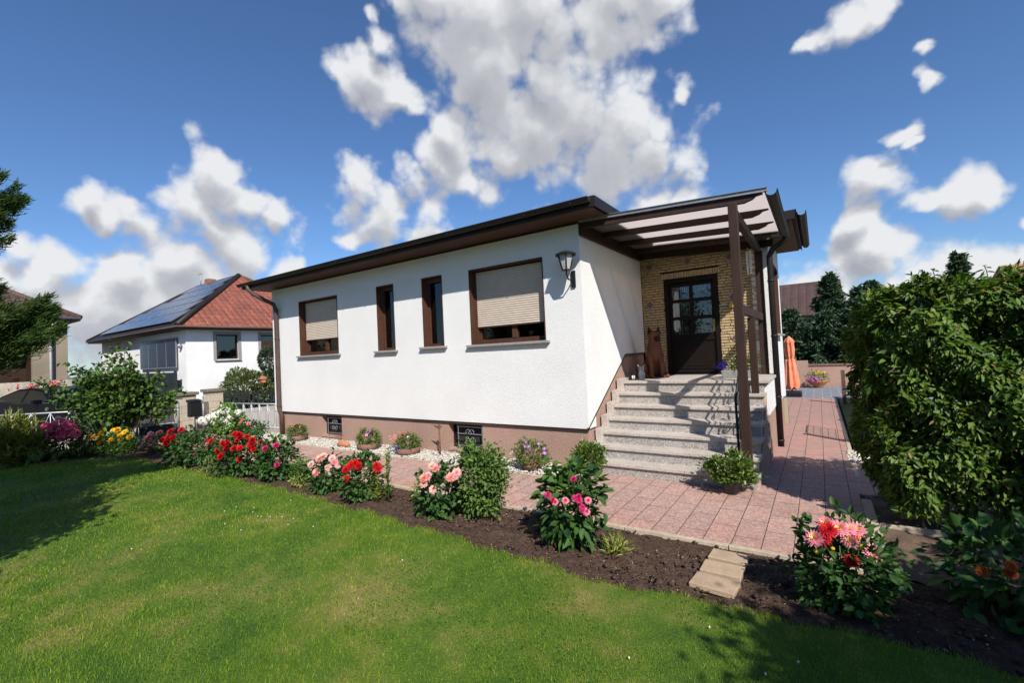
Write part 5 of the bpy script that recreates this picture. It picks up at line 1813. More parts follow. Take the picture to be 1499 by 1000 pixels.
put_blooms(t, BL['pinkG'], [('rose', 'magenta', None)], 0.065, 7, (-7.6, 4.1, 0.3))
t = bush('dahlia', 'broad bush covered in about twenty red blooms', 'dahlia', (-8.55, 4.0), 1.15, 0.70, 1300, 0.085, 0.6, LF['dahlia'], 32, GB, d=0.95, zc=0.42, stems=9, droop=0.25)
put_blooms(t, BL['redF'], [('rose', 'red', None), ('dahlia', 'red', 'red'), ('rose', 'crimson', None)], 0.068, 8, (-8.5, 4.1, 0.3))
for q in ([-8.93, 3.64, 0.66], [-8.90, 3.68, 0.61]):
    pass
put_blooms(t, [[-8.78, 3.50, 0.66], [-8.74, 3.50, 0.60], [-9.0, 3.42, 0.42]], [('rose', 'magenta', None), ('rose', 'pink', None)], 0.045, 9, (-8.6, 4.0, 0.3), stalk=False, name='pink_bloom')
t = bush('dahlia', 'wide dark-leaved bush with scarlet blooms at its left shoulder', 'dahlia', (-10.55, 4.0), 1.55, 0.64, 1500, 0.085, 0.6, LF['dahlia'], 33, GB, d=1.0, zc=0.42, stems=9, droop=0.25)
put_blooms(t, BL['redE'], [('rose', 'red', None), ('dahlia', 'crimson', 'red')], 0.078, 10, (-10.4, 4.1, 0.3))
t = bush('rose_bush', 'small bush with pale pink blooms next to the scarlet ones', 'rose bush', (-12.95, 4.2), 0.95, 0.42, 520, 0.07, 0.6, LF['dahlia'], 34, GB, zc=0.42, stems=5)
put_blooms(t, BL['rosepink'], [('rose', 'palepink', None), ('rose', 'salmon', None)], 0.095, 11, (-12.9, 4.3, 0.2))
t = bush('rudbeckia', 'spreading plant with many yellow daisy blooms near the shrub', 'rudbeckia', (-13.95, 3.62), 1.55, 0.50, 1200, 0.075, 0.5, LF['bright'], 35, GB, d=0.8, zc=0.42, stems=8)
put_blooms(t, BL['rud'], [('daisy', 'yellow', 'orange'), ('rose', 'yellow', None)], 0.078, 12, (-13.8, 3.7, 0.2))
t = bush('grass_tuft', 'tuft of long pale strappy leaves between hydrangea and yellow flowers', 'plant', (-14.2, 3.0), 0.42, 0.42, 130, 0.30, 0.06, LF['fern'], 36, GB, zc=0.15, inner=0.1, stems=0, up=1.2)
t = bush('hydrangea', 'round hydrangea with rose red flower heads in front of the left fence', 'hydrangea', (-14.6, 2.92), 1.15, 0.78, 900, 0.10, 0.6, LF['dahlia'], 37, GB, zc=0.42, stems=7)
put_blooms(t, BL['pinkhyd'] + [], [('mop', 'rosered', None)], 0.115, 13, (-14.55, 3.0, 0.2))
bush('fern', 'mass of ochre green fern fronds at the left edge', 'fern', (-14.9, 2.05), 1.6, 0.95, 4200, 0.20, 0.15, LF['fern'], 38, GB, d=1.2, zc=0.36, inner=0.25, stems=0, up=0.45)
bush('broadleaf_plant', 'low pale broad-leaved plant in front of the fern', 'plant', (-13.75, 2.35), 0.7, 0.25, 60, 0.17, 0.5, LF['mint'], 39, GB, zc=0.2, stems=0)
bush('seedling_clump', 'thin yellowish seedlings at the foot of the broad red-flowered bush', 'plant', (-9.35, 3.75), 0.3, 0.28, 110, 0.06, 0.22, LF['yellowgreen'], 40, GB, zc=0.4, stems=4)
bush('low_perennial', 'low yellow-tipped green clump in front of the fresh green cushion', 'plant', (-6.78, 3.98), 0.42, 0.16, 150, 0.05, 0.4, LF['yellowgreen'], 401, GB, zc=0.4, stems=2)

# by the railing
t = bush('hydrangea', 'hydrangea with white flower heads by the block pillars', 'hydrangea', (-14.2, 6.2), 1.35, 0.80, 1100, 0.11, 0.62, LF['bright'], 41, None, d=0.8, zc=0.42, stems=7)
put_blooms(t, BL['white'], [('mop', 'white', None)], 0.125, 14, (-14.1, 6.4, 0.2))
t = bush('rose_bush', 'low rose bush with three coral blooms before the silver railing', 'rose bush', (-12.95, 6.30), 1.15, 0.42, 620, 0.07, 0.55, LF['dahlia'], 42, None, d=0.5, zc=0.42, stems=5)
put_blooms(t, BL['rosT'], [('rose', 'salmon', None)], 0.06, 15, (-12.9, 6.4, 0.2))

# ================================================================== bowls on the pebbles
def bowl(c, label, w, h, blooms, seed, rim=0.24, mat='bowlbrown'):
    x, y = c
    t = thing('flower_bowl', label, 'flower bowl', (x, y, 0.02), 'planted bowls on the pebbles')
    mb = MB()
    mb.lathe((x, y, 0.02), [(rim * 0.8, 0), (rim * 0.97, 0.03), (rim, 0.125), (rim * 0.95, 0.13), (rim * 0.9, 0.10)], 22)
    mb.build('bowl', MT[mat], t)
    bush('', '', '', (x, y, 0.10), w, h, 1500, 0.050, 0.42, LF['azalea'], seed, zc=0.35, stems=0, root=t, lump=0.2, inner=0.6)
    rr = random.Random(seed)
    for k, (kind, c1, c2, n, sz, zone) in enumerate(blooms):
        lst = []
        for i in range(n):
            if zone is None:
                a = rr.uniform(-2.9, 0.1); e_ = rr.uniform(0.1, 1.2)
                lst.append([x + math.cos(a) * math.cos(e_) * w * 0.5, y + math.sin(a) * math.cos(e_) * w * 0.42, 0.10 + h * 0.35 + math.sin(e_) * h * 0.66])
            else:
                lst.append([x + zone[0] * w + rr.gauss(0, zone[3]), y - 0.2 * w + rr.gauss(0, zone[3]) - (0.2 * w if zone[2] < .3 else 0), 0.10 + zone[2] * h + rr.gauss(0, zone[3] * .6)])
        put_blooms(t, lst, [(kind, c1, c2)], sz, seed + k, (x, y, 0.1), stalk=False)
    return t


bowl((-10.75, 6.28), 'planted bowl with yellow-green leaves beside the downpipe', 0.50, 0.30, [('rose', 'salmon', None, 7, 0.02, (-0.1, 0, 0.9, 0.05)), ('daisy', 'cream', 'yellow', 4, 0.025, None), ('daisy', 'blue', 'white', 6, 0.018, (-0.4, 0, 0.35, 0.03))], 51)
bowl((-8.05, 6.28), 'planted bowl with lilac and orange blooms next to the lying clay pot', 0.54, 0.34, [('daisy', 'violet', 'magenta', 7, 0.032, (0.2, 0, 0.85, 0.08)), ('daisy', 'orange', 'yellow', 5, 0.028, (-0.4, 0, 0.5, 0.04)), ('daisy', 'palepink', 'violet', 4, 0.028, None)], 52)
bowl((-6.85, 6.28), 'planted bowl with coral blooms and blue lobelia left of the rusty stake', 0.54, 0.30, [('daisy', 'salmon', 'orange', 12, 0.026, (-0.38, 0, 0.85, 0.05)), ('daisy', 'blue', 'white', 26, 0.020, (-0.2, 0, 0.22, 0.04)), ('daisy', 'white', 'yellow', 1, 0.03, (0.2, 0, 0.9, 0.01)), ('dahlia', 'crimson', 'red', 4, 0.024, (0, 0, 1.0, 0.04))], 53)
bowl((-3.95, 6.24), 'planted bowl with purple daisies near the foot of the steps', 0.58, 0.40, [('daisy', 'violet', 'white', 8, 0.034, None), ('daisy', 'white', 'yellow', 1, 0.05, (-0.5, 0, 0.45, 0.01))], 54, rim=0.15)

# potted shrubs flanking the steps
for (x, y, w, h, lab, sd, g_) in [(-2.98, 6.30, 0.50, 0.34, 'potted glossy green shrub in a dark pot left of the steps', 61, 0), (-1.02, 6.27, 0.56, 0.36, 'potted glossy green shrub in a dark pot right of the steps, before the post', 62, 0)]:
    t = thing('potted_shrub', lab, 'potted shrub', (x, y, 0.012), 'potted shrubs flanking the steps')
    mb = MB()
    mb.lathe((x, y, 0.012), [(0.078, 0), (0.095, 0.16), (0.102, 0.16), (0.104, 0.185), (0.096, 0.187), (0.092, 0.165)], 22)
    mb.build('pot', MT['potgrey'], t)
    bush('', '', '', (x, y, 0.15), w, h, 1700, 0.060, 0.46, LF['azalea'], sd, zc=0.45, stems=6, root=t, lump=0.15, up=0.5, clumps=34, cl_r=0.26, stemmat='bark')

# trough with lavender on the landing
t = thing('planter_trough', 'grey trough with lavender and dark greenery on the landing beside the door', 'planter', (-1.18, 8.75, 1.30))
mb = MB()
mb.prism([(-1.42, 8.62, 1.302), (-0.96, 8.62, 1.302), (-0.93, 8.60, 1.43), (-1.45, 8.60, 1.43)], (0, 0.24, 0))
mb.build('trough', MT['trough'], t, bevel=0.01)
bush('', '', '', (-1.12, 8.72, 1.40), 0.44, 0.30, 420, 0.06, 0.4, LF['dahlia'], 63, d=0.26, zc=0.4, stems=0, root=t)
rg = np.random.default_rng(9); m = 160
P = np.stack([rg.normal(-1.42, 0.05, m), rg.normal(8.68, 0.05, m), rg.uniform(1.44, 1.56, m)], 1)
A = np.stack([rg.normal(-0.7, 0.5, m), rg.normal(-0.2, 0.4, m), rg.uniform(0.2, 1.2, m)], 1)
leaves('lavender', P, A, np.tile([0, 0, 1.], (m, 1)), rg.uniform(0.03, 0.09, m), np.full(m, 0.014), PT['blue'], t, 4)

# lying clay pot, twig ornament and rusty stake
o = MB()
pts = [(-9.0, 6.20, 0.06), (-8.93, 6.20, 0.075), (-8.80, 6.20, 0.085), (-8.68, 6.20, 0.08), (-8.62, 6.20, 0.07)]
o.tube(pts, [0.035, 0.065, 0.078, 0.06, 0.03], 16)
o = o.build('clay_amphora', MT['terracotta'], origin=(-8.8, 6.2, 0))
tag(o, 'small orange clay amphora lying on the white pebbles', 'clay pot')
mb = MB()
rr = random.Random(8)
for k in range(6):
    a = rr.uniform(0, 6.28)
    p = Vector((-9.12, 6.33, 0.02))
    q = p + Vector((math.cos(a) * 0.05, math.sin(a) * 0.03, 0.14)); r_ = q + Vector((rr.uniform(-.08, .08), rr.uniform(-.03, .03), 0.07))
    mb.tube([p, q, r_], 0.006, 5)
    mb.lathe(r_, [(0.003, -0.012), (0.012, 0), (0.003, 0.012)], 6)
o = mb.build('twig_ornament', MT['rust'], origin=(-9.12, 6.33, 0))
tag(o, 'little rusty branching ornament beside the clay amphora', 'ornament')
rs = thing('rusty_stake', 'rusty garden stake with a bird shape in front of the pink plinth', 'garden ornament', (-6.12, 6.42, 0))
mb = MB(); mb.tube([(-6.12, 6.42, -0.02), (-6.12, 6.42, 0.56)], 0.014, 8); mb.build('stake', MT['rust'], rs)
mb = MB()
mb.prism([(-6.12, 6.415, 0.50), (-6.30, 6.415, 0.60), (-6.16, 6.415, 0.575), (-6.13, 6.415, 0.62), (-6.09, 6.415, 0.58), (-6.04, 6.415, 0.585), (-6.09, 6.415, 0.54)], (0, 0.008, 0))
mb.build('bird', MT['rust'], rs)

# ================================================================== hedge on the right
hd = thing('hedge', 'dense broad-leaved green hedge block right of the path', 'hedge', (2.0, 6.3, 0))
rng = np.random.default_rng(8)
HX0, HX1, HY0, HY1, HZ = 0.46, 4.6, 5.62, 6.75, 2.42


def hedge_pts(n, face):
    u = rng.random(n); v = rng.random(n) ** 0.85
    depth = rng.exponential(0.06, n)
    if face == 'front':
        X = HX0 + u * (HX1 - HX0); Z = 0.12 + v * (HZ - 0.12)
        bulge = 0.10 * np.sin(X * 5 + 1) * np.sin(Z * 4) + 0.05 * np.sin(X * 11 + Z * 7)
        under = np.where(Z < 0.75, (0.75 - Z) * 0.45, 0)
        top = np.where(Z > HZ - 0.25, (Z - HZ + 0.25) * 0.5, 0)
        corner = 0.22 * np.exp(-(X - HX0) / 0.13)
        Y = HY0 + depth + bulge + under + top + corner
        D = np.stack([np.where(X < HX0 + 0.2, -0.6, 0), np.full(n, -1.0), np.where(Z > HZ - 0.2, 0.8, 0.05)], 1)
    elif face == 'left':
        Y = HY0 + 0.1 + u * (HY1 - HY0); Z = 0.12 + v * (HZ - 0.12)
        under = np.where(Z < 0.75, (0.75 - Z) * 0.35, 0)
        top = np.where(Z > HZ - 0.25, (Z - HZ + 0.25) * 0.5, 0)
        X = HX0 - 0.13 * (Y - HY0) + depth + 0.06 * np.sin(Y * 6 + Z * 5) + under + top
        D = np.stack([np.full(n, -1.0), np.zeros(n), np.where(Z > HZ - 0.2, 0.8, 0.05)], 1)
    elif face == 'top':
        X = HX0 + u * (HX1 - HX0); Y = HY0 + 0.08 + rng.random(n) * (HY1 - HY0)
        Z = HZ - depth * 0.8 + 0.06 * np.sin(X * 4) + 0.04 * np.sin(X * 13 + Y * 5)
        D = np.stack([np.zeros(n), np.zeros(n) - .2, np.ones(n)], 1)
    else:
        X = HX0 + u * (HX1 - HX0); Z = 0.1 + v * (HZ - 0.1)
        Y = HY1 - depth
        D = np.stack([np.zeros(n), np.ones(n), np.zeros(n)], 1)
    P_ = np.stack([X, Y, Z], 1)
    q = np.sin(P_[:, 0] * 9.3 + 2 * np.sin(P_[:, 2] * 5)) + np.sin(P_[:, 2] * 10.7 + P_[:, 1] * 8 + 1.5 * np.sin(P_[:, 0] * 6.1))
    hole = q < -0.85
    P_[hole] += -D[hole] * rng.uniform(0.08, 0.28, hole.sum())[:, None]
    P_[q > 1.0] += D[q > 1.0] * 0.05
    P_[:, 2] *= 1 - 0.08 * np.exp(-np.maximum(P_[:, 0] - HX0 + 0.1, 0) / 0.22)
    return P_, D


PP = []; DD = []
for f_, n in (('front', 21000), ('left', 7500), ('top', 6500), ('back', 4500)):
    p, d = hedge_pts(n, f_)
    PP.append(p); DD.append(d)
P = np.concatenate(PP); D = np.concatenate(DD); n = len(P)
# drooping sprays: leaves come in small groups sharing a shoot direction
g_ = (np.floor(P[:, 0] * 9) * 73 + np.floor(P[:, 2] * 9) * 191 + np.floor(P[:, 1] * 9) * 37).astype(int)
gr_ = np.stack([np.sin(g_ * 1.7), np.sin(g_ * 2.9) * 0.4, np.sin(g_ * 4.1)], 1)
A = D * 0.55 + gr_ * 0.45 + rng.normal(size=(n, 3)) * 0.35 + np.array([0, 0, -0.42])
N = D * 0.55 + np.array([0.15, -0.1, 0.75]) + rng.normal(size=(n, 3)) * 0.3
leaves('foliage', P, A, N, rng.uniform(0.045, 0.100, n), rng.uniform(0.020, 0.042, n), LF['hedge'], hd, 7, 0.16, 0.2)
mb = MB()
rr = random.Random(3)
for k in range(46):
    x = rr.uniform(HX0 + 0.2, HX1 - 0.1); y = rr.uniform(HY0 + 0.35, HY1 - 0.2)
    q = (x + rr.uniform(-.25, .25), y + rr.uniform(-.2, .2), rr.uniform(1.2, 2.0))
    mb.tube([(x, y, -0.05), ((x + q[0]) / 2, (y + q[1]) / 2, q[2] * .5), q, (q[0] + rr.uniform(-.3, .3), q[1] + rr.uniform(-.3, .1), q[2] + 0.35)], [0.022, 0.016, 0.01, 0.004], 6)
mb.build('branch', MT['bark'], hd)
# long shoots standing above the top
for k in range(9):
    x = [1.35, 1.6, 1.95, 1.12, 0.95, 0.8, 2.3, 2.6, 1.75][k]; y = HY0 + rr.uniform(0.1, 0.5); h_ = [0.10, 0.08, 0.30, 0.22, 0.1, 0.1, 0.2, 0.1, 0.12][k]
    lean = rr.uniform(-.05, .10)
    mb = MB(); mb.tube([(x, y, HZ - 0.2), (x + lean * .5, y, HZ + h_ * .5), (x + lean, y, HZ + h_)], [0.005, 0.004, 0.002], 5)
    mb.build('shoot', MT['bark'], hd)
    n = 12
    u = np.linspace(0.1, 1, n)
    P = np.stack([x + lean * u, np.full(n, y), HZ - 0.15 + (h_ + 0.15) * u], 1)
    a = np.arange(n) * 2.4
    leaves('shoot_leaves', P, np.stack([np.cos(a), np.sin(a), np.full(n, -.1)], 1), np.tile([0, 0, 1.], (n, 1)), np.full(n, 0.08), np.full(n, 0.035), LF['hedge'], hd, k)
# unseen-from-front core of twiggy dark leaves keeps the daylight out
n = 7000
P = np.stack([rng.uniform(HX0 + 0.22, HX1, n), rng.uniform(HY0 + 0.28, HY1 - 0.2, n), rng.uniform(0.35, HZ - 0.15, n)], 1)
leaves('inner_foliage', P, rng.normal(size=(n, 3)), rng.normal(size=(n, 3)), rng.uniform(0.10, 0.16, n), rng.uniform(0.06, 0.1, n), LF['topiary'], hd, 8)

# shrub growing at the right, its crown outside the picture shades the bed
def tree(name, label, cat, base, trunk_h, crowns, n, L, Wr, leafm, seed, trunk_r=0.12, group=None, droop=0.1, nclump=60, cl=0.25, limbs=6, inner=0.3):
    rng = np.random.default_rng(seed); rr = random.Random(seed)
    x, y, z = base
    t = thing(name, label, cat, base, group)
    mb = MB()
    top = (x + rr.uniform(-.1, .1), y + rr.uniform(-.1, .1), z + trunk_h)
    mb.tube([(x, y, z - 0.1), (x + rr.uniform(-.05, .05), y, z + trunk_h * .5), top], [trunk_r * 1.2, trunk_r * .85, trunk_r * .6], 10)
    for (c, r) in crowns:
        for k in range(limbs):
            d = Vector((rr.gauss(0, 1), rr.gauss(0, 1), rr.uniform(-.3, 1))).normalized()
            e_ = Vector(c) + Vector((d.x * r[0], d.y * r[1], d.z * r[2])) * 0.75
            m_ = Vector(top).lerp(e_, 0.5) + Vector((0, 0, 0.1 * r[2]))
            mb.tube([Vector(top) - Vector((0, 0, rr.uniform(0, trunk_h * .25))), m_, e_], [trunk_r * .4, trunk_r * .22, trunk_r * .06], 6)
    mb.build('trunk', MT['bark'], t)
    PP = []; DD = []
    for (c, r) in crowns:
        p, d = crown_pts(rng, int(n / len(crowns)), c, r, z + 0.05, inner, 0.2, clumps=nclump, cl_r=cl)
        PP.append(p); DD.append(d)
    P = np.concatenate(PP); D = np.concatenate(DD); m = len(P)
    A = D * 0.6 + rng.normal(size=(m, 3)) * 0.5 + np.array([0, 0, -droop])
    N = D * 0.4 + np.array([0, 0, 0.8]) + rng.normal(size=(m, 3)) * 0.4
    leaves('crown', P, A, N, L * rng.uniform(0.6, 1.2, m), L * Wr * rng.uniform(0.7, 1.2, m), leafm, t, seed)
    return t


tree('garden_tree', 'leafy garden tree standing just right of the picture, shading bed and lawn', 'tree', (4.6, 0.4, 0), 2.2, [((3.95, 0.25, 3.43), (1.3, 1.05, 0.8)), ((4.9, 0.6, 3.6), (1.3, 1.2, 1.0)), ((4.3, 0.1, 3.5), (1.2, 1.0, 0.8))], 42000, 0.11, 0.5, LF['tree'], 71, 0.10, nclump=70)
tree('garden_tree', 'second leafy tree right of the picture beside the hedge', 'tree', (5.0, 3.0, 0), 1.4, [((3.95, 3.1, 2.2), (1.25, 1.1, 1.0))], 13000, 0.11, 0.5, LF['tree'], 72, 0.10, nclump=50)

# brown fence along the side path behind the hedge, with small gate
fn = thing('side_fence', 'red brown board fence behind the hedge along the side path', 'fence', (1.05, 13.4, 0))
mb = MB()
y = 9.75
rr = random.Random(6)
while y < 17.2:
    mb.box(1.03, 1.048, y, y + 0.105, 0.04, 0.85 + rr.uniform(-0.008, 0.008))
    y += 0.125
mb.build('boards', MT['fencewood'], fn)
mb = MB()
for z in (0.22, 0.75):
    mb.box(1.05, 1.09, 9.7, 17.3, z, z + 0.07)
mb.build('crossbar', MT['fencewood'], fn)
for y in (9.65, 12.2, 14.7, 17.3):
    mb = MB(); mb.box(1.045, 1.14, y, y + 0.1, -0.1, 0.92); mb.build('post', MT['fencewood'], fn)
gt = thing('wire_gate', 'small dark wire gate standing open beside the side path', 'gate', (0.50, 10.25, 0))
for gy in (10.15, 16.2):
    mb = MB(); mb.box(0.47, 0.56, gy - 0.1, gy, -0.1, 0.98); mb.build('post', MT['fencewood'], gt)
mb = MB()
a = Vector((0.50, 10.25, 0.10)); b = Vector((0.50, 11.25, 0.10)); u = Vector((0, 0, 0.85))
mb.tube([a, a + u, b + u, b, a], 0.014, 6)
mb.build('gate_frame', MT['iron'], gt)
mb = MB()
for k in range(1, 12):
    p = a.lerp(b, k / 12); mb.tube([p, p + u], 0.004, 4)
for k in range(1, 6):
    mb.tube([a + u * (k / 6), b + u * (k / 6)], 0.004, 4)
mb.build('gate_mesh', MT['iron'], gt)

# ================================================================== patio end
pa = thing('parasol', 'closed faded orange parasol on a dark base at the end of the side path', 'parasol', (-0.84, 18.0, 0.01))
mb = MB(); mb.tube([(-0.84, 18.0, 0.1), (-0.84, 18.0, 2.02)], 0.022, 10); mb.lathe((-0.84, 18, 2.0), [(0.03, 0), (0.035, 0.03), (0.01, 0.06)], 10); mb.build('pole', MT['zinc'], pa)
mb = MB()
pr = [(0.165, 0.28), (0.19, 0.42), (0.165, 0.70), (0.135, 0.95), (0.12, 1.25), (0.085, 1.30), (0.115, 1.36), (0.13, 1.60), (0.12, 1.80), (0.16, 1.88), (0.10, 1.96), (0.03, 2.03)]
n = 40; b = []; fs = []
for i, (r, z) in enumerate(pr):
    for k in range(n):
        a_ = 2 * math.pi * k / n
        rr_ = r * (1 + 0.28 * math.sin(a_ * 7 + z * 1.5) * (1 if z < 1.85 else 0.3) + 0.1 * math.sin(a_ * 3 + z * 3))
        b.append((-0.84 + rr_ * math.cos(a_), 18.0 + rr_ * math.sin(a_), z + (0.05 * math.sin(a_ * 4) if i == 0 else 0)))
for i in range(len(pr) - 1):
    for k in range(n):
        fs.append((i * n + k, i * n + (k + 1) % n, (i + 1) * n + (k + 1) % n, (i + 1) * n + k))
mb.add(b, fs, 0, True)
mb.build('canvas', MT['parasol'], pa)
mb = MB(); mb.box(-1.12, -0.56, 17.78, 18.22, 0.012, 0.19); mb.build('base', MT['iron'], pa, bevel=0.03)

wl_ = thing('garden_wall', 'low pink roughcast garden wall with pillars behind the patio', 'wall', (0, 22.1, 0))
mb = MB(); mb.box(-8, 8, 22.0, 22.2, -0.1, 0.84); mb.build('wall', MT['plinth'], wl_)
mb = MB(); mb.box(-8, 8, 21.96, 22.24, 0.841, 0.90); mb.build('coping', MT['bowlbrown'], wl_)
for x in (-0.62, -3.4, 2.4, 5.0):
    mb = MB(); mb.box(x - 0.2, x + 0.2, 21.93, 22.27, -0.1, 1.05); mb.build('pillar', MT['plinth'], wl_)
t = thing('flower_bowl', 'terracotta bowl with purple and yellow flowers in front of the garden wall', 'flower bowl', (-0.12, 21.4, 0.01))
mb = MB(); mb.lathe((-0.12, 21.4, 0.01), [(0.13, 0), (0.14, 0.03), (0.30, 0.18), (0.36, 0.26), (0.37, 0.29), (0.33, 0.27)], 22); mb.build('bowl', MT['terracotta'], t)
bush('', '', '', (-0.12, 21.4, 0.25), 0.8, 0.42, 700, 0.07, 0.45, LF['bright'], 81, zc=0.3, stems=0, root=t)
rr = random.Random(4)
put_blooms(t, [[-0.12 - 0.2 + rr.gauss(0, .12), 21.05 + rr.gauss(0, .04), 0.36 + rr.gauss(0, .05)] for _ in range(16)], [('daisy', 'violet', 'magenta'), ('daisy', 'magenta', 'violet')], 0.05, 1, (-.12, 21.4, .2), stalk=False)
put_blooms(t, [[-0.05 + rr.gauss(0, .12), 21.2, 0.60 + rr.gauss(0, .03)] for _ in range(6)], [('daisy', 'yellow', 'orange')], 0.045, 2, (-.12, 21.4, .2), stalk=False)


# ================================================================== conifers and trees beyond the wall
def conifer(label, base, h, r, n, seed, mat='conifer', low=0.0, L=0.22, group='dark conifers beyond the garden wall', name='conifer'):
    rng = np.random.default_rng(seed); rr = random.Random(seed)
    x, y, z = base
    t = thing(name, label, 'conifer', base, group)
    mb = MB(); mb.tube([(x, y, z - 0.1), (x, y, z + h * 0.5), (x, y, z + h * 0.97)], [0.05 + h * 0.02, h * 0.013, 0.01], 8)
    mb.build('trunk', MT['bark'], t)
    n = int(n * 1.7); nb = int(n / 34)
    hb = z + h * (low + (1 - low) * rng.random(nb) ** 1.25)
    frac = (hb - z) / h
    br = r * (1 - frac) ** 0.75 * rng.uniform(0.65, 1.15, nb) + 0.08
    a = rng.uniform(0, 6.28, nb)
    j = np.repeat(np.arange(nb), 34)
    u = rng.random(len(j)) ** 0.7
    sag = -0.12 * br[j] * u + 0.22 * br[j] * u ** 3
    P = np.stack([x + np.cos(a[j]) * br[j] * u, y + np.sin(a[j]) * br[j] * u, hb[j] + sag], 1) + rng.normal(size=(len(j), 3)) * np.array([.05, .05, .04]) * (0.6 + r * 0.35)
    A = np.stack([np.cos(a[j]), np.sin(a[j]), np.full(len(j), 0.15)], 1) + rng.normal(size=(len(j), 3)) * 0.6
    leaves('crown', P, A, np.tile([0, 0, 1.], (len(j), 1)) + rng.normal(size=(len(j), 3)) * .5, L * rng.uniform(0.5, 1.1, len(j)), L * 0.34 * rng.uniform(0.7, 1.2, len(j)), LF[mat], t, seed)
    return t


conifer('pointed dark conifer rising above the hedge line right of the brown roof', (0.55, 26.0, 0), 4.9, 1.5, 9000, 91)
conifer('bushy low conifer by the garden wall behind the closed parasol', (-1.0, 24.3, 0), 3.2, 1.5, 6500, 92)
conifer('broad low conifer directly behind the terracotta bowl', (0.3, 24.0, 0), 3.0, 1.5, 6500, 93)
conifer('loose feathery conifer between the pointed one and the hedge', (2.15, 27.0, 0), 4.4, 1.5, 7000, 94)
conifer('narrow pointed conifer with its tip just above the hedge edge', (1.6, 26.3, 0), 4.2, 0.9, 4500, 95)
conifer('round-shouldered conifer low beside the hedge', (1.5, 24.2, 0), 3.5, 1.5, 6500, 96)
conifer('conifer whose dark spire stands above the middle of the hedge', (4.75, 25.0, 0), 5.0, 0.8, 6500, 97)
conifer('conifer half hidden behind the white house corner', (-2.4, 25.5, 0), 3.7, 1.6, 6500, 98)
conifer('conifer behind the hedge at the far right', (6.6, 23.0, 0), 3.6, 1.6, 5000, 99)


# ================================================================== houses around
def house_box(mb, x0, x1, y0, y1, z0, z1, holes_px=None, holes_my=None, t=0.25):
    """four walls; holes in the +x face and the -y face"""
    cells(mb, y0, y1, z0, z1, holes_px or [], lambda a, b, c, d: mb.box(x1 - t, x1, a, b, c, d))
    cells(mb, x0, x1 - t - 0.001, z0, z1, holes_my or [], lambda a, b, c, d: mb.box(a, b, y0, y0 + t, c, d))
    mb.box(x0, x0 + t, y0 + t + 0.001, y1, z0, z1)
    mb.box(x0 + t + 0.001, x1 - t - 0.001, y1 - t, y1, z0, z1)


def roof_obj(faces, name, mat, parent, thick=0.14):
    mb = MB()
    for vs, uv in faces:
        mb.add(vs, [tuple(range(len(vs)))], 0, False, [uv])
    zl = min(v.z for vs, _ in faces for v in vs)
    return mb.build(name, mat, parent)


# white neighbour with the solar roof
nb = thing('neighbour_house', 'white house with red tiled hipped roof and solar panels on its sunny slope', 'house', (-28, 12.8, 0))
NX0, NX1, NY0, NY1 = -34.6, -23.1, 8.5, 17.2
nwin = [(9.72, 10.68, 2.28, 3.44), (11.75, 12.7, 2.28, 3.44), (14.2, 15.2, 2.28, 3.44)]
mb = MB(); house_box(mb, NX0, NX1, NY0, NY1, -0.1, 3.80, nwin); mb.build('walls', MT['white2'], nb)
for (a, b, c, d) in nwin:
    mb = MB()
    for q in ((a - .13, a, c - .03, d + .13), (b, b + .13, c - .03, d + .13), (a, b, d, d + .13)):
        mb.box(NX1 - 0.02, NX1 + 0.02, q[0], q[1], q[2], q[3])
    w = mb.build('window', MT['sill'], nb, origin=(NX1, (a + b) / 2, c))
    mb = MB(); mb.box(NX1 - 0.14, NX1 - 0.12, a, b, c, d); mb.build('pane', MT['glass'], w)
    mb = MB()
    for q in ((a, a + .06, c, d), (b - .06, b, c, d), (a + .06, b - .06, c, c + .06), (a + .06, b - .06, d - .06, d)):
        mb.box(NX1 - 0.11, NX1 - 0.07, q[0], q[1], q[2], q[3])
    mb.build('window_frame', MT['brown'], w)
    mb = MB(); mb.box(NX1 - 0.1, NX1 + 0.08, a - .1, b + .1, c - .07, c - .031); mb.build('sill', MT['sill'], w)
mb = MB(); mb.box(NX0 + .3, NX1 - 0.6, NY0 + .3, NY1 - .3, 0, 3.7); mb.build('dark_interior', MT['darkroom'], nb)
EX0, EX1, EY0, EY1, EZ = -35.4, -22.65, 8.05, 17.65, 3.78
PIT = math.radians(35)
hf = hips(EX0, EX1, EY0, EY1, EZ, PIT, halfhip_lo=2.6)
rf = roof_obj(hf, 'roof', MT['tilered'], nb)
mb = MB()
mb.box(EX0, EX1, EY0, EY1, EZ - 0.14, EZ - 0.01)
mb.build('eaves', MT['soffit'], rf)
mb = MB()
for a, b in (((EX0, EY0 - .05), (EX1 + .05, EY0 - .05)), ((EX1 + .05, EY0 - .05), (EX1 + .05, EY1))):
    mb.tube([(a[0], a[1], EZ - 0.03), (b[0], b[1], EZ - 0.03)], 0.048, 8)
mb.build('gutter', MT['pipe'], rf)
ridge_l = Vector((EX0 + 2.6, (EY0 + EY1) / 2, EZ + (EY1 - EY0) / 2 * math.tan(PIT)))
ridge_r = Vector((EX1 - (EY1 - EY0) / 2, (EY0 + EY1) / 2, ridge_l.z))
mb = MB(); mb.tube([ridge_l, ridge_r, (EX1, EY1, EZ)], 0.11, 8)
mb.build('ridge_tiles', MT['tilered'].copy(), rf)
mb = MB(); mb.tube([ridge_r + Vector((0, -.02, .02)), (EX1 - .02, EY0, EZ + .05)], 0.13, 8); mb.build('hip_flashing', MT['gutter'], rf)
mb = MB(); mb.tube([(EX0, EY0, EZ), ridge_l], 0.11, 8); mb.build('hip_flashing', MT['gutter'], rf)
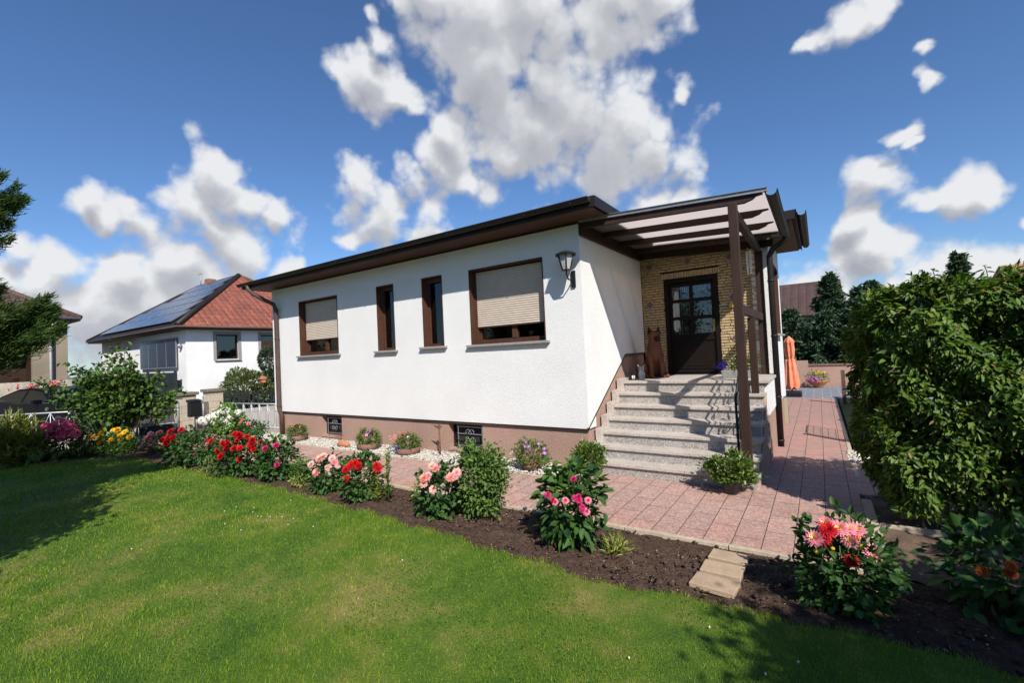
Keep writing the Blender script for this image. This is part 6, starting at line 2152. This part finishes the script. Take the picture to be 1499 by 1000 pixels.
# dark underlay and rows of panels on the slope facing the sun
sl_u = Vector((1, 0, 0)); sl_v = Vector((0, math.cos(PIT), math.sin(PIT))); sl_n = Vector((0, -math.sin(PIT), math.cos(PIT)))
o0 = Vector((0, EY0, EZ))
Hs = (EY1 - EY0) / 2 / math.cos(PIT)


def slope_pt(x, v, lift):
    return Vector((x, EY0, EZ)) + sl_v * v + sl_n * lift


mb = MB()
mb.add([slope_pt(EX0, 0.0, .03), slope_pt(EX1, 0.0, .03), slope_pt(ridge_r.x, Hs, .03), slope_pt(ridge_l.x, Hs, .03)], [(0, 1, 2, 3)])
mb.build('underlay', MT['gutter'], rf)
PWD, PHT = 0.62, 0.98
for r_ in range(5):
    v0 = 0.35 + r_ * 1.06
    ins = (v0 + 1.0) * math.cos(PIT)
    xr = EX1 - ins - 0.30
    xl = EX0 + (v0 + 1.0) / Hs * 2.6 + 0.15
    k = 0
    x = xr
    while x - 1.65 > xl:
        mb = MB()
        a, b = x - 1.63, x
        V_ = [slope_pt(a, v0, .13), slope_pt(b, v0, .13), slope_pt(b, v0 + 1.0, .13), slope_pt(a, v0 + 1.0, .13)]
        Wv = [slope_pt(a, v0, .09), slope_pt(b, v0, .09), slope_pt(b, v0 + 1.0, .09), slope_pt(a, v0 + 1.0, .09)]
        mb.add(V_, [(0, 1, 2, 3)], 0, False, [[(0.08, 0.02), (1.68, 0.02), (1.68, 0.98), (0.08, 0.98)]])
        mb.add(V_ + Wv, [(0, 4, 5, 1), (1, 5, 6, 2), (2, 6, 7, 3), (3, 7, 4, 0)], 1)
        for p, q in ((0, 1), (1, 2), (2, 3), (3, 0)):
            mb.beam(V_[p] + sl_n * .004, V_[q] + sl_n * .004, 0.035, 0.012, 1, up=tuple(sl_n))
        mb.build('solar_panel', [MT['solar'], MT['zinc']], rf)
        x -= 1.65
ch = MB(); ch.box(-31.4, -30.9, 12.65, 13.1, 6.3, 7.42); ch.build('chimney', MT['chimney'], rf)
mb = MB(); mb.tube([(-32.3, 12.8, 6.9), (-32.3, 12.8, 8.0)], 0.03, 6); mb.tube([(-32.6, 12.8, 7.9), (-32.0, 12.8, 7.9)], 0.02, 5); mb.build('aerial', MT['zinc'], rf)
# wall mounted panels
fr = MB(); fr.box(-28.2, -23.85, NY0 - 0.12, NY0 - 0.08, 1.98, 3.36)
wp = fr.build('wall_solar_frame', MT['zinc'], nb, origin=(-26, NY0, 2))
for k in range(4):
    a = -28.15 + k * 1.08
    mb = MB(); mb.add([(a, NY0 - .125, 2.03), (a + 1.0, NY0 - .125, 2.03), (a + 1.0, NY0 - .125, 3.31), (a, NY0 - .125, 3.31)], [(0, 1, 2, 3)], 0, False, [[(0, 0), (1, 0), (1, 1.28), (0, 1.28)]])
    mb.build('solar_panel', MT['solar'], wp)
mb = MB(); mb.lathe((-23.5, NY0 - 0.1, 2.95), [(0.02, -0.12), (0.12, 0), (0.02, 0.12)], 10); mb.build('wall_lamp', MT['zinc'], nb)

dg = thing('sheet_gate', 'blue-black corrugated gate and fence below the wall mounted solar panels', 'gate', (-25.5, 8.2, 0))
mb = MB()
z = 0.08
while z < 1.78:
    mb.box(-30, -23.35, 8.20, 8.235, z, z + 0.085); mb.box(-30, -23.35, 8.215, 8.23, z + 0.085, z + 0.10)
    z += 0.10
mb.build('corrugated_panel', MT['darkslat'], dg)
for x in (-23.4, -26.6, -30):
    mb = MB(); mb.box(x, x + 0.14, 8.12, 8.199, -0.1, 1.86); mb.build('post', MT['darkslat'], dg)

# picket fence
pf = thing('picket_fence', 'black picket fence in front of the white neighbouring house', 'fence', (-20.2, 11, 0))
y = 8.7; 
while y < 15:
    mb = MB(); mb.prism([(-20.2, y, 0.12), (-20.2, y + 0.085, 0.12), (-20.2, y + 0.085, 0.80), (-20.2, y + 0.0425, 0.86), (-20.2, y, 0.80)], (0.022, 0, 0)); mb.build('picket', MT['darkfence'], pf)
    y += 0.19
for z in (0.25, 0.66):
    mb = MB(); mb.box(-20.25, -20.21, 8.7, 15, z, z + 0.07); mb.build('crossbar', MT['darkfence'], pf)
mb = MB(); mb.box(-20.3, -20.1, 8.6, 15.1, -0.1, 0.10); mb.build('footing', MT['concrete'], pf)

bush('rhododendron', 'round yellow-green leathery shrub before the white neighbouring house', 'shrub', (-21.4, 10.15), 2.6, 1.75, 5200, 0.15, 0.40, LF['rhodo'], 101, None, d=1.8, zc=0.45, stems=7, lump=0.12, inner=0.7, up=0.4, stemmat='bark')
tp = thing('topiary_tree', 'dark thuja clipped into tiers beside the house corner', 'topiary', (-21.6, 11.35, 0))
mb = MB(); mb.tube([(-21.6, 11.35, -0.1), (-21.6, 11.35, 2.6)], 0.06, 8); mb.build('trunk', MT['bark'], tp)
for (z, r, h_) in ((0.85, 0.55, 0.28), (1.35, 0.50, 0.22), (2.15, 0.48, 0.62)):
    p, d = crown_pts(rng, 1800, (-21.6, 11.35, z), (r, r, h_), 0, 0.75, 0.05)
    leaves('clipped_tier', p, d + rng.normal(size=d.shape) * .3, d + np.array([0.1, 0, 0]), np.full(len(p), 0.09), np.full(len(p), 0.05), LF['topiary'], tp, 3)


def birdhouse(label, x, y, h):
    t = thing('birdhouse', label, 'birdhouse', (x, y, 0), 'orange birdhouses by the picket fence')
    mb = MB(); mb.tube([(x, y, -0.1), (x, y, h)], 0.035, 6); mb.build('pole', MT['rust'], t)
    mb = MB(); mb.box(x - .09, x + .09, y - .09, y + .09, h, h + .17); mb.build('box', MT['terracotta'], t)
    mb = MB()
    mb.prism([(x - .13, y - .14, h + .155), (x - .13, y + .14, h + .155), (x - .13, y, h + .29)], (.26, 0, 0)); mb.build('roof', MT['terracotta'], t)


birdhouse('small orange birdhouse beside the round shrub', -20.3, 10.35, 1.15)
birdhouse('orange post with birdhouse in front of the clipped thuja', -20.7, 10.95, 0.65)

# tan house on the left
lh = thing('tan_house', 'tan rendered house with mossy brown tiled roof at the left edge', 'house', (-31, 1, 0))
LX1, LY1 = -27.5, 5.6
mb = MB(); house_box(mb, -37, LX1, -8, LY1, -0.1, 4.45, [(1.2, 4.5, 1.6, 3.9)]); mb.build('walls', MT['tan'], lh)
mb = MB(); mb.box(LX1 - 1.4, LX1 - 1.3, 0.9, 4.8, 1.0, 4.2); mb.build('porch_recess', MT['brown'], lh)
mb = MB(); mb.box(LX1 - 1.3, LX1 - .26, 4.5, 4.52, 1.6, 3.9); mb.build('porch_side', MT['brown'], lh)
mb = MB(); mb.box(LX1 - 0.02, LX1 + 0.05, 1.1, 4.6, 1.52, 1.6); mb.build('sill', MT['concrete'], lh)
lf = hips(-38, LX1 + 0.4, -8.7, LY1 + 0.35, 4.40, math.radians(33), ridge_axis='y')
lr = roof_obj(lf, 'roof', MT['tilebrown'], lh)
mb = MB(); mb.box(-38, LX1 + .4, -8.7, LY1 + .35, 4.26, 4.39); mb.build('eaves', MT['brown'], lr)
mb = MB(); mb.tube([(LX1 + .45, -8.7, 4.36), (LX1 + .45, LY1 + .35, 4.36)], 0.06, 8); mb.build('gutter', MT['zinc'], lr)
c_ = [Vector(v) for v in lf[2][0]]
mb = MB(); mb.tube([c_[0], c_[2]], 0.12, 8); mb.build('ridge_tiles', MT['fencewood'], lr)
mb = MB(); mb.tube([(LX1 + .45, 5.2, 4.3), (LX1 + .35, 5.1, 4.1), (LX1 + .12, 5.05, 3.8), (LX1 + .08, 5.05, 0)], 0.055, 8); mb.build('downpipe', MT['whitepipe'], lh)
fwal = thing('rough_wall', 'pale rough garden wall behind the parked car', 'wall', (-25, 2.5, 0))
mb = MB(); mb.box(-25.2, -25, -6, 5.2, -0.1, 1.7); mb.build('wall', MT['palewall'], fwal)
bush('low_hedge', 'low clipped hedge between the car and the tan house', 'hedge', (-24.1, 4.7), 1.6, 1.35, 1500, 0.1, 0.5, LF['bright'], 103, None, d=3.2, zc=0.5, stems=4)
t = bush('rose_bush', 'tall bush with pink red blooms behind the parked car', 'rose bush', (-24.3, 4.3), 1.3, 1.75, 900, 0.1, 0.5, LF['tree'], 104, None, zc=0.75, stems=4)
rr = random.Random(7)
put_blooms(t, [[-23.8 + rr.gauss(0, .12), 4.2 + rr.gauss(0, .45), 1.50 + rr.gauss(0, .13)] for _ in range(20)], [('rose', 'rosered', None), ('rose', 'salmon', None)], 0.07, 3, (-24.3, 4.3, 1.3), stalk=False)
o = MB(); o.lathe((-26.9, 4.0, 1.6), [(.12, 0), (.16, .25), (.17, .25)], 12)
o = o.build('flower_pot', MT['terracotta'], origin=(-26.9, 4.0, 1.6)); tag(o, 'orange pot standing on the tan house ledge', 'flower pot')
o.location = (-27.47, 4.0, 1.6)

# dark tiled house beyond the garden wall
bh = thing('far_house', 'house with dark red-brown tiled roof beyond the conifers', 'house', (-3, 42, 0))
mb = MB(); mb.box(-12, 1.2, 38, 47, -0.1, 3.7); mb.build('walls', MT['tan'], bh)
mb = MB()
e_ = [Vector((-12.6, 37.4, 3.6)), Vector((1.6, 37.4, 3.6)), Vector((1.6, 42.5, 6.4)), Vector((-12.6, 42.5, 6.4)), Vector((1.6, 47.6, 3.6)), Vector((-12.6, 47.6, 3.6))]
ln_ = (e_[2] - e_[1]).length
mb.add([e_[0], e_[1], e_[2], e_[3]], [(0, 1, 2, 3)], 0, False, [[(0, 0), (14.2, 0), (14.2, ln_), (0, ln_)]])
mb.add([e_[5], e_[4], e_[2], e_[3]], [(1, 0, 3, 2)], 0, False, [[(0, 0), (14.2, 0), (14.2, ln_), (0, ln_)]])
mb.add([e_[1], e_[4], e_[2]], [(0, 1, 2)], 0, False, [[(0, 0), (1, 0), (1, 1)]])
mb.add([e_[0], e_[5], e_[3]], [(0, 1, 2)], 0, False, [[(0, 0), (1, 0), (1, 1)]])
mb.build('roof', MT['tiledark'], bh)
oh = thing('orange_roof_house', 'house showing only its orange roof corner above the hedge at the right edge', 'house', (11, 30, 0))
mb = MB(); mb.box(7.8, 15, 28, 34, -0.1, 3.6); mb.build('walls', MT['tan'], oh)
mb = MB(); mb.add([(7.3, 27.5, 3.6), (15.4, 27.5, 3.6), (15.4, 31, 5.0), (7.3, 31, 5.0), (7.3, 34.5, 3.6), (15.4, 34.5, 3.6)], [(0, 1, 2, 3), (3, 2, 5, 4), (0, 3, 4), (1, 5, 2)])
mb.build('roof', MT['terracotta'], oh)

# ================================================================== street side: fence, gate, pillars, mailbox, railing
def rail_panel(name, label, cat, a, b, z0, z1, mat, pitch=0.13, zig=True, group=None):
    t = thing(name, label, cat, (a[0], a[1], 0), group)
    A_ = Vector((a[0], a[1], 0)); B_ = Vector((b[0], b[1], 0))
    up = Vector((0, 0, 1)); Ln = (B_ - A_).length
    mb = MB()
    mb.tube([A_ + up * z1, B_ + up * z1], 0.018, 6)
    mb.tube([A_ + up * z0, B_ + up * z0], 0.014, 6)
    mb.build('rail', mat, t)
    n = max(1, int(Ln / pitch))
    mb = MB()
    for k in range(n + 1):
        p = A_.lerp(B_, k / n)
        q = A_.lerp(B_, min(1, (k + 0.5) / n)); o_ = A_.lerp(B_, max(0, (k - 0.5) / n))
        if k % 2 == 0 or not zig:
            mb.tube([p + up * z0, p + up * z1], 0.009, 5)
        if zig and k % 2 == 0 and k + 1 <= n:
            zz = z1 - (z1 - z0) * 0.32; zl = z0 + (z1 - z0) * 0.25
            mb.tube([p + up * z1, q + up * zz, q + up * zl, A_.lerp(B_, min(1, (k + 1) / n)) + up * z0], 0.0075, 5)
            if k > 0:
                mb.tube([p + up * z1, o_ + up * zz, o_ + up * zl, A_.lerp(B_, (k - 1) / n) + up * z0], 0.0075, 5)
    mb.build('bars', mat, t)
    for k in range(2):
        p = A_ if k == 0 else B_
        mb = MB(); mb.tube([p - up * 0.1, p + up * (z1 + 0.03)], 0.024, 8); mb.build('post', mat, t)
    return t


rail_panel('metal_fence', 'silver zigzag metal fence in front of the parked car', 'fence', (-18.3, 1.9), (-16.1, 3.65), 0.18, 0.92, MT['silver'], 0.22)
rail_panel('metal_fence', 'silver zigzag railing between the block pillars and the house', 'railing', (-15.35, 6.55), (-12.50, 6.84), 0.14, 0.80, MT['silver'], 0.19)
rail_panel('metal_gate', 'low dark barred garden gate between the shrub and the first block pillar', 'gate', (-16.35, 4.75), (-15.95, 5.62), 0.30, 0.92, MT['grille'], 0.14)
fo = MB(); fo.box(-18.5, -16.0, 3.70, 3.84, -.1, .1)
mb = MB(); mb.obox((-16.14, 5.2, 0.16), (0.4, 0.87, 0), (0.87, -0.4, 0), (0, 0, 1), 0.46, 0.012, 0.13)  # dark sheet stands in for the shadowed kerb below the gate
o = mb.build('kerb_shadow_sheet', MT['darkslat']); o.parent = bpy.data.objects['metal_gate']; o.location = -ORG['metal_gate']
gp = thing('gate_post', 'dark brown gate post half hidden by the tall shrub', 'post', (-16.5, 4.55, 0))
mb = MB(); mb.box(-16.6, -16.42, 4.45, 4.63, -0.1, 0.95); mb.build('shaft', MT['fencewood'], gp)
for lab, x, y in (('sand coloured block pillar with the mailbox in front of it', -16.15, 5.88), ('sand coloured block pillar at the end of the silver railing', -17.1, 7.05)):
    t = thing('block_pillar', lab, 'pillar', (x, y, 0), 'sand coloured block pillars')
    mb = MB(); mb.box(x - .22, x + .22, y - .22, y + .22, -0.1, 1.10); mb.build('shaft', MT['block'], t, bevel=0.006)
    mb = MB(); mb.box(x - .28, x + .28, y - .28, y + .28, 1.10, 1.19); mb.build('cap', MT['cap'], t, bevel=0.012)
mbx = thing('mailbox', 'black mailbox on a slim grey post in front of the block pillar', 'mailbox', (-15.45, 5.95, 0))
mb = MB(); mb.tube([(-15.42, 6.08, -0.05), (-15.42, 6.08, 1.05)], 0.025, 8); mb.tube([(-15.45, 5.9, -0.05), (-15.45, 5.9, 0.5)], 0.016, 8); mb.build('post', MT['zinc'], mbx)
mb = MB(); mb.box(-15.58, -15.36, 5.72, 6.02, 0.48, 0.92); mb.prism([(-15.62, 5.70, 0.92), (-15.34, 5.70, 0.92), (-15.34, 5.70, 0.95), (-15.62, 5.70, 0.99)], (0, 0.34, 0)); mb.build('box', MT['iron'], mbx, bevel=0.01)
mb = MB(); mb.lathe((-15.42, 6.0, 0), [(0.11, 0), (0.10, 0.08), (0.02, 0.10)], 10); mb.build('foot', MT['rust'], mbx)
mb = MB(); mb.box(-12.5, -15.3, 6.80, 6.92, -0.1, 0.10)
o = mb.build('railing_footing', MT['concrete']); tag(o, 'pale concrete footing under the silver railing', 'footing', None, 'structure')
pk = thing('block_wall', 'short block wall joining the two block pillars', 'wall', (-16.2, 6.5, 0))
mb = MB(); mb.obox((-16.7, 6.5, 0.35), (.9, -1.0, 0), (1.0, .9, 0), (0, 0, 1), 0.35, 0.07, 0.45); mb.build('wall', MT['block'], pk)

# ================================================================== tall shrub on the left
sh = thing('tall_shrub', 'tall loose leafy shrub with bare stems in front of the garden gate', 'shrub', (-14.95, 3.95, 0))
rr = random.Random(12)
rg = np.random.default_rng(12)
PP = []; AA = []
mb = MB()
fwdv = Vector((-.56, .83, 0)); rt = Vector((.83, .56, 0))
for k in range(34):
    s_ = rr.gauss(0, 1)
    lean = rr.uniform(-1, 1)
    b0 = Vector((-14.95, 3.95, -0.03)) + rt * rr.uniform(-.45, .45) + fwdv * rr.uniform(-.2, .2)
    hh = rr.uniform(1.3, 2.65) * (1 - 0.28 * abs(lean) ** 2)
    tip = b0 + rt * lean * 1.0 + fwdv * rr.uniform(-.5, .5) + Vector((0, 0, hh))
    mid = b0.lerp(tip, 0.5) + Vector((0, 0, 0.18))
    mb.tube([b0, mid, tip], [0.018, 0.011, 0.004], 6)
    for i in range(130):
        t_ = rr.random() ** 0.6
        if t_ < 0.32: continue
        p = b0.lerp(mid, t_ * 2) if t_ < .5 else mid.lerp(tip, (t_ - .5) * 2)
        PP.append([p.x + rr.gauss(0, .10), p.y + rr.gauss(0, .10), p.z + rr.gauss(0, .10)])
for side, z in ((1, 1.25), (1, 1.0), (1, .7)):
    b0 = Vector((-14.9, 3.95, 0.2)); tip = b0 + rt * (1.4 + 0.25 * rr.random()) + Vector((0, 0, z))
    mid = b0.lerp(tip, .5) + Vector((0, 0, 0.1))
    mb.tube([b0, mid, tip], [0.018, 0.011, 0.004], 6)
    for i in range(55):
        t_ = 0.6 + 0.4 * rr.random(); p = mid.lerp(tip, (t_ - .5) * 2)
        PP.append([p.x + rr.gauss(0, .08), p.y + rr.gauss(0, .08), p.z + rr.gauss(0, .08)])
mb.build('stem', MT['bark'], sh)
P = np.array(PP); m = len(P)
A = rg.normal(size=(m, 3)) + np.array([0, 0, -0.3])
leaves('foliage', P, A, np.tile([0, -.2, 1.], (m, 1)) + rg.normal(size=(m, 3)) * .4, rg.uniform(0.09, 0.15, m), rg.uniform(0.06, 0.10, m), LF['tree'], sh, 4)

# ================================================================== feathery tree at the left edge
ft = thing('feathery_tree', 'feathery fine-leaved tree reaching in from the left edge', 'tree', (-10.0, -0.9, 0))
rr = random.Random(31); rg = np.random.default_rng(31)
mb = MB()
mb.tube([(-10.0, -0.9, -0.1), (-10.05, -0.8, 1.5), (-9.95, -0.7, 3.0), (-10.0, -0.75, 5.2)], [0.17, 0.14, 0.10, 0.03], 10)
P = []; A = []
def plume(a, b, n, spread, twig=True):
    a = Vector(a); b = Vector(b)
    mid = a.lerp(b, .5) + Vector((0, 0, .15))
    mb.tube([a, mid, b], [0.03, 0.018, 0.004], 6)
    d = (b - a).normalized()
    for i in range(n):
        t_ = rr.random() ** .6
        p = a.lerp(mid, t_ * 2) if t_ < .5 else mid.lerp(b, (t_ - .5) * 2)
        sp = spread * (1.15 - t_)
        P.append([p.x + rr.gauss(0, sp), p.y + rr.gauss(0, sp), p.z + rr.gauss(0, sp * .8)])
        A.append([d.x * .9 + rr.gauss(0, .4), d.y * .9 + rr.gauss(0, .4), d.z * .6 + .2 + rr.gauss(0, .35)])
for k in range(52):
    z = rr.uniform(1.9, 5.2)
    a_ = rr.uniform(0, 6.28)
    R_ = rr.uniform(0.9, 1.75) * (1 if z < 4.2 else 0.75)
    plume((-10.0, -0.8, z - 0.4), (-10.0 + math.cos(a_) * R_, -0.8 + math.sin(a_) * R_, z + rr.uniform(-.1, .5)), 330, 0.17)
for k in range(30):
    plume((-9.9, -0.8, rr.uniform(1.5, 4.8)), (-10.0 + rr.gauss(0, .9), -0.8 + rr.gauss(0, .9), rr.uniform(2, 5.4)), 420, 0.3)
# branches that show in the picture
for (x, y, z, l) in [(-8.75, 1.20, 4.50, .9), (-8.7, 1.25, 4.15, .8), (-8.85, 1.05, 4.75, .7), (-8.8, 1.1, 4.3, .8), (-8.9, 1.0, 4.0, .8), (-8.9, 1.05, 3.35, .6),
                     (-8.75, 1.25, 2.75, .9), (-8.45, 1.50, 2.6, .9), (-8.6, 1.4, 2.95, .7), (-8.65, 1.3, 2.75, 1.0), (-8.5, 1.5, 2.65, .7), (-8.8, 1.1, 2.8, .9), (-8.8, 1.1, 2.6, .9), (-8.6, 1.3, 2.5, .8), (-8.85, 1.1, 3.0, .8), (-8.35, 1.6, 2.5, .6), (-8.9, 1.0, 2.7, .9), (-9.0, 1.0, 3.6, .8), (-8.95, .95, 3.9, .8), (-8.85, 1.1, 2.4, .8), (-9.05, .9, 2.5, 1.0), (-8.6, 1.35, 2.6, .8), (-8.9, 1.0, 4.55, .8), (-8.8, 1.15, 4.35, 1.0), (-8.7, 1.2, 4.6, .8), (-8.75, 1.15, 4.0, .7), (-9.0, .9, 2.9, .9), (-8.55, 1.4, 2.6, .9)]:
    for q_ in range(3):
        ex_ = Vector((x + rr.gauss(0, .10), y + rr.gauss(0, .10), z + rr.gauss(0, .16)))
        st_ = ex_ - Vector((.75 + rr.gauss(0, .1), .62 + rr.gauss(0, .1), .38 + rr.gauss(0, .12))) * l
        mb.tube([(-9.9, -0.7, st_.z - .3), st_, ex_], [0.02, 0.010, 0.002], 5)
        for i in range(650):
            t_ = rr.random() ** .8
            p = st_.lerp(ex_, t_) + Vector((0, 0, -.10 * math.sin(math.pi * t_)))
            sp = .085 * (1.25 - t_)
            P.append([p.x + rr.gauss(0, sp), p.y + rr.gauss(0, sp), p.z + rr.gauss(0, sp)])
            A.append([.75 + rr.gauss(0, .35), .62 + rr.gauss(0, .35), .55 + rr.gauss(0, .35)])
mb.build('trunk', MT['bark'], ft)
P = np.array(P); A = np.array(A); m = len(P)
leaves('crown', P, A, rg.normal(size=(m, 3)), rg.uniform(0.05, 0.11, m), rg.uniform(0.007, 0.013, m), LF['feather'], ft, 5)

# ================================================================== parked car
car = thing('parked_car', 'dark blue-grey car parked behind the silver fence', 'car', (-20.0, 3.6, 0))
cdir = Vector((.97, .24, 0)).normalized(); cper = Vector((.24, -.97, 0)).normalized()   # cper: side facing the camera
front = Vector((-18.6, 4.02, -0.0))


def cp(s, w, z):   # s metres back from the nose, w from the centre line (+ towards camera)
    return front - cdir * s * 1.22 + cper * (w - 0.88) + Vector((0, 0, z * 1.03))


prof = [(0.02, 0.30), (0.0, 0.55), (0.10, 0.72), (0.35, 0.84), (0.95, 0.95), (1.25, 0.99), (1.30, 0.98), (4.2, 1.02), (4.45, 0.95), (4.5, 0.45), (4.42, 0.28), (0.15, 0.24)]
mb = MB()
ws = [(-0.90, 0.0), (-0.86, 1.0), (0.86, 1.0), (0.90, 0.0)]
n = len(prof)
rings = []
for w in (-0.90, -0.84, 0.84, 0.90):
    sc_ = 0.03 if abs(w) > 0.87 else 0
    rings.append([cp(s + (sc_ if s < 2 else -sc_), w, z - (0.02 if abs(w) > .87 and z > .8 else 0)) for s, z in prof])
vs = [v for r in rings for v in r]
fs = []
for i in range(3):
    for k in range(n):
        fs.append((i * n + k, i * n + (k + 1) % n, (i + 1) * n + (k + 1) % n, (i + 1) * n + k))
fs += [tuple(range(n)), tuple(range(3 * n, 4 * n))[::-1]]
mb.add(vs, fs)
mb.build('body', MT['carpaint'], car, bevel=0.03)
cab = [(1.20, 0.98), (1.95, 1.38), (2.5, 1.46), (3.2, 1.44), (3.9, 1.22), (4.2, 1.0)]
mb = MB()
nn = len(cab)
L0 = [cp(s, -0.80 + (z - 1) * 0.45, z) for s, z in cab]; L1 = [cp(s, 0.80 - (z - 1) * 0.45, z) for s, z in cab]
mb.add(L0 + L1, [(k, k + 1, nn + k + 1, nn + k) for k in range(nn - 1)] + [tuple(range(nn))[::-1], tuple(range(nn, 2 * nn))])
cabo = mb.build('cabin', MT['carpaint'], car, bevel=0.02)
gl = [(1.42, 1.03), (1.98, 1.33), (2.45, 1.39), (2.62, 1.39), (2.66, 1.03)]
g2 = [(2.74, 1.03), (2.71, 1.39), (3.2, 1.37), (3.75, 1.20), (3.95, 1.04)]
for gq in (gl, g2):
    for sgn in (1, -1):
        o3 = [cp(s, sgn * (0.812 - (z - 1) * 0.45), z) for s, z in gq]
        mb = MB(); mb.add(o3, [tuple(range(len(o3)))])
        mb.build('side_window', MT['carglass'], cabo)
mb = MB(); mb.tube([cp(1.35, 0.845, 1.0), cp(4.0, 0.845, 1.01)], 0.012, 5); mb.build('trim', MT['chrome'], car)
mb = MB(); mb.obox(cp(1.72, 0.95, 1.05), cdir, cper, (0, 0, 1), 0.08, 0.11, 0.06); mb.build('wing_mirror', MT['carpaint'], car, bevel=0.02)
for s in (0.85, 3.55):
    for w in (0.80, -0.80):
        c = cp(s, w, 0.32)
        mb = MB(); mb.tube([c - cper * .10, c + cper * .115], 0.32, 24); wh = mb.build('wheel', MT['rubber'], car)
        mb = MB(); mb.tube([c - cper * .12, c + cper * .125], 0.20, 18); mb.build('rim', MT['zinc'], wh)
for w in (0.62, -0.62):
    mb = MB(); mb.obox(cp(0.12, w, 0.66), cdir, cper, (0, 0, 1), 0.10, 0.16, 0.06); mb.build('headlight', MT['lampglass'], car, bevel=0.02)

tree('garden_tree', 'unseen bushy tree added left of the picture to shade the lawn', 'tree', (-8.3, -2.0, 0), 1.2, [((-6.6, -0.7, 2.0), (1.0, 0.9, 0.9)), ((-8.6, -0.7, 3.2), (1.5, 1.2, 1.2)), ((-7.7, -1.15, 2.4), (1.5, 1.2, 1.0)), ((-8.9, -2.2, 3.6), (1.6, 1.4, 1.2)), ((-9.8, -1.6, 4.6), (1.6, 1.5, 1.1))], 52000, 0.12, 0.5, LF['tree'], 73, 0.12, nclump=80)  # out-of-view tree added to fill out the shadow on the lawn

for k, (x, y, r, h, lab) in enumerate([(-9.5, -12.5, 3.0, 3.6, 'leftmost of three big garden trees behind the camera'), (-2.5, -14.5, 3.3, 4.2, 'middle one of three big garden trees behind the camera'), (5.5, -12.0, 3.0, 3.8, 'rightmost of three big garden trees behind the camera')]):
    tree('garden_tree', lab, 'tree', (x, y, 0), 1.6, [((x, y, h), (r, r * .8, 2.3))], 7000, 0.24, 0.55, LF['tree'], 80 + k, 0.2, group='trees behind the camera', nclump=60)
bush('rear_hedge', 'long green garden hedge behind the camera', 'hedge', (-3, -9.5), 22, 2.0, 9000, 0.2, 0.5, LF['tree'], 85, None, d=1.2, zc=0.5, stems=0)
